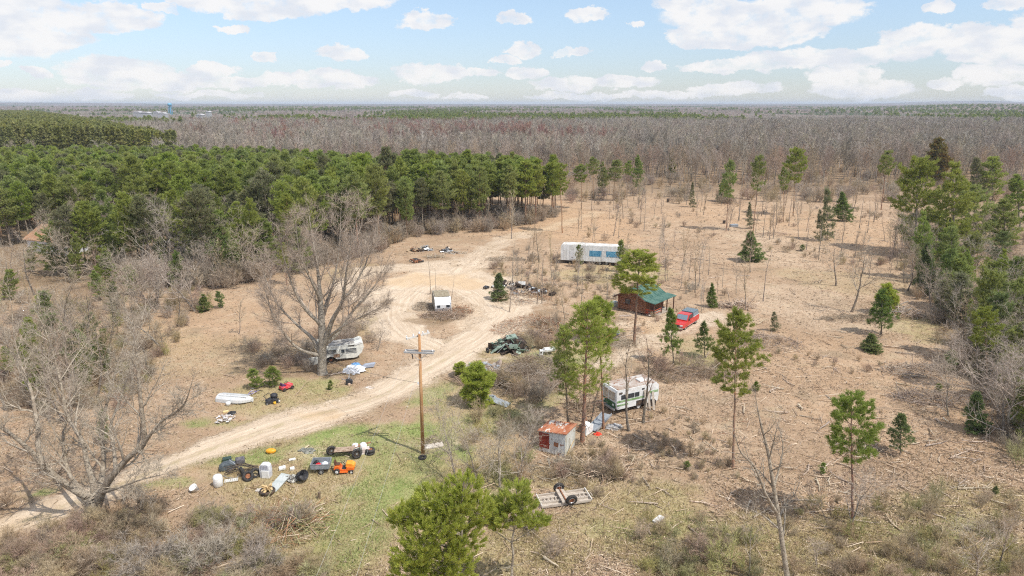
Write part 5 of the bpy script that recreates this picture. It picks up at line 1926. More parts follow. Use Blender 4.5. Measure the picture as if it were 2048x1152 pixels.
def build_branches():
    rs = np.random.RandomState(12)
    N = [(1222, 680, 1280, 665, .07, 'grey pole lying at the foot of the tall pine by the cabin', LOG_GREY),
         (1768, 694, 1820, 697, .10, 'long pale log lying right of the low leaning spruce', LOG),
         (1790, 706, 1868, 720, .07, 'long grey thin log at the edge of the right-hand woods', LOG_GREY),
         (1770, 734, 1835, 742, .08, 'bleached log in the slash right of centre, upper one of two', LOG),
         (1795, 750, 1850, 754, .09, 'bleached log in the slash right of centre, lower one of two', LOG),
         (1812, 725, 1832, 742, .07, 'short slanting pale branch on top of the bleached logs', LOG),
         (1795, 775, 1830, 812, .05, 'thin pale pole slanting down the logged slope', LOG),
         (1790, 768, 1870, 782, .07, 'long orange brown limb beside the thin slanting pole', LOG),
         (1504, 730, 1552, 742, .06, 'grey brown pole right of the tall pine crown', LOG_GREY),
         (1428, 750, 1462, 756, .05, 'thin dark pole left of the tall pine', LOG_GREY),
         (1352, 512, 1378, 502, .07, 'pale pole lying in the far clearing right of the white trailer', LOG),
         (1384, 518, 1424, 522, .08, 'grey log lying in the far clearing', LOG_GREY),
         (1480, 468, 1496, 458, .06, 'pale slanting branch near the high crowned pine', LOG),
         (1540, 786, 1552, 770, .09, 'short curved pale chunk of wood on the slope', LOG),
         (1596, 812, 1604, 822, .12, 'split pale stump chunk on the slope', LOG),
         (1652, 792, 1660, 806, .08, 'crooked short branch on the slope', LOG_GREY),
         (1658, 846, 1666, 870, .08, 'dark and pale bent root on the slope left of the broad pine', LOG_GREY),
         (1628, 866, 1664, 872, .05, 'thin pale pole beside the bent root', LOG),
         (1870, 840, 1882, 846, .10, 'short pale log end left of the dense dark spruce', LOG),
         (1886, 838, 1898, 846, .09, 'second short pale log end left of the dense dark spruce', LOG),
         (1632, 960, 1650, 985, .08, 'bent pale branch on the slope above the snag', LOG),
         (1088, 1118, 1112, 1140, .11, 'split white log on the grass at the bottom centre', LOG),
         (1060, 1105, 1090, 1120, .04, 'thin pale stick leading to the split white log', LOG),
         (656, 752, 694, 746, .08, 'pale curved log lying at the foot of the big bare tree', LOG),
         (590, 792, 612, 764, .04, 'thin pale stick leaning out behind the red mower', LOG),
         (448, 752, 478, 756, .06, 'pale dead branch on the ground behind the boat', LOG),
         (86, 588, 132, 580, .06, 'pale pole in the brush below the orange roofed house', LOG),
         (1000, 566, 1045, 560, .10, 'pale log laid across the scrap heap', LOG),
         (1280, 832, 1322, 838, .05, 'pinkish plank-like pole lying behind the bare trees', LOG),
         (1290, 846, 1345, 840, .04, 'thin pole lying right of the bare trees', LOG_GREY),
         (1265, 870, 1300, 895, .06, 'brown pole on the ground below the motorhome', LOG_GREY),
         (1300, 900, 1340, 925, .05, 'darker pole lower down the slope below the motorhome', LOG_GREY),
         (1170, 950, 1195, 935, .07, 'short pale pole in the woodpile by the shed', LOG),
         (1020, 700, 1042, 735, .04, 'thin pale dead stem leaning below the green scrap heap', LOG),
         (1930, 1056, 1950, 1066, .06, 'broken pale branch in the lower right', LOG_GREY),
         (1880, 640, 1900, 650, .06, 'grey branch at the edge of the right woods', LOG_GREY),
         (1590, 590, 1604, 578, .07, 'short white branch in the middle of the clearing', LOG),
         (1640, 586, 1662, 578, .05, 'crooked white branch in the clearing right of the short one', LOG),
         (570, 1030, 582, 982, .04, 'tall thin pale stick leaning by the brush at the bottom left', LOG),
         (40, 765, 60, 740, .05, 'pale dead stick among the left bare trees', LOG)]
    for k, (x0, y0, x1, y1, r, lab, mt) in enumerate(N):
        px_branch(x0, y0, x1, y1, r, lab, 900 + k, mt)
    P = [branch_obj(Vector(), 2.2, .07, 0, 'x', seed=40 + i, mat=[LOG, LOG_GREY][i % 2]) for i in range(5)]
    done = 0
    while done < 230:
        px, py = rs.uniform(1120, 1990), 430 + 640 * rs.rand()
        if px > 1800 + max(0, py - 560) * .5 or (1110 < px < 1250 and 480 < py < 545) or (1220 < px < 1410 and 560 < py < 670) or (px < 1330 and 740 < py < 900):
            continue
        if done < 5:
            o = P[done]
        else:
            o = P[rs.randint(5)].copy()
            COL.objects.link(o)
        o.location = G(px, py)
        o.rotation_euler = (0, 0, rs.rand() * 6.28)
        s = rs.uniform(.35, 1.1)
        o.scale = (s, s, s)
        o['label'] = 'pale broken branch lying loose on the logged clearing'
        o['group'] = 'broken branches strewn on the logged clearing'
        done += 1


def brush_pile(px, py, rx, ry, h, label, seed, mats=(CHIP, CHIP_DARK), n=260, L=(.5, 1.8), r=(.01, .035), name='brush_pile', steep=.35):
    rs = np.random.RandomState(seed)
    g = G(px, py)
    u = np.sqrt(rs.rand(n)); a = rs.rand(n) * 6.28
    x, y = u * np.cos(a) * rx, u * np.sin(a) * ry
    z = h * (1 - u ** 1.5) * rs.rand(n) ** .6 + .05
    ln = L[0] + (L[1] - L[0]) * rs.rand(n) ** 1.6
    t = rs.randn(n) * steep
    b = rs.rand(n) * 6.28
    D = np.stack([np.cos(b) * np.cos(t), np.sin(b) * np.cos(t), np.sin(t)], 1)
    C = np.stack([x, y, z + np.abs(np.sin(t)) * ln * .3], 1)
    R_ = r[0] + (r[1] - r[0]) * rs.rand(n) ** 2
    V, F = tubes_np(C - D * ln[:, None] / 2, C + D * ln[:, None] / 2, R_, R_ * .5, 4)
    V[:, 2] = np.maximum(V[:, 2], -.02)
    me = mesh_np(name, V, [F], list(mats), midx=np.repeat(rs.randint(len(mats), size=n), 4))
    return tag(link(name, me, None, g), label, 'brush pile')


ROOT_RED = matl('red_brown_twigs', (0.26, 0.115, 0.06), .95, rnd_island=(0.42, 0.23, 0.13))


def build_piles():
    T = (TWIG, CHIP_DARK, TWIG_GREY)
    brush_pile(1046, 600, 4.4, 3.0, 1.8, 'reddish brown root and brush pile by the sandy loop', 1, (ROOT_RED, CHIP_DARK, LOG), 420)
    brush_pile(1062, 660, 5.4, 4.4, 2.0, 'orange brown brush pile behind the green scrap heap', 2, (ROOT_RED, TWIG, CHIP), 1000)
    brush_pile(1050, 768, 4.6, 3.6, 2.2, 'large grey brown brush pile right of the bushy bright pine', 3, T, 900, L=(.8, 3.0))
    brush_pile(1075, 735, 3.4, 2.6, 1.6, 'grey brush pile behind the large one', 4, T, 500, L=(.8, 2.6))
    brush_pile(1160, 818, 1.6, 1.2, 1.1, 'small dark pile of sticks left of the motorhome', 5, (CHIP_DARK, TWIG), 240)
    brush_pile(1125, 945, 3.8, 1.9, 1.1, 'dark root pile in front of the rusty shed', 6, (CHIP_DARK, BARK_GREY, TWIG), 360)
    brush_pile(1205, 945, 2.4, 1.4, .7, 'pile of pale splintered wood right of the root pile', 7, (LOG, CHIP, TWIG), 220, r=(.02, .06))
    brush_pile(1800, 632, 3.0, 1.6, 1.5, 'bleached dead limb pile beside the small layered spruce', 8, (LOG, TWIG_PALE), 110, L=(1.2, 3.2), r=(.03, .08), steep=.6)
    brush_pile(1530, 690, 4.6, 3.2, 1.2, 'grey slash pile right of the tall pine', 9, T + (LOG_GREY,), 420, L=(.8, 2.6))
    brush_pile(1378, 752, 6.0, 1.8, 1.0, 'long low brush pile behind the tall pine trunk', 10, T, 520, L=(.6, 2.2))
    brush_pile(1720, 640, 5.5, 1.6, .7, 'long low row of dark slash in the middle right of the clearing', 11, T, 420, L=(.8, 2.6))
    brush_pile(1472, 614, 3.0, 1.4, .7, 'pile of grey logs and slash behind the red pickup', 12, (LOG_GREY, LOG, TWIG), 150, L=(1, 3), r=(.03, .08))
    brush_pile(885, 634, 3.4, 1.6, .8, 'brown slash heaped around the front of the white camper', 13, T, 520)
    brush_pile(920, 625, 2.0, 1.6, .9, 'brown slash heaped at the right of the white camper', 14, (ROOT_RED, TWIG), 260)
    brush_pile(845, 615, 1.6, 2.2, .7, 'brown slash heaped at the left of the white camper', 15, T, 220)
    brush_pile(590, 715, 4.0, 1.8, 1.2, 'dark brush pile left of the big bare tree trunk', 16, T, 560)
    brush_pile(935, 762, 1.6, 1.4, .8, 'small dark brush pile left of the bushy bright pine', 17, (CHIP_DARK, TWIG), 200)
    brush_pile(570, 1052, 3.2, 2.6, 1.2, 'heap of cut orange brown branches at the bottom left', 18, (CHIP, BRUSH_OLIVE, ROOT_RED), 520, L=(.7, 2.4))
    brush_pile(1180, 560, 5, 1.5, .6, 'long low brush row in front of the white trailer', 19, T, 260)
    brush_pile(1010, 520, 4, 1.4, .7, 'brush pile left of the white trailer', 20, T, 300)
    brush_pile(1245, 690, 2.0, 1.5, 1.0, 'small brush pile with grey board beside the pale soil patch', 21, T, 260)
    brush_pile(1720, 900, 2.5, 1.5, .5, 'loose slash under the broad dark pine', 22, T, 160)
    brush_pile(1545, 470, 4.5, 1.6, .6, 'far slash pile behind the skirted young spruce', 23, T, 200)
    brush_pile(1840, 745, 4.5, 2.0, .6, 'tangle of logged limbs at the foot of the right-hand woods', 24, (LOG, LOG_GREY, TWIG), 220, L=(1, 3.2), r=(.02, .06))
    brush_pile(1860, 800, 4.0, 2.0, .6, 'lower tangle of logged limbs near the bare fan shaped tree', 25, (LOG, LOG_GREY, TWIG), 200, L=(1, 3), r=(.02, .05))
    brush_pile(120, 620, 6.0, 2.4, 1.0, 'dark brush pile below the orange roofed house', 26, T, 380)


build_field_trees()
build_big_trees()
build_shrubs()
build_debris()
build_branches()
build_piles()
# ================================================================ things people left here
WHITE = matl('white_siding', (0.74, 0.75, 0.75), .55, col2=(0.62, 0.62, 0.60), scale=1.6, col3=(0.48, 0.44, 0.38), scale3=4, lo3=.62, hi3=.78, stretch=(1, 1, .35))
WHITE_CLEAN = matl('white_plastic', (0.78, 0.79, 0.78), .45, col2=(0.68, 0.68, 0.66), scale=3)
BLUE = matl('faded_blue_paint', (0.05, 0.21, 0.36), .6, col2=(0.13, 0.34, 0.50), scale=2.2, col3=(0.60, 0.68, 0.72), scale3=2.8, lo3=.60, hi3=.66)
DARK = matl('dark_undercarriage', (0.035, 0.030, 0.028), .8, col2=(0.10, 0.07, 0.05), scale=3)
RUBBER = matl('tyre_rubber', (0.028, 0.027, 0.028), .75, col2=(0.06, 0.055, 0.05), scale=6)
RUST = matl('rust', (0.23, 0.085, 0.04), .85, col2=(0.36, 0.16, 0.08), scale=4, col3=(0.12, 0.06, 0.04), scale3=9)
STEEL = matl('grey_steel', (0.42, 0.44, 0.46), .45, .5, col2=(0.30, 0.31, 0.32), scale=3, col3=(0.26, 0.17, 0.11), scale3=6, lo3=.62, hi3=.7)
GALV = matl('galvanised_sheet', (0.36, 0.39, 0.42), .55, .2, col2=(0.28, 0.31, 0.35), scale=2.5, col3=(0.32, 0.27, 0.22), scale3=5, lo3=.62, hi3=.72)
GLASS = matl('dark_glass', (0.03, 0.04, 0.05), .12, spec=.6)
GLASS_GREY = matl('windscreen_glass', (0.16, 0.22, 0.27), .12, spec=.8)
RED = matl('red_car_paint', (0.52, 0.025, 0.02), .28, spec=.6)
BLACK = matl('black_plastic', (0.022, 0.022, 0.025), .5, col2=(0.05, 0.05, 0.055), scale=5)
CHROME = matl('chrome', (0.62, 0.62, 0.63), .25, .9)
TOPPER = matl('grey_topper', (0.11, 0.16, 0.19), .3, spec=.6)
PLANK = matl('grey_planks', (0.42, 0.36, 0.30), .9, col2=(0.30, 0.25, 0.20), scale=2, col3=(0.55, 0.50, 0.43), scale3=5, stretch=(.3, 4, 4), bump=.4)
NEWWOOD = matl('new_lumber', (0.66, 0.50, 0.28), .8, col2=(0.56, 0.40, 0.20), scale=3, stretch=(.3, 3, 3))
ORANGE_P = matl('orange_paint', (0.80, 0.17, 0.02), .35, col2=(0.66, 0.12, 0.02), scale=3, spec=.5)
ORANGE_L = matl('light_orange_plastic', (0.88, 0.35, 0.04), .4, col2=(0.80, 0.28, 0.03), scale=3)
CREAM = matl('cream_metal', (0.74, 0.74, 0.68), .6, col2=(0.62, 0.62, 0.57), scale=2, col3=(0.36, 0.29, 0.22), scale3=3.5, lo3=.60, hi3=.74)


def wheel(parent, c, axis_y, r, w=.2, hub=CHROME, name='wheel', hubr=.55):
    """wheel with tyre and rim as sub-parts; the axle runs along local y"""
    a = MB().torus(c, (0, 1, 0), r * .80, r * .22, 22, 8, flat=w / (r * .44))
    o = a.build(name, RUBBER, parent, smooth_shade=True)
    b = MB().tube((c[0], c[1] - w * .38, c[2]), (c[0], c[1] + w * .38, c[2]), r * hubr, r * hubr, 16)
    b.tube((c[0], c[1] - w * .46, c[2]), (c[0], c[1] + w * .46, c[2]), r * .18, r * .14, 8)
    b.build('rim', hub, o)
    return o


def place(px0, py0, px1, py1):
    """frame from the near bottom edge seen between two pixels: midpoint, length, turn"""
    a, b = G(px0, py0), G(px1, py1)
    return (a + b) / 2, (b - a).length, math.atan2(b.y - a.y, b.x - a.x)


def rounded(prof_w, h, z0, r=.25, n=4):
    """(x,z) outline of a box with rounded top corners"""
    x = prof_w / 2
    pts = [(-x, z0), (x, z0)]
    for i in range(n + 1):
        a = i / n * math.pi / 2
        pts.append((x - r + r * math.cos(a), z0 + h - r + r * math.sin(a)))
    for i in range(n + 1):
        a = math.pi / 2 + i / n * math.pi / 2
        pts.append((-x + r + r * math.cos(a), z0 + h - r + r * math.sin(a)))
    return pts


# ---------------------------------------------------------------- long white trailer
def long_trailer():
    c, L, rz = place(1121, 527, 1240, 534)
    t = thing('long_trailer', 'long white box trailer with broken blue stripe at the back of the clearing', 'trailer', c, rz)
    z0, h, D = .75, 2.95, 2.5
    b = MB().prism(rounded(L, h, z0, .38), 0, D)
    for k in range(1, int(L / .6)):
        x = -L / 2 + k * .6
        b.box((x, -.008, z0 + h / 2 - .15), (.035, .03, h - .65))
    b.build('body', WHITE, t)
    MB().box((0, D / 2, z0 + h + .03), (L - .9, D - .25, .05)).build('roof', matl('trailer_roof', (.66, .66, .64), .7, col2=(.5, .47, .42), scale=1), t)
    for x0, x1 in ((-L / 2 + L * .485, -L / 2 + L * .69), (-L / 2 + L * .745, L / 2 - .06)):
        MB().box(((x0 + x1) / 2, -.022, z0 + 1.50), (x1 - x0, .02, 1.08)).build('blue_stripe', BLUE, t)
    d = MB().box((-L / 2 + L * .725, -.03, z0 + 1.15), (.82, .05, 1.95))
    d.build('door', matl('door_white', (.70, .71, .72), .5, col2=(.55, .55, .54), scale=2), t)
    MB().box((-L / 2 + L * .20, -.018, z0 + 1.0), (1.1, .03, 1.6)).build('hatch', matl('hatch_white', (.66, .67, .68), .5), t)
    MB().box((-L / 2 + L * .20, -.045, z0 + .62), (.35, .03, .07)).build('hatch_handle', DARK, t)
    u = MB().box((0, D / 2, z0 - .12), (L - .5, D - .5, .22))
    for x in np.arange(-L / 2 + .6, L / 2 - .4, 1.3):
        u.box((x, D / 2, z0 - .32), (.12, D - .3, .25))
    u.box((L / 2 - .9, .5, .3), (1.3, .5, .6)).box((-L / 2 + 1.0, .6, .3), (.4, .4, .6))
    u.build('undercarriage', DARK, t)
    for x in (L * .16, L * .27):
        for y in (.25, D - .25):
            wheel(t, (x, y, .45), 1, .45, .25, STEEL)
    return t


# ---------------------------------------------------------------- log cabin
def log_cabin():
    g = G(1238, 618)
    g2 = G(1291, 629)
    c = (g + g2) / 2
    W_ = (g2 - g).length
    rz = math.atan2(g2.y - g.y, g2.x - g.x)
    t = thing('log_cabin', 'small red brown log cabin with green metal roof and porch', 'cabin', c, rz)
    D = 4.6
    hw, hr = 2.2, 3.4
    logm = matl('red_logs', (0.22, 0.095, 0.055), .8, col2=(0.31, 0.16, 0.09), scale=2, col3=(0.17, 0.06, 0.03), scale3=5, stretch=(.5, .5, 3))
    w = MB()
    z = .25
    while z < hw:
        for y in (0, D):
            w.tube((-W_ / 2 - .2, y, z), (W_ / 2 + .2, y, z), .135, .135, 8)
        for x in (-W_ / 2, W_ / 2):
            w.tube((x, -.2, z + .12), (x, D + .2, z + .12), .135, .135, 8)
        z += .245
    # gable logs
    while z < hr - .1:
        k = (hr - z) / (hr - hw)
        for y in (0, D):
            w.tube((-W_ / 2 * k, y, z), (W_ / 2 * k, y, z), .13, .13, 8)
        z += .245
    w.box((0, D / 2, 1.2), (W_ - .1, D - .1, 2.2))
    w.build('log_wall', logm, t)
    MB().box((-W_ / 2 - .1, .9, .3), (.3, .5, .5)).build('skirting', DARK, t)
    gm = matl('green_metal_roof', (0.04, 0.105, 0.085), .75, .0, col2=(0.085, 0.16, 0.13), scale=1.2, col3=(0.14, 0.24, 0.20), scale3=4, lo3=.58, hi3=.7)
    r = MB()
    ov = .55
    P = 1.8
    def slab(x0, z0, x1, z1, y0, y1, th=.07, mi=0):
        r.add([(x0, y0, z0), (x1, y0, z1), (x1, y1, z1), (x0, y1, z0), (x0, y0, z0 - th), (x1, y0, z1 - th), (x1, y1, z1 - th), (x0, y1, z0 - th)],
              [(0, 1, 2, 3), (7, 6, 5, 4), (0, 4, 5, 1), (2, 6, 7, 3), (1, 5, 6, 2), (0, 3, 7, 4)], mi)
    sl = (hr - hw) / (W_ / 2)
    slab(-W_ / 2 - ov, hw - sl * ov + .12, 0, hr + .15, -.7, D + .6)
    slab(0.002, hr + .15, W_ / 2 + ov * .5, hw - sl * ov * .5 + .15, -.7, D + .6)
    for k in range(11):
        y = -.6 + k * (D + 1.1) / 10
        for sg in (-1, 1):
            x0 = sg * (W_ / 2 + (ov if sg < 0 else ov * .5))
            zz = hw - sl * (ov if sg < 0 else ov * .5) + .17
            r.add([(x0, y, zz), (0, y, hr + .2), (0, y + .05, hr + .2), (x0, y + .05, zz), (x0, y, zz - .05), (0, y, hr + .15), (0, y + .05, hr + .15), (x0, y + .05, zz - .05)],
                  [(0, 1, 2, 3), (0, 4, 5, 1), (3, 2, 6, 7)], 0)
    rf = r.build('roof', gm, t)
    r = MB()
    slab(W_ / 2 + ov * .5 + .003, hw - sl * ov * .5 + .16, W_ / 2 + P, 2.05, -.7, D + .9)
    r.build('porch_roof', gm, t)
    MB().tube((0, D + .3, hr + .1), (0, D + .3, hr + .85), .05, .05, 8).build('vent_pipe', WHITE_CLEAN, rf)
    f = MB()
    fm = matl('dark_fascia', (0.10, 0.045, 0.03), .8)
    for sg in (-1, 1):
        x0 = sg * (W_ / 2 + ov * (1 if sg < 0 else .5))
        f.tube((x0, -.72, hw - sl * ov * (1 if sg < 0 else .5)), (0, -.72, hr + .06), .09, .09, 4)
    f.build('fascia', fm, t)
    wd = MB().box((-W_ * .16, -.15, 1.45), (.75, .06, .7)).build('window', GLASS, t)
    MB().box((-W_ * .16, -.13, 1.83), (.9, .09, .07)).box((-W_ * .16, -.13, 1.06), (.9, .09, .07)).box((-W_ * .16 - .42, -.13, 1.45), (.07, .09, .70)).box((-W_ * .16 + .42, -.13, 1.45), (.07, .09, .70)).build('frame', fm, wd)
    MB().box((W_ / 2 + .15, 1.6, 1.15), (.06, .9, 1.9)).build('door', matl('cabin_door', (.12, .05, .035), .6), t)
    MB().box((W_ / 2 + P / 2, D / 2, .12), (P - .2, D, .2)).build('porch_floor', PLANK, t)
    for y in (-.4, D * .36, D * .7, D + .6):
        MB().tube((W_ / 2 + P - .25, y, 0), (W_ / 2 + P - .25, y, 2.05), .09, .09, 8).build('porch_post', fm, t)
    rr = MB()
    redm = matl('red_railing', (0.42, 0.07, 0.03), .6, col2=(.30, .08, .04), scale=3)
    for z in (.55, .95):
        rr.tube((W_ / 2 + .2, -.4, z), (W_ / 2 + P - .25, -.4, z), .06, .06, 6)
        rr.tube((W_ / 2 + P - .25, -.4, z), (W_ / 2 + P - .25, D * .36, z), .06, .06, 6)
    for k in range(6):
        x = W_ / 2 + .3 + k * (P - .6) / 5
        rr.tube((x, -.4, .2), (x, -.4, .95), .035, .035, 6)
    rr.build('railing', redm, t)
    # things about the cabin
    p = G(1229, 612)
    o = MB().prism([(-.7, 0), (.7, 0), (.7, .5), (.3, .75), (-.5, .7), (-.7, .4)], -.5, .5).build('storage_bin', matl('grey_green_tarp', (.38, .42, .38), .7, col2=(.55, .56, .5), scale=2), None, p, .2, .08)
    tag(o, 'grey green covered bin at the left corner of the log cabin', 'bin')
    return t


# ---------------------------------------------------------------- red pickup
def pickup():
    # nose points to the viewer's lower left
    f, r_ = G(1350, 664), G(1391, 640)
    c = (f + r_) / 2 - Vector((.2, 0, 0))
    d = (f - r_); d.z = 0
    rz = math.atan2(d.y, d.x)
    t = thing('pickup_truck', 'red pickup truck with dark topper parked by the cabin', 'truck', (c.x, c.y, c.z), rz)
    L, W_ = 5.6, 1.95
    b = MB()
    prof = [(-2.8, .55), (-2.8, 1.15), (-.75, 1.18), (.75, 1.18), (1.0, 1.14), (2.55, 1.02), (2.78, .92), (2.82, .5), (2.4, .42), (-2.5, .42)]
    b.prism(prof, -W_ / 2, W_ / 2)
    b.build('body', RED, t, bevel=.05)
    # cab with slanting screens
    def loft(x0, x1, z0, w0, x2, x3, z1, w1, mi=0):
        m = MB()
        m.add([(x0, -w0, z0), (x1, -w0, z0), (x1, w0, z0), (x0, w0, z0), (x2, -w1, z1), (x3, -w1, z1), (x3, w1, z1), (x2, w1, z1)],
              [(3, 2, 1, 0), (4, 5, 6, 7), (0, 1, 5, 4), (1, 2, 6, 5), (2, 3, 7, 6), (3, 0, 4, 7)], mi)
        return m
    loft(-.75, 1.25, 1.17, .92, -.62, .55, 1.80, .78).build('cab', RED, t, bevel=.04)
    ws = MB().add([(1.16, -.80, 1.24), (1.16, .80, 1.24), (.60, .70, 1.76), (.60, -.70, 1.76)], [(0, 1, 2, 3)])
    ws.add([(1.19, -.80, 1.235), (1.19, .80, 1.235), (.63, .70, 1.755), (.63, -.70, 1.755)], [(0, 1, 2, 3)])
    ws.build('windscreen', GLASS_GREY, t)
    for s in (-1, 1):
        q = MB().add([(-.62, s * .925, 1.24), (.28, s * .925, 1.24), (.20, s * .80, 1.74), (-.55, s * .80, 1.74)], [(0, 1, 2, 3) if s < 0 else (3, 2, 1, 0)])
        q.add([(.36, s * .92, 1.24), (.98, s * .915, 1.24), (.52, s * .80, 1.72), (.30, s * .80, 1.74)], [(0, 1, 2, 3) if s < 0 else (3, 2, 1, 0)])
        q.build('side_window', GLASS, t)
        MB().box((.95, s * 1.06, 1.28), (.14, .18, .16)).build('mirror', BLACK, t)
        MB().box((.35, s * .99, .95), (.16, .03, .04)).build('door_handle', BLACK, t)
        MB().box((2.72, s * .70, .84), (.16, .42, .20)).build('headlight', WHITE_CLEAN, t)
        MB().box((-2.81, s * .85, .95), (.05, .16, .35)).build('tail_light', matl('red_lens', (.4, .01, .01), .3), t)
        MB().box((0, s * .96, .47), (2.2, .09, .08)).build('running_board', CHROME, t)
    MB().box((2.83, 0, .78), (.05, 1.0, .28)).build('grille', BLACK, t)
    MB().box((2.86, 0, .52), (.14, 1.9, .20)).build('bumper', CHROME, t, bevel=.03)
    MB().box((-2.86, 0, .55), (.14, 1.8, .18)).build('bumper', CHROME, t, bevel=.03)
    tp = loft(-2.76, -.78, 1.18, .94, -2.62, -.80, 1.88, .80)
    tp.build('topper', TOPPER, t, bevel=.05)
    for s in (-1, 1):
        MB().add([(-2.45, s * .925, 1.30), (-1.0, s * .925, 1.30), (-1.0, s * .84, 1.72), (-2.38, s * .84, 1.72)], [(0, 1, 2, 3) if s < 0 else (3, 2, 1, 0)]).build('topper_window', GLASS_GREY, t)
        MB().box((-1.72, s * .915, 1.25), (1.9, .03, .07)).build('topper_trim', WHITE_CLEAN, t)
    for x in (1.75, -1.75):
        for s in (-1, 1):
            wheel(t, (x, s * .86, .40), 1, .40, .26, CHROME)
    return t


# ---------------------------------------------------------------- old travel trailer under the big tree
def travel_trailer():
    c, L, rz = place(618, 728, 728, 717)
    c.y -= .2
    t = thing('travel_trailer', 'old dented cream travel trailer with rotten corner under the big bare tree', 'caravan', c, rz)
    D = 2.2
    x0, x1 = -L / 2 + 1.2, L / 2
    # side outline with curved ends
    prof = [(x0 + .25, .5), (x0, 1.0), (x0 - .05, 1.6), (x0 + .35, 2.35), (x0 + .9, 2.62), (0, 2.62), (x1 - 1.0, 2.66), (x1 - .35, 2.95), (x1 - .02, 2.75), (x1 + .1, 2.1), (x1 - .15, 1.2), (x1 - .75, .5),
            (x1 - 1.1, .42), (.1, .42), (-.05, .62), (-.25, .85), (-.65, .90), (-1.0, .78), (-1.15, .5)]
    b = MB().prism(prof, 0, D)
    b.build('body', CREAM, t)
    MB().box((x0 + 2.1, .001, 1.0), (.9, .05, .55)).build('rotten_panel', matl('rotten_wood', (.20, .12, .08), .95, col2=(.36, .25, .17), scale=6), t)
    win = [(-L * .02 - .35, 1.75, 1.15, .62), (L * .27, 1.75, 1.35, .62)]
    for x, z, w, h in win:
        o = MB().box((x, -.02, z), (w, .04, h)).build('window', GLASS, t)
        m = MB()
        for k in range(4):
            m.box((x, -.06, z - h / 2 + h * k / 3), (w + .1, .05, .05))
        for s in (-1, 1):
            m.box((x + s * w / 2, -.058, z), (.05, .05, h - .05))
        m.build('louvre', matl('louvre_alu', (.60, .60, .57), .4, .3), o)
    MB().box((L * .29, -.02, 2.46), (.7, .04, .17)).build('vent', DARK, t)
    dd = MB().box((L * .13, -.025, 1.30), (.72, .04, 1.55)).build('door', matl('cream_door', (.55, .56, .52), .6, col2=(.45, .45, .41), scale=3), t)
    MB().box((L * .13, -.055, 1.72), (.34, .03, .50)).build('window', GLASS, dd)
    MB().prism([(x1 - 1.0, 2.64), (x1 - .3, 2.98), (x1 + .0, 2.80), (x1 - .8, 2.5)], -.05, .25).build('peeled_roof_skin', WHITE_CLEAN, t)
    r = MB().box((x0 + 2.8, D / 2, 2.66), (3.6, D - .3, .06))
    r.build('roof', matl('caravan_roof', (.30, .28, .25), .9, col2=(.45, .43, .40), scale=2, col3=(.12, .11, .10), scale3=3), t)
    wheel(t, (-.6, .12, .36), 1, .36, .2, RUST)
    wheel(t, (-.6, D - .12, .36), 1, .36, .2, RUST)
    g = MB().path([(x0, D / 2 - .5, .45), (x0 - 1.2, D / 2, .42)], .05).path([(x0, D / 2 + .5, .45), (x0 - 1.2, D / 2, .42)], .05).tube((x0 - 1.1, D / 2, 0), (x0 - 1.1, D / 2, .6), .04)
    g.build('hitch', RUST, t)
    t.scale = (1, 1, .74)
    # slipped front panel leaning at the left
    a = G(624, 730)
    p = MB().prism([(-.9, .02), (.75, .02), (.9, .75), (.6, .92), (-1.0, .85)], -.06, .06).build('metal_sheet', CREAM, None, a, rz + .1)
    tag(p, 'pale metal panel slumped on its edge left of the big tree trunk', 'panel')
    a = G(628, 712)
    p = MB().prism([(-.6, 0), (.7, 0), (.2, 1.6), (-.1, 1.7)], -.05, .05).build('torn_awning', CREAM, None, a + Vector((.3, 1.2, 0)), rz)
    tag(p, 'torn triangular cream awning sheet standing left of the big tree', 'awning')


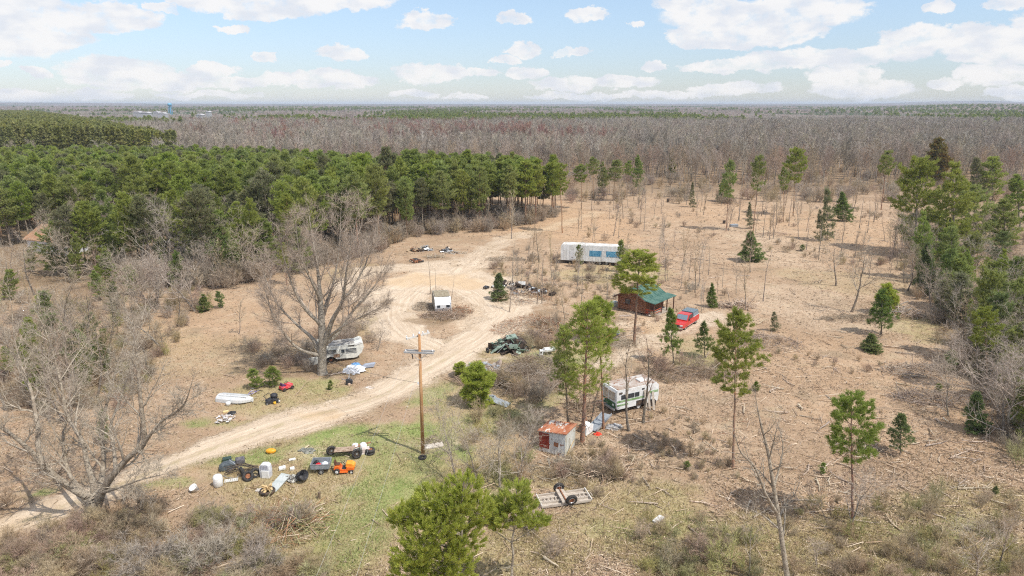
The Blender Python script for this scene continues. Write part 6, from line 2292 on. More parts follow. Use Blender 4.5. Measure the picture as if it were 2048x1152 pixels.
# ---------------------------------------------------------------- little white camper
def small_camper():
    a, b = G(870, 628), G(903, 626)
    c = (a + b) / 2
    rz = math.atan2(b.y - a.y, b.x - a.x)
    t = thing('small_camper', 'small derelict camper with white front and brownish side among slash', 'caravan', c, rz + .05)
    W_ = (b - a).length
    L = 5.4
    # outline of the side in (y, z), extruded across x
    prof = [(0.15, .35), (-.05, .8), (-.1, 1.3), (.25, 2.0), (.75, 2.25), (L * .6, 2.3), (L - .5, 2.15), (L, 1.5), (L - .1, .5), (L - .5, .35)]
    m = MB()
    n = len(prof)
    vs = [(-W_ / 2, y, z) for y, z in prof] + [(W_ / 2, y, z) for y, z in prof]
    m.add(vs, [tuple(range(n)), tuple(range(2 * n - 1, n - 1, -1))] + [(i, (i + 1) % n, (i + 1) % n + n, i + n) for i in range(n)])
    m.build('body', matl('brown_aluminium', (.30, .27, .22), .85, col2=(.40, .37, .31), scale=1.5, col3=(.19, .16, .11), scale3=3), t)  # body brown with darker blotches, only the front panel is white
    f = MB()
    pf = prof[:5]
    off = [(.12, .34), (-.09, .8), (-.14, 1.3), (.22, 2.04), (.74, 2.30)]
    vs = [(-W_ / 2 + .02, y, z) for y, z in off] + [(W_ / 2 - .02, y, z) for y, z in off]
    f.add(vs, [(i, i + 5, i + 6, i + 1) for i in range(4)])
    vs2 = [(-W_ / 2 + .02, y + .05, z) for y, z in off] + [(W_ / 2 - .02, y + .05, z) for y, z in off]
    f.add(vs2, [(i + 1, i + 6, i + 5, i) for i in range(4)])
    f.build('front_panel', matl('clean_white_metal', (.80, .81, .82), .4, col2=(.70, .71, .72), scale=1.5), t)
    for x, w in ((-W_ * .27, .42), (W_ * .30, .50)):
        MB().box((x, -.13, 1.12), (w, .05, .32)).build('window', GLASS, t)
    MB().box((0.02, -.12, .80), (.12, .05, .1)).build('lamp', DARK, t)
    MB().box((W_ / 2 - .04, -.16, 1.05), (.06, .08, 1.9)).build('corner_trim', WHITE_CLEAN, t)
    MB().box((0, L * .42, 2.34), (W_ - .3, L * .6, .05)).build('roof_litter', matl('leaf_litter_roof', (.22, .18, .12), .95, col2=(.33, .29, .21), scale=3), t)
    for s in (-1, 1):
        wheel_x = MB().torus((s * (W_ / 2 - .1), L * .55, .33), (1, 0, 0), .26, .09, 18, 6)
        wheel_x.build('tyre', RUBBER, t, smooth_shade=True)


# ---------------------------------------------------------------- motorhome
def motorhome():
    a, b = G(1231, 832), G(1316, 809)       # near side, from the rear-left corner to the far corner
    c = (a + b) / 2
    L = (b - a).length
    rz = math.atan2(b.y - a.y, b.x - a.x)
    t = thing('motorhome', 'white motorhome with green stripes and brown roof', 'motorhome', c, rz)
    D = 2.4
    z0, z1 = .55, 2.70
    m = MB().prism([(-L / 2 + .15, z0), (L / 2 - .1, z0 + .05), (L / 2, 1.2), (L / 2 - .02, z1 - .25), (L / 2 - .3, z1), (-L / 2 + .1, z1), (-L / 2, z1 - .25), (-L / 2, z0 + .5)], 0, D)
    m.build('body', matl('motorhome_white', (.74, .75, .75), .5, col2=(.64, .65, .64), scale=1.4, col3=(.42, .38, .33), scale3=3.5, lo3=.62, hi3=.75), t)
    MB().box((0, D / 2, z1 + .025), (L - .5, D - .15, .05)).build('roof', matl('motorhome_roof', (.36, .29, .24), .9, col2=(.50, .47, .44), scale=1.1, col3=(.25, .13, .08), scale3=2.2), t)
    MB().box((L * .22, D * .45, z1 + .12), (.75, .75, .18)).build('roof_vent', WHITE, t, bevel=.04)
    gm = matl('green_stripe', (.15, .27, .10), .5, col2=(.30, .42, .24), scale=2)
    s = MB()
    s.box((-L * .12, -.012, 1.42), (L * .72, .02, .22)).box((L * .31, -.013, 1.78), (L * .34, .02, .24)).box((-L * .35, -.014, 1.02), (L * .26, .02, .18))
    s.build('green_stripe', gm, t)
    for x, w in ((-L * .33, .55), (-L * .17, .85), (-L * .02, .5)):
        MB().box((x, -.025, 1.88), (w, .04, .48)).build('window', GLASS, t)
    MB().box((-L * .40, -.03, 2.36), (.35, .03, .2)).build('vent', DARK, t)
    MB().box((L * .12, -.03, 2.35), (.3, .03, .14)).build('vent', DARK, t)
    # cab end facing the viewer's left: wide screen, dark green lower panel
    e = -L / 2
    ws = MB().box((e - .015, D * .5, 1.95), (.03, D - .55, .95)).build('windscreen', matl('clouded_screen', (.46, .40, .32), .35, col2=(.58, .53, .45), scale=2, col3=(.30, .24, .18), scale3=3), t)
    MB().box((e - .045, D * .5, 1.95), (.03, .07, .95)).build('frame', WHITE_CLEAN, ws)
    MB().box((e - .02, D / 2, 1.0), (.05, D - .2, .62)).build('front_panel', matl('dark_green_panel', (.035, .10, .045), .5, col2=(.06, .14, .06), scale=3), t)
    for y in (.4, D - .4):
        MB().tube((e - .07, y, 1.02), (e - .02, y, 1.02), .13, .13, 12).build('headlight', WHITE_CLEAN, t)
    MB().box((e - .15, D / 2, .60), (.16, D - .1, .18)).build('bumper', STEEL, t)
    w = MB()
    w.box((-L * .02 + .55, .02, .82), (1.2, .08, .62))
    w.build('wheel_arch', DARK, t)
    wheel(t, (-L * .02 + .35, .18, .40), 1, .40, .24, WHITE)
    wheel(t, (L / 2 - .75, .05, .48), 1, .48, .28, DARK)
    wheel(t, (-L * .02 + .35, D - .18, .40), 1, .40, .24, WHITE)
    wheel(t, (L / 2 - .75, D - .18, .45), 1, .45, .28, DARK)
    MB().box((0, D / 2, .45), (L - .6, D - .6, .25)).build('undercarriage', DARK, t)
    MB().box((L / 2 + .02, D * .5, 2.0), (.03, 1.3, .6)).build('window', GLASS, t)
    t.scale = (1, 1, .92)
    # planks leaning on the side
    for k, (x, lean, ln, lab) in enumerate([(L * .16, .55, 2.1, 'left one of the weathered boards leaning against the motorhome'), (L * .20, .8, 2.0, 'middle one of the weathered boards leaning against the motorhome'),
                                            (L * .35, .9, 1.9, 'right one of the pale boards leaning against the motorhome')]):
        M = Matrix.Translation(c) @ Matrix.Rotation(rz, 4, 'Z')
        p0 = M @ Vector((x + (-.15 if k < 2 else -.5), -lean - .1, .02))
        p1 = M @ Vector((x + (.15 if k == 1 else -.05), -.09, math.sqrt(ln * ln - lean * lean)))
        o = MB()
        d = (p1 - p0)
        q = d.to_track_quat('Z', 'X').to_matrix()
        o.box((0, 0, d.length / 2), (.05, .22, d.length), rot=None)
        oo = o.build('plank', PLANK, None, p0)
        oo.rotation_mode = 'QUATERNION'
        oo.rotation_quaternion = d.to_track_quat('Z', 'X')
        tag(oo, lab, 'board')


# ---------------------------------------------------------------- rusty shed
def shed():
    a, b, b2 = G(1078, 901), G(1130, 914), G(1143, 886)
    c = (a + b) / 2
    W_ = (b - a).length
    rz = math.atan2(b.y - a.y, b.x - a.x)
    D = 2.1
    t = thing('metal_shed', 'small metal shed with rusty roof and half red peeling wall', 'shed', c, rz)
    peel = matl('peeling_white_metal', (.70, .71, .69), .6, col2=(.60, .61, .59), scale=2, col3=(.26, .12, .08), scale3=2.6, lo3=.57, hi3=.60)
    side = matl('grey_stained_metal', (.62, .62, .58), .6, col2=(.50, .50, .44), scale=1.5, stretch=(1, 1, .25), col3=(.33, .24, .16), scale3=4, lo3=.58, hi3=.66)
    h0, h1 = 1.85, 2.12
    w = MB()
    w.quad((-W_ / 2, 0, 0), (W_ / 2, 0, 0), (W_ / 2, 0, h1), (-W_ / 2, 0, h0), 0)
    w.quad((W_ / 2, 0, 0), (W_ / 2, D, 0), (W_ / 2, D, h1), (W_ / 2, 0, h1), 1)
    w.quad((W_ / 2, D, 0), (-W_ / 2, D, 0), (-W_ / 2, D, h0), (W_ / 2, D, h1), 0)
    w.quad((-W_ / 2, D, 0), (-W_ / 2, 0, 0), (-W_ / 2, 0, h0), (-W_ / 2, D, h0), 1)
    for k in range(1, 8):
        x = -W_ / 2 + W_ * k / 8
        w.box((x, -.008, 1.0), (.03, .02, 1.9), 0)
    for k in range(1, 7):
        w.box((W_ / 2 + .008, D * k / 7, 1.1), (.02, .03, 2.1), 1)
    w.build('wall', [peel, side], t)
    MB().box((-W_ / 2 + W_ * .20, -.035, 1.10), (W_ * .38, .03, 1.40)).build('red_panel', matl('faded_red_panel', (.27, .045, .03), .6, col2=(.20, .03, .02), scale=3), t)
    MB().box((W_ * .16, -.03, .98), (.42, .03, .38)).build('rust_patch', RUST, t)
    r = MB()
    rm = matl('rusted_roof', (.37, .13, .065), .8, col2=(.46, .21, .12), scale=1.6, col3=(.62, .60, .56), scale3=2.2, lo3=.54, hi3=.60, stretch=(1, .4, 1))
    o = .12
    r.add([(-W_ / 2 - o, -o, h0 + .01), (W_ / 2 + o, -o, h1 + .04), (W_ / 2 + o, D + o, h1 + .04), (-W_ / 2 - o, D + o, h0 + .01), (-W_ / 2 - o, -o, h0 + .07), (W_ / 2 + o, -o, h1 + .10), (W_ / 2 + o, D + o, h1 + .10), (-W_ / 2 - o, D + o, h0 + .07)],
          [(3, 2, 1, 0), (4, 5, 6, 7), (0, 1, 5, 4), (1, 2, 6, 5), (2, 3, 7, 6), (3, 0, 4, 7)])
    for k in range(1, 10):
        x = -W_ / 2 + W_ * k / 10
        z = h0 + (h1 - h0) * k / 10
        r.box((x, D / 2, z + .10), (.05, D + .2, .05))
    r.build('roof', rm, t)
    e = MB().box((0, 0, .75), (.04, .16, 1.5))
    q = e.build('board', NEWWOOD, None, G(1133, 913))
    q.rotation_euler = (R(-38), R(12), rz)
    tag(q, 'fresh yellow board leaning on the corner of the rusty shed', 'board')


# ---------------------------------------------------------------- utility pole
def utility_pole():
    p = G(846, 908)
    h = height_between(848, 668, p)
    t = thing('utility_pole', 'tall orange brown wooden utility pole with two crossarms', 'utility pole', p)
    pm = matl('pole_wood', (.38, .20, .09), .9, col2=(.48, .29, .15), scale=2, col3=(.26, .11, .05), scale3=5, lo3=.56, hi3=.66, stretch=(3, 3, .4))
    MB().tube((0, 0, -.2), (.06, 0, h), .165, .105, 14).build('shaft', pm, t, smooth_shade=True)
    z1 = height_between(848, 704, p)
    arm = matl('grey_crossarm', (.30, .31, .32), .8, col2=(.40, .40, .40), scale=4, stretch=(.4, 3, 3))
    pale = matl('bleached_crossarm', (.62, .60, .56), .7, col2=(.50, .48, .44), scale=4)
    a = MB().box((0, -.18, z1), (2.5, .11, .13)).box((0, .18, z1 + .05), (2.5, .11, .13))
    ar = a.build('crossarm', arm, t, rotz=-.10)
    b = MB()
    for s in (-1, 1):
        b.tube((s * .75, -.2, z1 - .03), (0, -.15, z1 - .65), .02, .02, 6)
    b.build('brace', arm, t, rotz=-.10)
    top = MB().box((.06, .16, h - .22), (2.3, .10, .12))
    top.build('crossarm', pale, t, rotz=.75)
    ins = matl('insulator', (.72, .74, .76), .3)
    for k, x in enumerate((-1.05, -.4, .55, 1.05)):
        c, s = math.cos(.75), math.sin(.75)
        y = .16
        m = MB().lathe([(.0, 0), (.06, .0), (.07, .08), (.045, .12), (.06, .2), (.0, .24)], 10)
        m.build('insulator', ins, t, (x * c - y * s, x * s + y * c, h - .16))
    MB().lathe([(0, 0), (.06, 0), (.07, .1), (.0, .28)], 10).build('insulator', ins, t, (.06, 0, h))
    for x in (-1.1, 1.1):
        MB().lathe([(0, 0), (.05, 0), (.06, .08), (.0, .2)], 8).build('insulator', ins, t, (x, -.05, z1 + .07))
    z2 = height_between(846, 766, p)
    MB().box((-.16, -.05, z2), (.14, .14, .2)).build('service_bracket', ins, t)
    MB().tube((-.55, -.25, z1 - .1), (-.5, -.25, z1 - .5), .05, .04, 8).build('fuse', BLACK, t)
    wm = matl('wire', (.55, .55, .55), .4, .3)
    dark = matl('dark_wire', (.12, .12, .12), .6)

    def wire(name, lab, A, B, sag, r, mat, cat='wire'):
        m = MB()
        A, B = Vector(A), Vector(B)
        pts = []
        for i in range(25):
            f = i / 24
            q = A.lerp(B, f)
            q.z -= sag * 4 * f * (1 - f)
            pts.append(q)
        m.path(pts, r, 5)
        o = m.build(name, mat)
        tag(o, lab, cat)
    P = lambda x, y, z: p + Vector((x, y, z))
    # two pale lines that run down towards the viewer's lower left
    e1 = at(695, 1210, 22); e2 = at(609, 1210, 22)
    wire('power_line', 'right one of two thin pale wires running from the utility pole towards the bottom edge', P(1.05 * math.cos(.75), 1.05 * math.sin(.75), h), e1, .2, .0045, wm)
    wire('power_line', 'left one of two thin pale wires running from the utility pole towards the bottom edge', P(-1.0, -.1, z1 + .2), e2, .2, .0045, wm)
    g = at(560, 745, p.y + 20)
    wire('service_wire', 'thin dark wire leading left from the middle of the utility pole', P(-.2, 0, z2), Vector((g.x, g.y, max(g.z, 3.0))), .5, .014, dark)
    # clutter at its foot
    o = MB().torus((0, 0, .11), (0, 0, 1), .25, .11, 20, 8).build('tyre', RUBBER, None, G(845, 917), smooth_shade=True)
    tag(o, 'single black tyre lying at the foot of the utility pole', 'tyre')
    o = MB().prism([(-.9, 0), (.8, 0), (.9, .12), (-.8, .10)], -.35, .4).build('concrete_slab', matl('pale_slab', (.62, .57, .50), .9, col2=(.5, .44, .37), scale=3), None, G(866, 893), .3)
    tag(o, 'pale slab on the ground behind the foot of the utility pole', 'slab')
    brush_pile(866, 884, .8, .5, .7, 'small dark heap of roots behind the foot of the utility pole', 61, (CHIP_DARK, LOG_GREY), 60, L=(.3, .9))


# ---------------------------------------------------------------- orange tractor and cart
def tractor():
    a, b = G(670, 949), G(702, 948)
    c = (a + b) / 2
    rz = math.atan2(b.y - a.y, b.x - a.x)
    t = thing('lawn_tractor', 'orange riding mower with yellow orange hood on the grass', 'lawn tractor', c, rz)
    y0 = .45
    body = MB().prism([(-.85, .42), (-.75, .72), (-.35, .75), (-.2, .5), (.25, .42), (.35, .70), (.95, .62), (1.0, .35), (.2, .26), (-.7, .28)], .05, .85)
    body.build('body', ORANGE_P, t, bevel=.05)
    MB().prism([(.22, .68), (.30, .98), (.75, .96), (1.02, .80), (1.05, .55), (.25, .60)], .12, .78).build('hood', ORANGE_L, t, bevel=.09)
    MB().prism([(-.75, .74), (-.3, .76), (-.28, .82), (-.62, .84), (-.72, 1.15), (-.82, 1.12)], .22, .70).build('seat', matl('seat_orange_black', (.10, .05, .03), .6), t, bevel=.03)
    MB().box((.02, y0, .46), (.42, .75, .05)).build('footplate', BLACK, t)
    sw = MB().torus((-.02, y0, .98), (-.5, 0, 1), .17, .022, 16, 6).build('steering_wheel', BLACK, t)
    MB().tube((.22, y0, .62), (-.02, y0, .97), .025, .025, 8).build('steering_column', BLACK, sw)
    MB().box((.05, y0, .22), (.75, 1.1, .12)).build('mower_deck', ORANGE_P, t, bevel=.04)
    for y in (0, .9):
        wheel(t, (-.52, y, .27), 1, .27, .24, WHITE_CLEAN, hubr=.5)
        wheel(t, (.75, y, .19), 1, .19, .16, WHITE_CLEAN, hubr=.5)
    t.scale = (.9, .9, .9)
    # cart
    a, b = G(627, 947), G(654, 950)
    c = (a + b) / 2
    t2 = thing('garden_cart', 'grey two wheeled garden cart hitched behind the orange riding mower', 'cart', c, rz + .02)
    gm = matl('cart_grey', (.24, .27, .30), .45, .2, col2=(.32, .35, .37), scale=3)
    L, W_, z0, hh = 1.45, 1.15, .42, .38
    m = MB().box((0, W_ / 2, z0 + .02), (L, W_, .04))
    for y in (0, W_):
        m.box((0, y, z0 + hh / 2 + .04), (L, .04, hh))
    for x in (-L / 2, L / 2):
        m.box((x, W_ / 2, z0 + hh / 2 + .04), (.04, W_ - .04, hh))
    m.build('tub', gm, t2)
    r = MB()
    for y in (-.01, W_ + .01):
        r.box((0, y, z0 + hh + .05), (L + .08, .06, .04))
    for x in (-L / 2 - .005, L / 2 + .005):
        r.box((x, W_ / 2, z0 + hh + .052), (.06, W_ - .06, .04))
    r.build('rail', STEEL, t2)
    MB().path([(L / 2, W_ / 2, z0 - .05), (L / 2 + .8, W_ / 2, .35)], .03).build('drawbar', BLACK, t2)
    for y in (-.06, W_ + .06):
        wheel(t2, (.1, y, .22), 1, .22, .12, STEEL)
    M = Matrix.Translation(c) @ Matrix.Rotation(rz + .02, 4, 'Z')

    def lump(name, lab, cat, x, y, z, sx, sy, sz, mat, seed):
        rr = random.Random(seed)
        mb = MB()
        prof = []
        n, k = 12, 6
        vs, fs = [], []
        for i in range(k + 1):
            th = math.pi * i / k / 2
            for j in range(n):
                a_ = 6.283 * j / n
                q = 1 + rr.uniform(-.22, .22)
                vs.append((math.cos(a_) * math.cos(th) * sx * q, math.sin(a_) * math.cos(th) * sy * q, math.sin(th) * sz * (1 + rr.uniform(-.2, .2))))
        for i in range(k):
            for j in range(n):
                fs.append((i * n + j, i * n + (j + 1) % n, (i + 1) * n + (j + 1) % n, (i + 1) * n + j))
        mb.add(vs, fs)
        o = mb.build(name, mat, None, M @ Vector((x, y, z)), rz)
        return tag(o, lab, cat)
    z = z0 + .05
    lump('red_cloth', 'crumpled red cloth in the grey garden cart', 'cloth', -.22, .42, z, .26, .30, .28, matl('red_cloth', (.55, .02, .03), .8), 1)
    lump('white_bag', 'crumpled white bag in the right half of the grey garden cart', 'bag', .32, .55, z, .30, .38, .30, matl('white_bag', (.72, .76, .82), .6, col2=(.5, .55, .65), scale=5), 2)
    lump('pink_bag', 'pale pink bag in the near left corner of the grey garden cart', 'bag', -.5, .25, z, .16, .2, .24, matl('pink_bag', (.70, .52, .52), .7), 3)
    lump('black_bag', 'black bag in the far left corner of the grey garden cart', 'bag', -.42, .88, z, .25, .2, .28, BLACK, 4)


# ---------------------------------------------------------------- axle cart, tyres, jugs
def axle_cart():
    a = G(677, 920)
    b = G(698, 923)
    c = (a + b) / 2
    rz = .12
    t = thing('axle_trailer', 'low brown homemade trailer on two big black wheels behind the orange riding mower', 'trailer', G(688, 915), rz)
    deck = matl('muddy_deck', (.34, .25, .18), .9, col2=(.44, .35, .27), scale=3, col3=(.18, .11, .07), scale3=6)
    MB().prism([(-.85, .50), (.75, .54), (.80, .58), (-.80, .56)], .0, .85).build('deck', deck, t, bevel=.02)
    m = MB().tube((-1.0, .75, .38), (1.0, -.15, .38), .05).tube((-.4, .8, .45), (-.4, .0, .45), .04).tube((.4, .8, .45), (.4, .0, .45), .04).box((0, .4, .43), (1.3, .5, .10))
    m.build('frame', DARK, t)
    d = MB().path([(.5, .9, .5), (2.1, 1.9, .3)], .05).path([(.8, .6, .5), (2.1, 1.9, .3)], .04)
    d.build('drawbar', RUST, t)
    for c_, r in (((1.10, -.30, .44), .44), ((-1.10, .55, .42), .42)):
        ax = Vector((.35, -.93, .10)).normalized()
        q = MB().torus((0, 0, 0), ax, r * .76, r * .27, 22, 8).build('wheel', RUBBER, t, c_, smooth_shade=True)
        MB().tube(-ax * .08, ax * .06, r * .50, r * .50, 16).build('rim', DARK, q)
        MB().tube(-ax * .10, ax * .10, r * .24, r * .2, 10).build('hub', STEEL, q)
    px_branch(697, 907, 726, 912, .035, 'thin pale bar lying off the right side of the homemade trailer', 77, WHITE_CLEAN, 0, name='metal_bar', cat='bar')
    jug = [(0, 0), (.26, .02), (.30, .15), (.30, .45), (.22, .58), (.08, .64), (0, .64)]
    o = MB().lathe(jug, 16).build('white_jug', WHITE_CLEAN, None, G(711, 900), smooth_shade=True)
    tag(o, 'round white jug on the grass left of the tyre stack', 'jug')
    o = MB().lathe([(r * 1.05, z * 1.1) for r, z in jug], 16).build('white_jug', WHITE_CLEAN, None, G(727, 900), smooth_shade=True)
    tag(o, 'white jug standing right beside the tyre stack', 'jug')
    o = MB().box((0, 0, .26), (.62, .5, .5)).build('pink_box', matl('pinkish_box', (.66, .58, .54), .8, col2=(.5, .42, .38), scale=4), None, G(732, 906), .3, .03)
    tag(o, 'pale pinkish box in front of the white jug by the tyres', 'box')
    o = MB().box((0, 0, .05), (.8, .6, .08)).build('flat_box', matl('cardboard_pale', (.60, .55, .48), .9), None, G(719, 908), .5)
    tag(o, 'flat pale sheet on the grass left of the pinkish box', 'sheet')
    for k in range(2):
        o = MB().torus((0, 0, 0), (0, 0, 1), .30, .13, 22, 8).build('tyre', RUBBER, None, G(740 + k, 908) + Vector((0, 0, .13 + k * .25)), smooth_shade=True)
        tag(o, ['lower tyre of the stack of two beside the white jugs', 'upper tyre of the stack of two, with a rusty rim'][k], 'tyre')
        if k:
            MB().tube((0, 0, -.03), (0, 0, .09), .19, .19, 16).build('rim', RUST, o)


# ---------------------------------------------------------------- junk on the grass, left
def blob_obj(name, lab, cat, p, s, mat, seed, rz=0, ragged=.25, kids=None, rough_n=14):
    rr = random.Random(seed)
    vs, fs = [], []
    n, k = rough_n, 6
    for i in range(k + 1):
        th = math.pi / 2 * i / k
        for j in range(n):
            a_ = 6.283 * j / n
            q = 1 + rr.uniform(-ragged, ragged)
            vs.append((math.cos(a_) * math.cos(th) ** .7 * s[0] * q, math.sin(a_) * math.cos(th) ** .7 * s[1] * q, math.sin(th) * s[2] * (1 + rr.uniform(-ragged, ragged))))
    for i in range(k):
        for j in range(n):
            fs.append((i * n + j, i * n + (j + 1) % n, (i + 1) * n + (j + 1) % n, (i + 1) * n + j))
    o = MB().add(vs, fs).build(name, mat, None, p, rz)
    return tag(o, lab, cat)


def junk_left():
    # seat / engine parts
    t = thing('tractor_part', 'dark grey machine seat and hood lying left of the tyres', 'machine part', G(458, 938), .4)
    dg = matl('dark_grey_plastic', (.06, .075, .085), .5, col2=(.12, .14, .15), scale=4)
    MB().prism([(-.7, .0), (-.75, .35), (-.4, .62), (.2, .66), (.55, .45), (.5, .05)], -.35, .35).build('hood', dg, t, bevel=.08)
    MB().box((.9, .6, .3), (.75, .6, .45)).build('seat', matl('grey_seat', (.09, .085, .10), .7, col2=(.17, .16, .17), scale=4), t, bevel=.1)
    MB().box((-.1, 1.2, .3), (.7, .45, .3)).build('battery_box', matl('dark_green_box', (.04, .07, .06), .5), t, bevel=.04)
    MB().path([(.1, .2, .7), (.5, -.3, .5), (.9, -.9, .1)], .05).path([(.0, .8, .3), (.3, .4, .6)], .04).build('bracket', STEEL, t)
    m = MB()
    rr = random.Random(4)
    t = thing('steel_frame', 'heap of bent dark metal bars in front of the machine seat', 'metal frame', G(482, 945), .2)
    for k in range(9):
        z = .1 + .05 * k
        m.path([(-1.1 + rr.uniform(-.2, .2), rr.uniform(-.4, .4), z), (rr.uniform(-.3, .3), rr.uniform(-.3, .5), z + .25), (1.1 + rr.uniform(-.2, .3), rr.uniform(-.3, .5), z)], .03)
    m.build('bars', matl('dark_bars', (.07, .06, .055), .6, .2, col2=(.16, .12, .09), scale=4), t)
    MB().path([(-1.3, -.4, .1), (-.9, -.9, .2), (-.3, -1.0, .08), (.1, -.6, .1)], .025).build('hoop', STEEL, t)
    # tyres
    for px, py, ax, z, lab, hub in ((486, 953, (.75, .62, .2), .40, 'narrow black tyre standing on edge, left one of the group', None), (497, 960, (.15, -.8, .65), .34, 'tyre with rusty brown wheel facing the viewer, middle of the group', RUST),
                                    (512, 953, (.55, -.5, .6), .30, 'black tyre lying tilted against the white appliance', None)):
        A = Vector(ax).normalized()
        o = MB().torus((0, 0, 0), A, .33, .13, 22, 8).build('tyre', RUBBER, None, G(px, py) + Vector((0, 0, z)), smooth_shade=True)
        tag(o, lab, 'tyre')
        if hub:
            MB().tube(-A * .05, A * .07, .19, .19, 16).build('rim', hub, o)
    # white appliance
    t = thing('white_appliance', 'white grey plastic appliance with ribbed back standing on the grass', 'appliance', G(530, 957), -.1)
    MB().prism([(-.42, 0), (.42, 0), (.46, .6), (.40, 1.1), (.2, 1.25), (-.25, 1.22), (-.45, 1.0)], .0, .5).build('shell', matl('grey_white_plastic', (.55, .56, .60), .5, col2=(.66, .67, .69), scale=3), t, bevel=.05)
    MB().box((.08, -.05, .38), (.62, .08, .68)).build('panel', WHITE_CLEAN, t, bevel=.03)
    r = MB()
    for k in range(5):
        r.box((-.25 + k * .13, -.012, .95), (.05, .04, .4))
    r.build('ribs', matl('rib_grey', (.34, .35, .42), .5), t)
    o = MB().lathe([(0, 0), (.30, 0), (.36, .08), (.37, .75), (.30, .92), (.1, .97), (0, .97)], 18).build('white_barrel', WHITE_CLEAN, None, G(437, 972), smooth_shade=True)
    tag(o, 'white plastic barrel standing on the grass left of the metal rack', 'barrel')
    o = MB().lathe([(0, 0), (.22, 0), (.30, .5), (.32, .52), (.28, .54), (.22, .45), (0, .42)], 16).build('white_bucket', WHITE_CLEAN, None, G(393, 981), smooth_shade=True)
    o.rotation_euler = (.5, -.3, 0)
    tag(o, 'white tilted bucket in the brush, leftmost white thing near the track', 'bucket')
    t = thing('metal_rack', 'flat white metal rack lying right of the white barrel', 'rack', G(463, 963), .3)
    m = MB()
    for y in (-.18, 0, .18):
        m.box((0, y, .12), (1.0, .05, .05))
    for x in np.arange(-.48, .5, .16):
        m.box((x, 0, .115), (.03, .38, .03))
    m.build('grid', WHITE_CLEAN, t)
    o = MB().prism([(-.42, 0), (.42, 0), (.42, .12), (-.42, .12)], -1.0, 1.0).build('grey_door', matl('grey_green_sheet', (.42, .46, .45), .5, .1, col2=(.52, .55, .54), scale=2), None, G(558, 969) + Vector((0, 0, .12)), -.32, .02)
    o.rotation_euler = (.18, .03, -.30)
    tag(o, 'pale grey door or sheet lying on the grass near the fire pit', 'sheet')
    t = thing('black_bin', 'black tub tipped on its side near the grey sheet', 'tub', G(605, 964), .3)
    q = MB().lathe([(.0, 0), (.30, 0), (.42, .75), (.40, .75), (.28, .05), (0, .05)], 18).build('tub', BLACK, t, smooth_shade=True)
    q.rotation_euler = (R(62), 0, R(38)); q.location = (-.25, .35, .36)
    o = blob_obj('scrap_heap', 'small heap of black and white scrap left of the tipped black tub', 'scrap', G(588, 960), (.6, .35, .35), matl('mixed_scrap', (.10, .09, .08), .7, col2=(.5, .5, .46), scale=9), 12, ragged=.4)
    # fire pit
    t = thing('fire_pit', 'dark metal ring fire pit filled with fresh split yellow wood', 'fire pit', G(535, 986), 0)
    MB().torus((0, 0, .18), (0, 0, 1), .48, .13, 24, 8).build('ring', DARK, t, smooth_shade=True)
    m = MB()
    rr = random.Random(9)
    for k in range(16):
        a = rr.random() * 6.28
        p0 = Vector((math.cos(a) * .42, math.sin(a) * .42, .25))
        p1 = Vector((math.cos(a + 2.8) * .40, math.sin(a + 2.8) * .40, .45 + rr.random() * .35))
        m.tube(p0, p1, .05, .045, 5)
    m.build('firewood', NEWWOOD, t)
    blob_obj('paper_heap', 'small pale heap of ash and paper left of the fire pit', 'paper', G(522, 982), (.4, .3, .16), matl('pale_paper', (.62, .60, .58), .9, col2=(.42, .38, .35), scale=8), 5, ragged=.35)
    # orange lump
    o = MB().lathe([(0, .02), (.26, .03), (.36, .16), (.34, .30), (.2, .38), (0, .34)], 16).build('orange_cover', matl('amber_plastic', (.78, .36, .03), .4), None, G(542, 906), smooth_shade=True)
    o.scale = (1.25, .8, 1)
    tag(o, 'orange yellow rounded plastic cover alone on the grass by the track', 'cover')
    blob_obj('grey_scrap', 'crumpled dark grey scrap in the bare soil patch', 'scrap', G(614, 903), (.75, .35, .28), matl('grey_scrap', (.16, .17, .15), .8, col2=(.30, .30, .27), scale=6), 13, ragged=.4)
    for px, py, s, lab in ((585, 920, (.55, .3, .12), 'flat white foam piece highest of three on the grass'), (565, 938, (.55, .42, .22), 'white foam block lower left of three on the grass'),
                           (585, 939, (.36, .34, .2), 'white foam block lower right of three on the grass')):
        o = MB().prism([(-s[0] / 2, 0), (s[0] / 2, 0), (s[0] / 2 * .9, s[2]), (-s[0] / 2, s[2] * .8)], -s[1] / 2, s[1] / 2).build('foam_block', WHITE_CLEAN, None, G(px, py), .4, .02)
        tag(o, lab, 'foam block')
    o = MB().tube((0, 0, 0), (.05, 0, .55), .13, .10, 9).build('stump', CHIP_DARK, None, G(638, 997))
    tag(o, 'short dark stump on the grass right of the cut branches', 'stump')
    A = Vector((.2, -.5, .85)).normalized()
    o = MB().torus((0, 0, 0), A, .30, .12, 20, 8).build('tyre', RUBBER, None, G(611, 1050) + Vector((0, 0, .22)), smooth_shade=True)
    tag(o, 'black tyre half buried in the heap of cut branches', 'tyre')


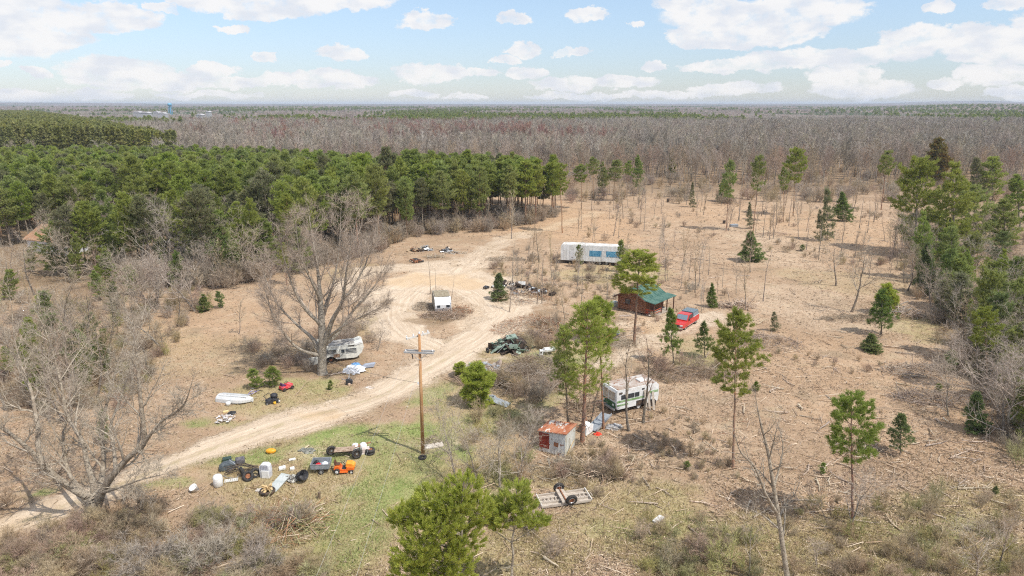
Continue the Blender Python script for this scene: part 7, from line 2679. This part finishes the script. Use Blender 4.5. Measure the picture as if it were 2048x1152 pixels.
def junk_upper_left():
    # upturned boat
    a, b = G(438, 803), G(500, 808)
    c = (a + b) / 2
    rz = math.atan2(b.y - a.y, b.x - a.x)
    t = thing('rowing_boat', 'white aluminium rowing boat lying upside down on the grass', 'boat', c + Vector((0, .5, 0)), rz + .02)
    L, n, k = (b - a).length + .35, 14, 8
    vs, fs = [], []
    for i in range(n + 1):
        f = i / n
        w = .78 * (1 - max(0, (f - .55) / .45) ** 2.2) * (.86 + .14 * min(1, f * 4))
        h = .62 * (1 - .25 * max(0, (f - .7) / .3) ** 2)
        for j in range(k + 1):
            a_ = math.pi * j / k
            y = -math.cos(a_) * w
            z = h * min(1, math.sin(a_) ** .55 * 1.02) if 0 < j < k else 0.02
            vs.append((-L / 2 + L * f, y, z + (.08 * f if j in (0, k) else 0)))
    for i in range(n):
        for j in range(k):
            q = i * (k + 1) + j
            fs.append((q, q + k + 1, q + k + 2, q + 1))
    fs.append(tuple(range(k + 1)))
    bm = matl('boat_aluminium', (.60, .62, .62), .45, .25, col2=(.70, .70, .69), scale=1.5, col3=(.44, .43, .40), scale3=4, lo3=.58, hi3=.72)
    MB().add(vs, fs).build('hull', bm, t, smooth_shade=False)
    for y in (-.36, 0, .36):
        MB().box((-.15, y, .625 if y == 0 else .60), (L * .8, .05, .05)).build('keel' if y == 0 else 'rib', matl('boat_rib', (.48, .49, .48), .5, .2), t)
    o = MB().lathe([(0, 0), (.20, 0), (.24, .35), (.2, .38), (0, .38)], 14).build('white_bucket', WHITE_CLEAN, None, G(457, 811), smooth_shade=True)
    tag(o, 'small white bucket in front of the upturned boat', 'bucket')
    # bicycle lying behind the boat's nose
    t = thing('bicycle', 'purple and white bicycle frame lying at the nose of the upturned boat', 'bicycle', G(505, 792), .7)
    pm = matl('purple_paint', (.16, .12, .34), .4, col2=(.55, .55, .62), scale=3)
    F = MB().path([(-.5, 0, .25), (.0, -.1, .3), (.5, .1, .35), (.1, .45, .4), (-.5, 0, .25)], .035).path([(0, -.1, .3), (.1, .45, .4)], .03).path([(.5, .1, .35), (.85, .4, .3)], .03)
    F.build('frame', pm, t)
    MB().torus((-.55, .2, .15), (.1, .2, 1), .33, .022, 20, 6).build('wheel', RUBBER, t)
    MB().torus((.85, .4, .25), (.3, .2, 1), .33, .022, 20, 6).build('wheel', RUBBER, t)
    MB().path([(.45, .55, .45), (.3, .75, .5), (.1, .8, .45)], .02).build('handlebar', CHROME, t)
    px_branch(504, 797, 513, 806, .05, 'short white tube lying right of the boat nose', 78, WHITE_CLEAN, 1, name='white_tube', cat='tube')
    # black mower tipped
    t = thing('black_mower', 'black lawn mower with a yellow part lying right of the boat', 'lawn mower', G(545, 806), .5)
    MB().prism([(-.6, .05), (-.65, .35), (-.2, .55), (.4, .5), (.6, .2), (.5, .05)], -.35, .35).build('deck', BLACK, t, bevel=.06)
    MB().lathe([(0, 0), (.34, 0), (.36, .3), (.25, .42), (0, .45)], 14).build('engine', BLACK, t, (.25, .25, .45), smooth_shade=True)
    MB().path([(-.4, -.2, .4), (-.75, .3, .75), (-.2, .8, .8), (.3, .3, .5)], .03).build('handle', BLACK, t)
    MB().box((.15, -.45, .16), (.26, .2, .24)).build('yellow_cap', matl('yellow_plastic', (.82, .48, .03), .4), t, bevel=.05)
    MB().box((.62, -.3, .2), (.16, .14, .14)).build('white_cap', WHITE_CLEAN, t, bevel=.03)
    for x, y in ((-.55, -.35), (.5, -.3), (-.45, .4), (.6, .35)):
        wheel(t, (x, y, .14), 1, .14, .08, STEEL)
    # red mower
    t = thing('red_mower', 'red toy-like riding mower facing the bushes', 'lawn mower', G(573, 779), .9)
    rm = matl('mower_red', (.58, .04, .05), .4, col2=(.72, .18, .20), scale=2)
    MB().prism([(-.65, .18), (-.65, .55), (-.1, .5), (.0, .62), (.6, .6), (.68, .2)], -.36, .36).build('body', rm, t, bevel=.07)
    MB().prism([(-.55, .55), (-.15, .52), (-.15, .62), (-.45, .66), (-.52, .9), (-.6, .88)], -.2, .2).build('seat', matl('mower_seat', (.10, .04, .12), .6), t)
    MB().torus((.05, 0, .82), (-.5, 0, 1), .15, .02, 14, 6).build('steering_wheel', BLACK, t)
    for x in (-.45, .48):
        for y in (-.4, .4):
            wheel(t, (x, y, .2), 1, .2, .16, DARK)
    # white rubbish heap
    m = MB()
    rr = random.Random(3)
    for k in range(46):
        a_ = rr.random() * 6.28
        r = rr.random() ** .6
        s = rr.uniform(.10, .30)
        rot = Matrix.Rotation(rr.random() * 6, 3, 'Z') @ Matrix.Rotation(rr.gauss(0, .5), 3, 'X')
        m.box((math.cos(a_) * r * .95, math.sin(a_) * r * 1.1, .06 + rr.random() * .12), (s, s * rr.uniform(.5, 1), .03), rot=rot)
    o = m.build('rubbish_heap', matl('white_rubbish', (.70, .70, .72), .7, col2=(.55, .50, .47), scale=4, col3=(.30, .25, .22), scale3=6), None, G(450, 838))
    tag(o, 'scattered heap of white rubbish on the grass below the boat', 'rubbish')
    blob_obj('black_bag', 'small black bag beside the scattered white rubbish', 'bag', G(464, 828), (.42, .25, .28), BLACK, 21, .3, .15)
    o = MB().box((0, 0, .1), (.5, .2, .18)).build('yellow_box', matl('pale_yellow', (.72, .58, .30), .6), None, G(452, 825), .4, .03)
    tag(o, 'pale yellow carton behind the scattered white rubbish', 'carton')
    # blue and white tarp heap by the travel trailer
    g = G(709, 742)
    blob_obj('white_bags', 'heap of white rubbish bags in front of the old travel trailer', 'rubbish bags', g, (1.15, 1.0, .62), matl('white_bags', (.84, .85, .86), .5, col2=(.74, .76, .80), scale=4, bump=.5), 22, 0, .22, rough_n=22)
    o = blob_obj('blue_tarp', 'crumpled blue tarp on top of the white rubbish bags', 'tarp', g + Vector((.05, .45, .42)), (.55, .5, .36), matl('blue_tarp', (.10, .26, .52), .5, col2=(.22, .42, .66), scale=4), 23, 0, .25, rough_n=16)
    o = MB().prism([(-.8, 0), (.7, .05), (.9, .45), (-.3, .35)], -.1, .4).build('grey_blue_sheet', matl('grey_blue_sheet', (.36, .40, .48), .5), None, g + Vector((1.3, .8, .1)), .2)
    tag(o, 'grey blue plastic sheet right of the blue tarp', 'sheet')
    t = thing('black_stove', 'small black broken machine lying below the white rubbish bags', 'machine', G(698, 768), .3)
    MB().prism([(-.35, .02), (.35, .02), (.42, .35), (.1, .6), (-.3, .5)], -.25, .3).build('body', BLACK, t, bevel=.05)
    MB().path([(0, 0, .5), (.1, .5, .9), (.3, .9, .9)], .03).path([(-.3, .2, .4), (-.7, .5, .5)], .03).build('pipe', STEEL, t)
    MB().lathe([(0, 0), (.14, 0), (.14, .18), (0, .2)], 10).build('cap', matl('cap_tan', (.60, .45, .34), .6), t, (0, -.4, .02))
    blob_obj('white_scraps', 'few white paper scraps on the edge of the track', 'paper', G(738, 775), (.6, .3, .07), matl('white_scraps', (.66, .62, .60), .9, col2=(.46, .38, .30), scale=5), 24, 0, .5)
    o = MB().box((0, 0, .05), (.5, .3, .08)).build('pale_board', matl('pink_board', (.70, .54, .44), .8), None, G(681, 746), .4)
    tag(o, 'small pinkish board on the ground by the big tree roots', 'board')


def scrap_heaps():
    # heap of green metal and tarp
    rr = random.Random(31)
    t = thing('scrap_heap', 'large heap of crumpled green car body and dark scrap beside the track', 'scrap heap', G(1022, 700), .1)
    gm = [matl('green_scrap', (.15, .22, .17), .6, col2=(.24, .32, .25), scale=1.5, col3=(.10, .09, .07), scale3=3), matl('pale_green_scrap', (.30, .38, .32), .55, col2=(.20, .26, .21), scale=2), DARK]
    m = MB()
    for k in range(60):
        a_ = rr.random() * 6.28
        r = rr.random() ** .6
        x, y = math.cos(a_) * r * 2.6, math.sin(a_) * r * 1.7
        z = (1 - r) * 1.7 + .15
        rot = Matrix.Rotation(rr.random() * 6, 3, 'Z') @ Matrix.Rotation(rr.gauss(0, .55), 3, 'X') @ Matrix.Rotation(rr.gauss(0, .4), 3, 'Y')
        m.box((x, y, z), (rr.uniform(.5, 1.7), rr.uniform(.3, .9), rr.uniform(.03, .12)), rr.choice([0, 0, 1, 2, 2]), rot=rot)
    m.prism([(-2.0, 0), (-1.2, 1.1), (0, 1.7), (1.3, 1.35), (2.3, .5), (2.4, 0)], -.9, .9, 2)
    m.build('sheets', gm, t)
    MB().prism([(-2.6, .12), (-1.7, .78), (-.6, 1.3), (-.5, 1.2), (-1.6, .62), (-2.5, .02)], -1.3, -.7).build('hood', gm[1], t, bevel=.05)
    MB().prism([(-.6, 1.75), (.5, 1.95), (.7, 1.75), (-.5, 1.6)], -.7, .5).build('door', gm[1], t, bevel=.03)
    MB().box((.15, -1.35, .95), (1.0, .08, .55)).build('panel', gm[1], t)
    a = Vector((1, .4, 0)).normalized()
    MB().torus((-2.9, -.8, .35), a, .27, .11, 18, 8).build('tyre', RUBBER, t, smooth_shade=True)
    MB().path([(-1.8, -1.4, .2), (-1.0, -1.3, 1.0), (0, -1.2, 1.3)], .04).path([(1.2, -1.2, .1), (1.8, -1.1, .8)], .04).build('pipe', STEEL, t)
    # white panel
    t = thing('bent_sheet', 'bent white metal panel propped up right of the green scrap heap', 'panel', G(1088, 712), .1)
    MB().prism([(-.55, .05), (-.5, .75), (-.1, .70), (-.15, .05)], -.1, .3).build('side', WHITE, t)
    MB().prism([(-.1, .5), (.1, .75), (1.45, .82), (1.3, .6)], .0, .9).build('top', WHITE, t)
    MB().box((-.35, -.12, .48), (.18, .04, .16)).build('lamp', DARK, t)
    # long dark heap beyond the sandy loop
    for px, py, sx, sy, h, lab, mats, seed in ((1020, 577, 4.4, 1.1, 1.5, 'long dark rubbish heap behind the young green spruce', (DARK, BLACK, DARK, CHIP_DARK, WHITE), 41),
                                               (1068, 588, 3.6, 1.3, 1.1, 'grey metal rubbish heap right of the long dark one', (STEEL, DARK, GALV, DARK, TWIG), 42),
                                               (1100, 572, 2.4, 1.0, .8, 'dark mossy heap of logs at the right end of the rubbish', (CHIP_DARK, TWIG, BARK_GREY), 43),
                                               (833, 502, 1.8, 1.0, .8, 'pile of brown broken furniture at the edge of the pine stand', (RUST, TWIG, DARK, LOG_GREY), 44),
                                               (852, 501, 1.5, 1.0, 1.1, 'grey and white tarp heap right of the broken furniture', (GALV, LOG_GREY, STEEL), 45),
                                               (868, 514, 2.2, 1.3, .5, 'pile of pale boards on the sand edge', (LOG, PLANK, LOG_GREY), 46),
                                               (895, 504, 1.3, .8, 1.0, 'dark metal heap right of the pale boards', (DARK, STEEL), 47),
                                               (912, 507, 2.6, 1.2, .6, 'pale broken branch heap at the right end of the far junk', (LOG, TWIG_PALE), 48),
                                               (830, 524, 1.2, .8, .5, 'small dark blue and brown rubbish heap on the sand edge', (DARK, BLACK, RUST, LOG_GREY), 49),
                                               (968, 738, 2.2, 1.4, .7, 'grey concrete and board rubble behind the bushy bright pine', (GALV, LOG_GREY, TWIG_PALE), 50),
                                               (995, 748, 1.6, 1.2, .6, 'pale broken wood heap right of the concrete rubble', (LOG, TWIG_PALE, TWIG), 51)):
        rr = random.Random(seed)
        m = MB()
        for k in range(44):
            a_ = rr.random() * 6.28
            r = rr.random() ** .6
            rot = Matrix.Rotation(rr.random() * 6, 3, 'Z') @ Matrix.Rotation(rr.gauss(0, .5), 3, 'X') @ Matrix.Rotation(rr.gauss(0, .3), 3, 'Y')
            s = rr.uniform(.25, 1.2)
            if seed in (46, 48, 51, 43):
                m.box((math.cos(a_) * r * sx, math.sin(a_) * r * sy, (1 - r) * h * rr.random() + .08), (s * 1.6, .09, .05), rr.randrange(len(mats)), rot=rot)
            else:
                m.box((math.cos(a_) * r * sx, math.sin(a_) * r * sy, (1 - r) * h * rr.uniform(.3, 1) + .08), (s, s * rr.uniform(.3, .8), rr.uniform(.04, .35)), rr.randrange(len(mats)), rot=rot)
        tag(m.build('junk_pile', list(mats), None, G(px, py)), lab, 'junk pile')
    # sheet metal by the bushy pine
    o = MB().prism([(-1.0, 0), (1.0, 0), (1.05, .06), (-.95, .06)], -.45, .45).build('metal_sheet', GALV, None, G(1000, 808) + Vector((0, 0, .2)))
    o.rotation_euler = (.12, .12, -.55)
    tag(o, 'flat grey metal sheet lying right of the bushy bright pine', 'metal sheet')
    blob_obj('grey_bundle', 'crumpled pale bundle under the bushy bright pine', 'bundle', G(984, 800), (.5, .5, .5), GALV, 25, 0, .3)
    # long sheet trough by the motorhome
    a, b = G(1184, 864), G(1214, 838)
    c = (a + b) / 2
    t = thing('metal_trough', 'long grey metal sheet trough between shed and motorhome', 'metal sheet', c + Vector((0, 0, .1)), math.atan2(b.y - a.y, b.x - a.x))
    L = (b - a).length
    MB().prism([(-L / 2, .1), (L / 2, .35), (L / 2, .40), (-L / 2, .15)], -.45, .45).build('base', GALV, t)
    for y in (-.46, .46):
        MB().prism([(-L / 2, .1), (L / 2, .35), (L / 2, .60), (-L / 2, .35)], y - .02, y + .02).build('side', GALV, t)
    t = thing('white_sheet', 'crumpled white metal sheet at the near end of the grey trough', 'sheet', G(1178, 868), .9)
    rr = random.Random(5)
    MB().prism([(-.6, 0), (.55, .05), (.7, .75), (.2, .95), (-.45, .8)], -.05, .12).build('sheet', WHITE_CLEAN, t, bevel=.03)
    MB().prism([(-.3, .85), (.3, .95), (.25, 1.05), (-.25, .95)], .1, .7).build('fold', WHITE_CLEAN, t)
    blob_obj('red_rag', 'small bright red rag on the leaves right of the white sheet', 'rag', G(1196, 869), (.34, .22, .18), matl('red_rag', (.70, .06, .03), .7), 27, 0, .35)
    o = MB().prism([(-.6, 0), (.6, 0), (.5, .9), (-.4, 1.0)], -.05, .1).build('rust_sheet', RUST, None, G(1170, 862) + Vector((0, .5, 0)), 1.2)
    tag(o, 'dark rusty sheet standing left of the white metal sheet', 'sheet')
    blob_obj('plastic_heap', 'pale grey heap of plastic below the front of the motorhome', 'plastic', G(1229, 856), (.8, .5, .35), matl('grey_plastic_heap', (.40, .40, .41), .6, col2=(.26, .24, .22), scale=4), 28, 0, .35)
    px_branch(1172, 850, 1216, 826, .04, 'long thin pale pole slanting above the grey trough', 79, LOG, 0)
    # boards by the woodpile
    for k, (x0, y0, x1, y1, lab) in enumerate([(1166, 952, 1184, 930, 'pale thick board slanting out of the woodpile below the shed, left one'), (1160, 942, 1176, 922, 'pale board above the thick one in the woodpile below the shed'),
                                               (1204, 944, 1224, 935, 'white split log at the right end of the woodpile'), (1206, 936, 1222, 943, 'second white split log crossing the first at the right end of the woodpile')]):
        px_branch(x0, y0, x1, y1, .11, lab, 80 + k, [LOG, LOG_GREY, WHITE, LOG][k], 0)
    # boards and sheets beside the cabin
    for px, py, s, rz, mat, lab in ((1307, 629, (1.9, .8, .06), .35, WHITE_CLEAN, 'white board lying flat in front of the cabin, nearer one'), (1331, 620, (1.9, .7, .06), .3, WHITE_CLEAN, 'white board lying flat beside the cabin porch, farther one'),
                                    (1316, 622, (3.2, .5, .18), .5, NEWWOOD, 'stack of fresh yellow lumber between the white boards'), (1251, 632, (1.8, .5, .1), .1, LOG_GREY, 'low grey bench board in front of the cabin wall'),
                                    (1098, 1195, (.3, .3, .2), 0, LOG, None), (1317, 1040, (1.0, .45, .12), .8, WHITE, 'white bent metal strip on the dry grass in the lower right'),
                                    (1468, 453, (1.8, 1.0, .6), .1, GALV, 'grey blue scrap tub in the far clearing below the pale airy pine'), (1448, 447, (.6, .5, .8), .1, DARK, 'dark barrel-like scrap left of the far grey tub'),
                                    (1336, 404, (.7, .7, 1.1), 0, DARK, 'dark box alone at the far end of the clearing')):
        if lab is None:
            continue
        o = MB().prism([(-s[0] / 2, 0), (s[0] / 2, 0), (s[0] / 2 * .96, s[2]), (-s[0] / 2 * .98, s[2] * .9)], -s[1] / 2, s[1] / 2).build('board' if s[2] < .3 else 'scrap_box', mat, None, G(px, py), rz, .01)
        tag(o, lab, 'board' if s[2] < .3 else 'scrap')
    o = MB().prism([(-.8, 0), (.7, .1), (.5, .5), (-.5, .35)], -.4, .4).build('grey_board', GALV, None, G(1228, 668), -.7)
    tag(o, 'grey bent sheet lying left of the pale soil in front of the cabin', 'sheet')


# ---------------------------------------------------------------- upturned trailer frame
def trailer_frame():
    a, b = G(1084, 1019), G(1183, 1008)
    c = (a + b) / 2
    L = (b - a).length
    rz = math.atan2(b.y - a.y, b.x - a.x)
    t = thing('trailer_frame', 'weathered wooden trailer lying upside down with both wheels up', 'trailer', c, rz)
    W_ = 1.55
    g = matl('weathered_boards', (.43, .37, .31), .9, col2=(.54, .48, .41), scale=1.5, col3=(.25, .20, .16), scale3=4, lo3=.56, hi3=.66, stretch=(.3, 3, 3))
    z = .35
    m = MB()
    for k, y in enumerate(np.linspace(.08, W_ - .08, 8)):
        x1 = L / 2 if k % 3 else L / 2 - .1
        m.box(((x1 - L / 2) / 2, y, .16), (x1 + L / 2 - .02, W_ / 8 - .025, .04))
    m.build('deck', g, t)
    for y in (.02, W_ * .33, W_ * .66, W_):
        MB().box((0, y, z - .08), (L, .07, .14)).build('rail', g, t)
    for x in (-L / 2, L / 2):
        MB().box((x, W_ / 2, z + .02), (.07, W_ + .1, .10)).build('end_rail', matl('pale_end_rail', (.60, .57, .52), .7), t)
    MB().box((-L * .04 - .12, W_ / 2, z + .12), (.24, W_ + .2, .14)).box((-L * .04 + .26, W_ / 2, z + .10), (.24, W_ + .2, .12)).build('axle_beam', g, t)
    MB().tube((-.1, -.15, z + .25), (-.1, W_ + .15, z + .25), .05).build('axle', RUST, t)
    for x, y, r in ((.30, -.16, .46), (-.12, W_ + .16, .44)):
        q = MB().torus((x, y, z + .28), (0, 1, .25), r * .74, r * .26, 24, 8).build('wheel', RUBBER, t, smooth_shade=True)
        MB().tube((x, y - .06, z + .26), (x, y + .06, z + .30), r * .50, r * .50, 18).build('rim', RUST, q)
        MB().torus((x, y - .07, z + .26), (0, 1, .25), r * .50, .03, 20, 6).build('rim_edge', CHROME, q)
    m = MB()
    for k in range(8):
        m.box((-L / 2 + .4 + k * .3 + (1.6 if k > 3 else 0), W_ * .33 + .2, z - .01), (.05, .5, .05))
    m.build('slat', g, t)


# ---------------------------------------------------------------- far things
def far_things():
    # house among the left pines
    c = G(96, 508)
    t = thing('orange_roofed_house', 'white house with orange shingle roof half hidden among pines at the left', 'house', c, -.35)
    L, D, h, hr = 11, 8, 2.8, 5.0
    wm = matl('house_white', (.66, .68, .70), .6, col2=(.56, .58, .60), scale=1)
    w = MB().prism([(-L / 2, 0), (L / 2, 0), (L / 2, h), (-L / 2, h)], 0, D)
    w.add([(-L / 2, 0, h), (-L / 2, D, h), (-L / 2, D / 2, hr), (L / 2, 0, h), (L / 2, D, h), (L / 2, D / 2, hr)], [(0, 2, 1), (3, 4, 5), (0, 3, 5, 2), (1, 2, 5, 4)])
    w.build('wall', wm, t)
    rm = matl('orange_shingles', (.30, .18, .11), .9, col2=(.38, .25, .16), scale=1.2, col3=(.34, .15, .08), scale3=3)
    r = MB()
    o = .5
    for s in (0, 1):
        y0 = -o if s == 0 else D + o
        z0 = h - (hr - h) / (D / 2) * o
        r.add([(-L / 2 - o, y0, z0 + .05), (L / 2 + o, y0, z0 + .05), (L / 2 + o, D / 2, hr + .05), (-L / 2 - o, D / 2, hr + .05), (-L / 2 - o, y0, z0 + .2), (L / 2 + o, y0, z0 + .2), (L / 2 + o, D / 2, hr + .2), (-L / 2 - o, D / 2, hr + .2)],
              [(0, 1, 2, 3), (4, 5, 6, 7), (0, 1, 5, 4), (1, 2, 6, 5), (0, 3, 7, 4)])
    r.build('roof', rm, t)
    for x in (-3.4, -.6, 2.6):
        q = MB().box((x, -.03, 1.6), (1.1, .05, 1.0)).build('window', GLASS, t)
        MB().box((x, -.06, 1.08), (1.2, .08, .08)).build('sill', WHITE_CLEAN, q)
    MB().box((4.3, -.03, 1.05), (.95, .06, 2.1)).build('door', DARK, t)
    MB().box((1.8, D / 2 - 1.2, hr + .3), (.7, .7, 1.2)).build('chimney', matl('brick', (.36, .17, .12), .9), t)
    # long white building right of it
    c = G(168, 500)
    t = thing('white_shed', 'long white metal building behind the pines right of the orange roofed house', 'building', c, .25)
    w = MB().prism([(-6, 0), (5, 0), (5, 3), (-6, 3)], 0, 7).build('wall', wm, t)
    r = MB().prism([(-6.3, 3.0), (5.3, 3.0), (5.3, 3.12), (-6.3, 3.12)], -.3, 7.3)
    r.build('roof', matl('pinkish_roof', (.52, .42, .38), .8, col2=(.62, .60, .60), scale=1), t)
    MB().box((-2, -.03, 1.3), (2.6, .06, 2.3)).build('door', matl('dull_green_door', (.18, .24, .20), .7), t)
    # water tower
    Y = 1150
    p = at(341, 224, Y)
    t = thing('water_tower', 'pale blue water tower on the far left horizon', 'water tower', (p.x, p.y, 0))
    bl = matl('tower_blue', (.15, .36, .52), .5)
    top = at(341, 206, Y).z
    r = 3.4
    MB().lathe([(0, top - 4.6), (r * .8, top - 4.3), (r, top - 3), (r, top - 1.6), (r * .7, top - .4), (0, top)], 20).build('tank', bl, t, smooth_shade=True)
    MB().tube((0, 0, 0), (0, 0, top - 4.2), 1.3, 1.3, 12).build('riser', bl, t)
    for k in range(6):
        a = k / 6 * 6.283
        MB().tube((math.cos(a) * r, math.sin(a) * r, 0), (math.cos(a) * r * .85, math.sin(a) * r * .85, top - 4), .3, .3, 6).build('leg', bl, t)
    # white houses on the skyline
    for px, py, Y, w, lab in ((276, 223, 880, 9, 'leftmost low white house beyond the far woods'), (291, 224, 860, 12, 'wide white house beyond the far woods, second from the left'), (314, 223, 900, 7, 'white gabled house just left of the water tower'),
                              (325, 225, 850, 9, 'white house at the foot of the water tower'), (401, 228, 760, 6, 'small white house right of the water tower'), (417, 222, 900, 4, 'white gable peeking out farther right of the water tower')):
        p = at(px, py, Y)
        zt = p.z - 1.3
        t = thing('white_house', lab, 'house', (p.x, p.y, 0))
        MB().box((0, 0, zt / 2), (w, 8, zt)).build('wall', matl('far_wall', (.36, .37, .38), .7), t)
        MB().prism([(-w / 2 - .4, zt + .01), (w / 2 + .4, zt + .01), (w * .2, zt + 1.5), (-w * .2, zt + 1.5)], -4.3, 4.3).build('roof', matl('pale_far_roof', (.42, .42, .44), .8), t)


for fn in (long_trailer, log_cabin, pickup, travel_trailer, small_camper, motorhome, shed, utility_pole, tractor, axle_cart, junk_left, junk_upper_left, scrap_heaps, trailer_frame, far_things):
    fn()
# ================================================================ air
def haze():
    x0, x1, y0, y1, z0, z1 = -14500, 14500, -700, 14500, -2.5, 56
    m = MB().box(((x0 + x1) / 2, (y0 + y1) / 2, (z0 + z1) / 2), (x1 - x0, y1 - y0, z1 - z0))
    mt = bpy.data.materials.new('haze')
    mt.use_nodes = True
    nt = mt.node_tree
    nt.nodes.clear()
    v = nd(nt, 'ShaderNodeVolumePrincipled')
    v.inputs['Color'].default_value = (0.74, 0.84, 0.98, 1)
    v.inputs['Density'].default_value = 0.00012
    v.inputs['Anisotropy'].default_value = 0.0
    out = nd(nt, 'ShaderNodeOutputMaterial')
    nt.links.new(v.outputs[0], out.inputs['Volume'])
    tag(m.build('haze', mt), kind='stuff')


haze()
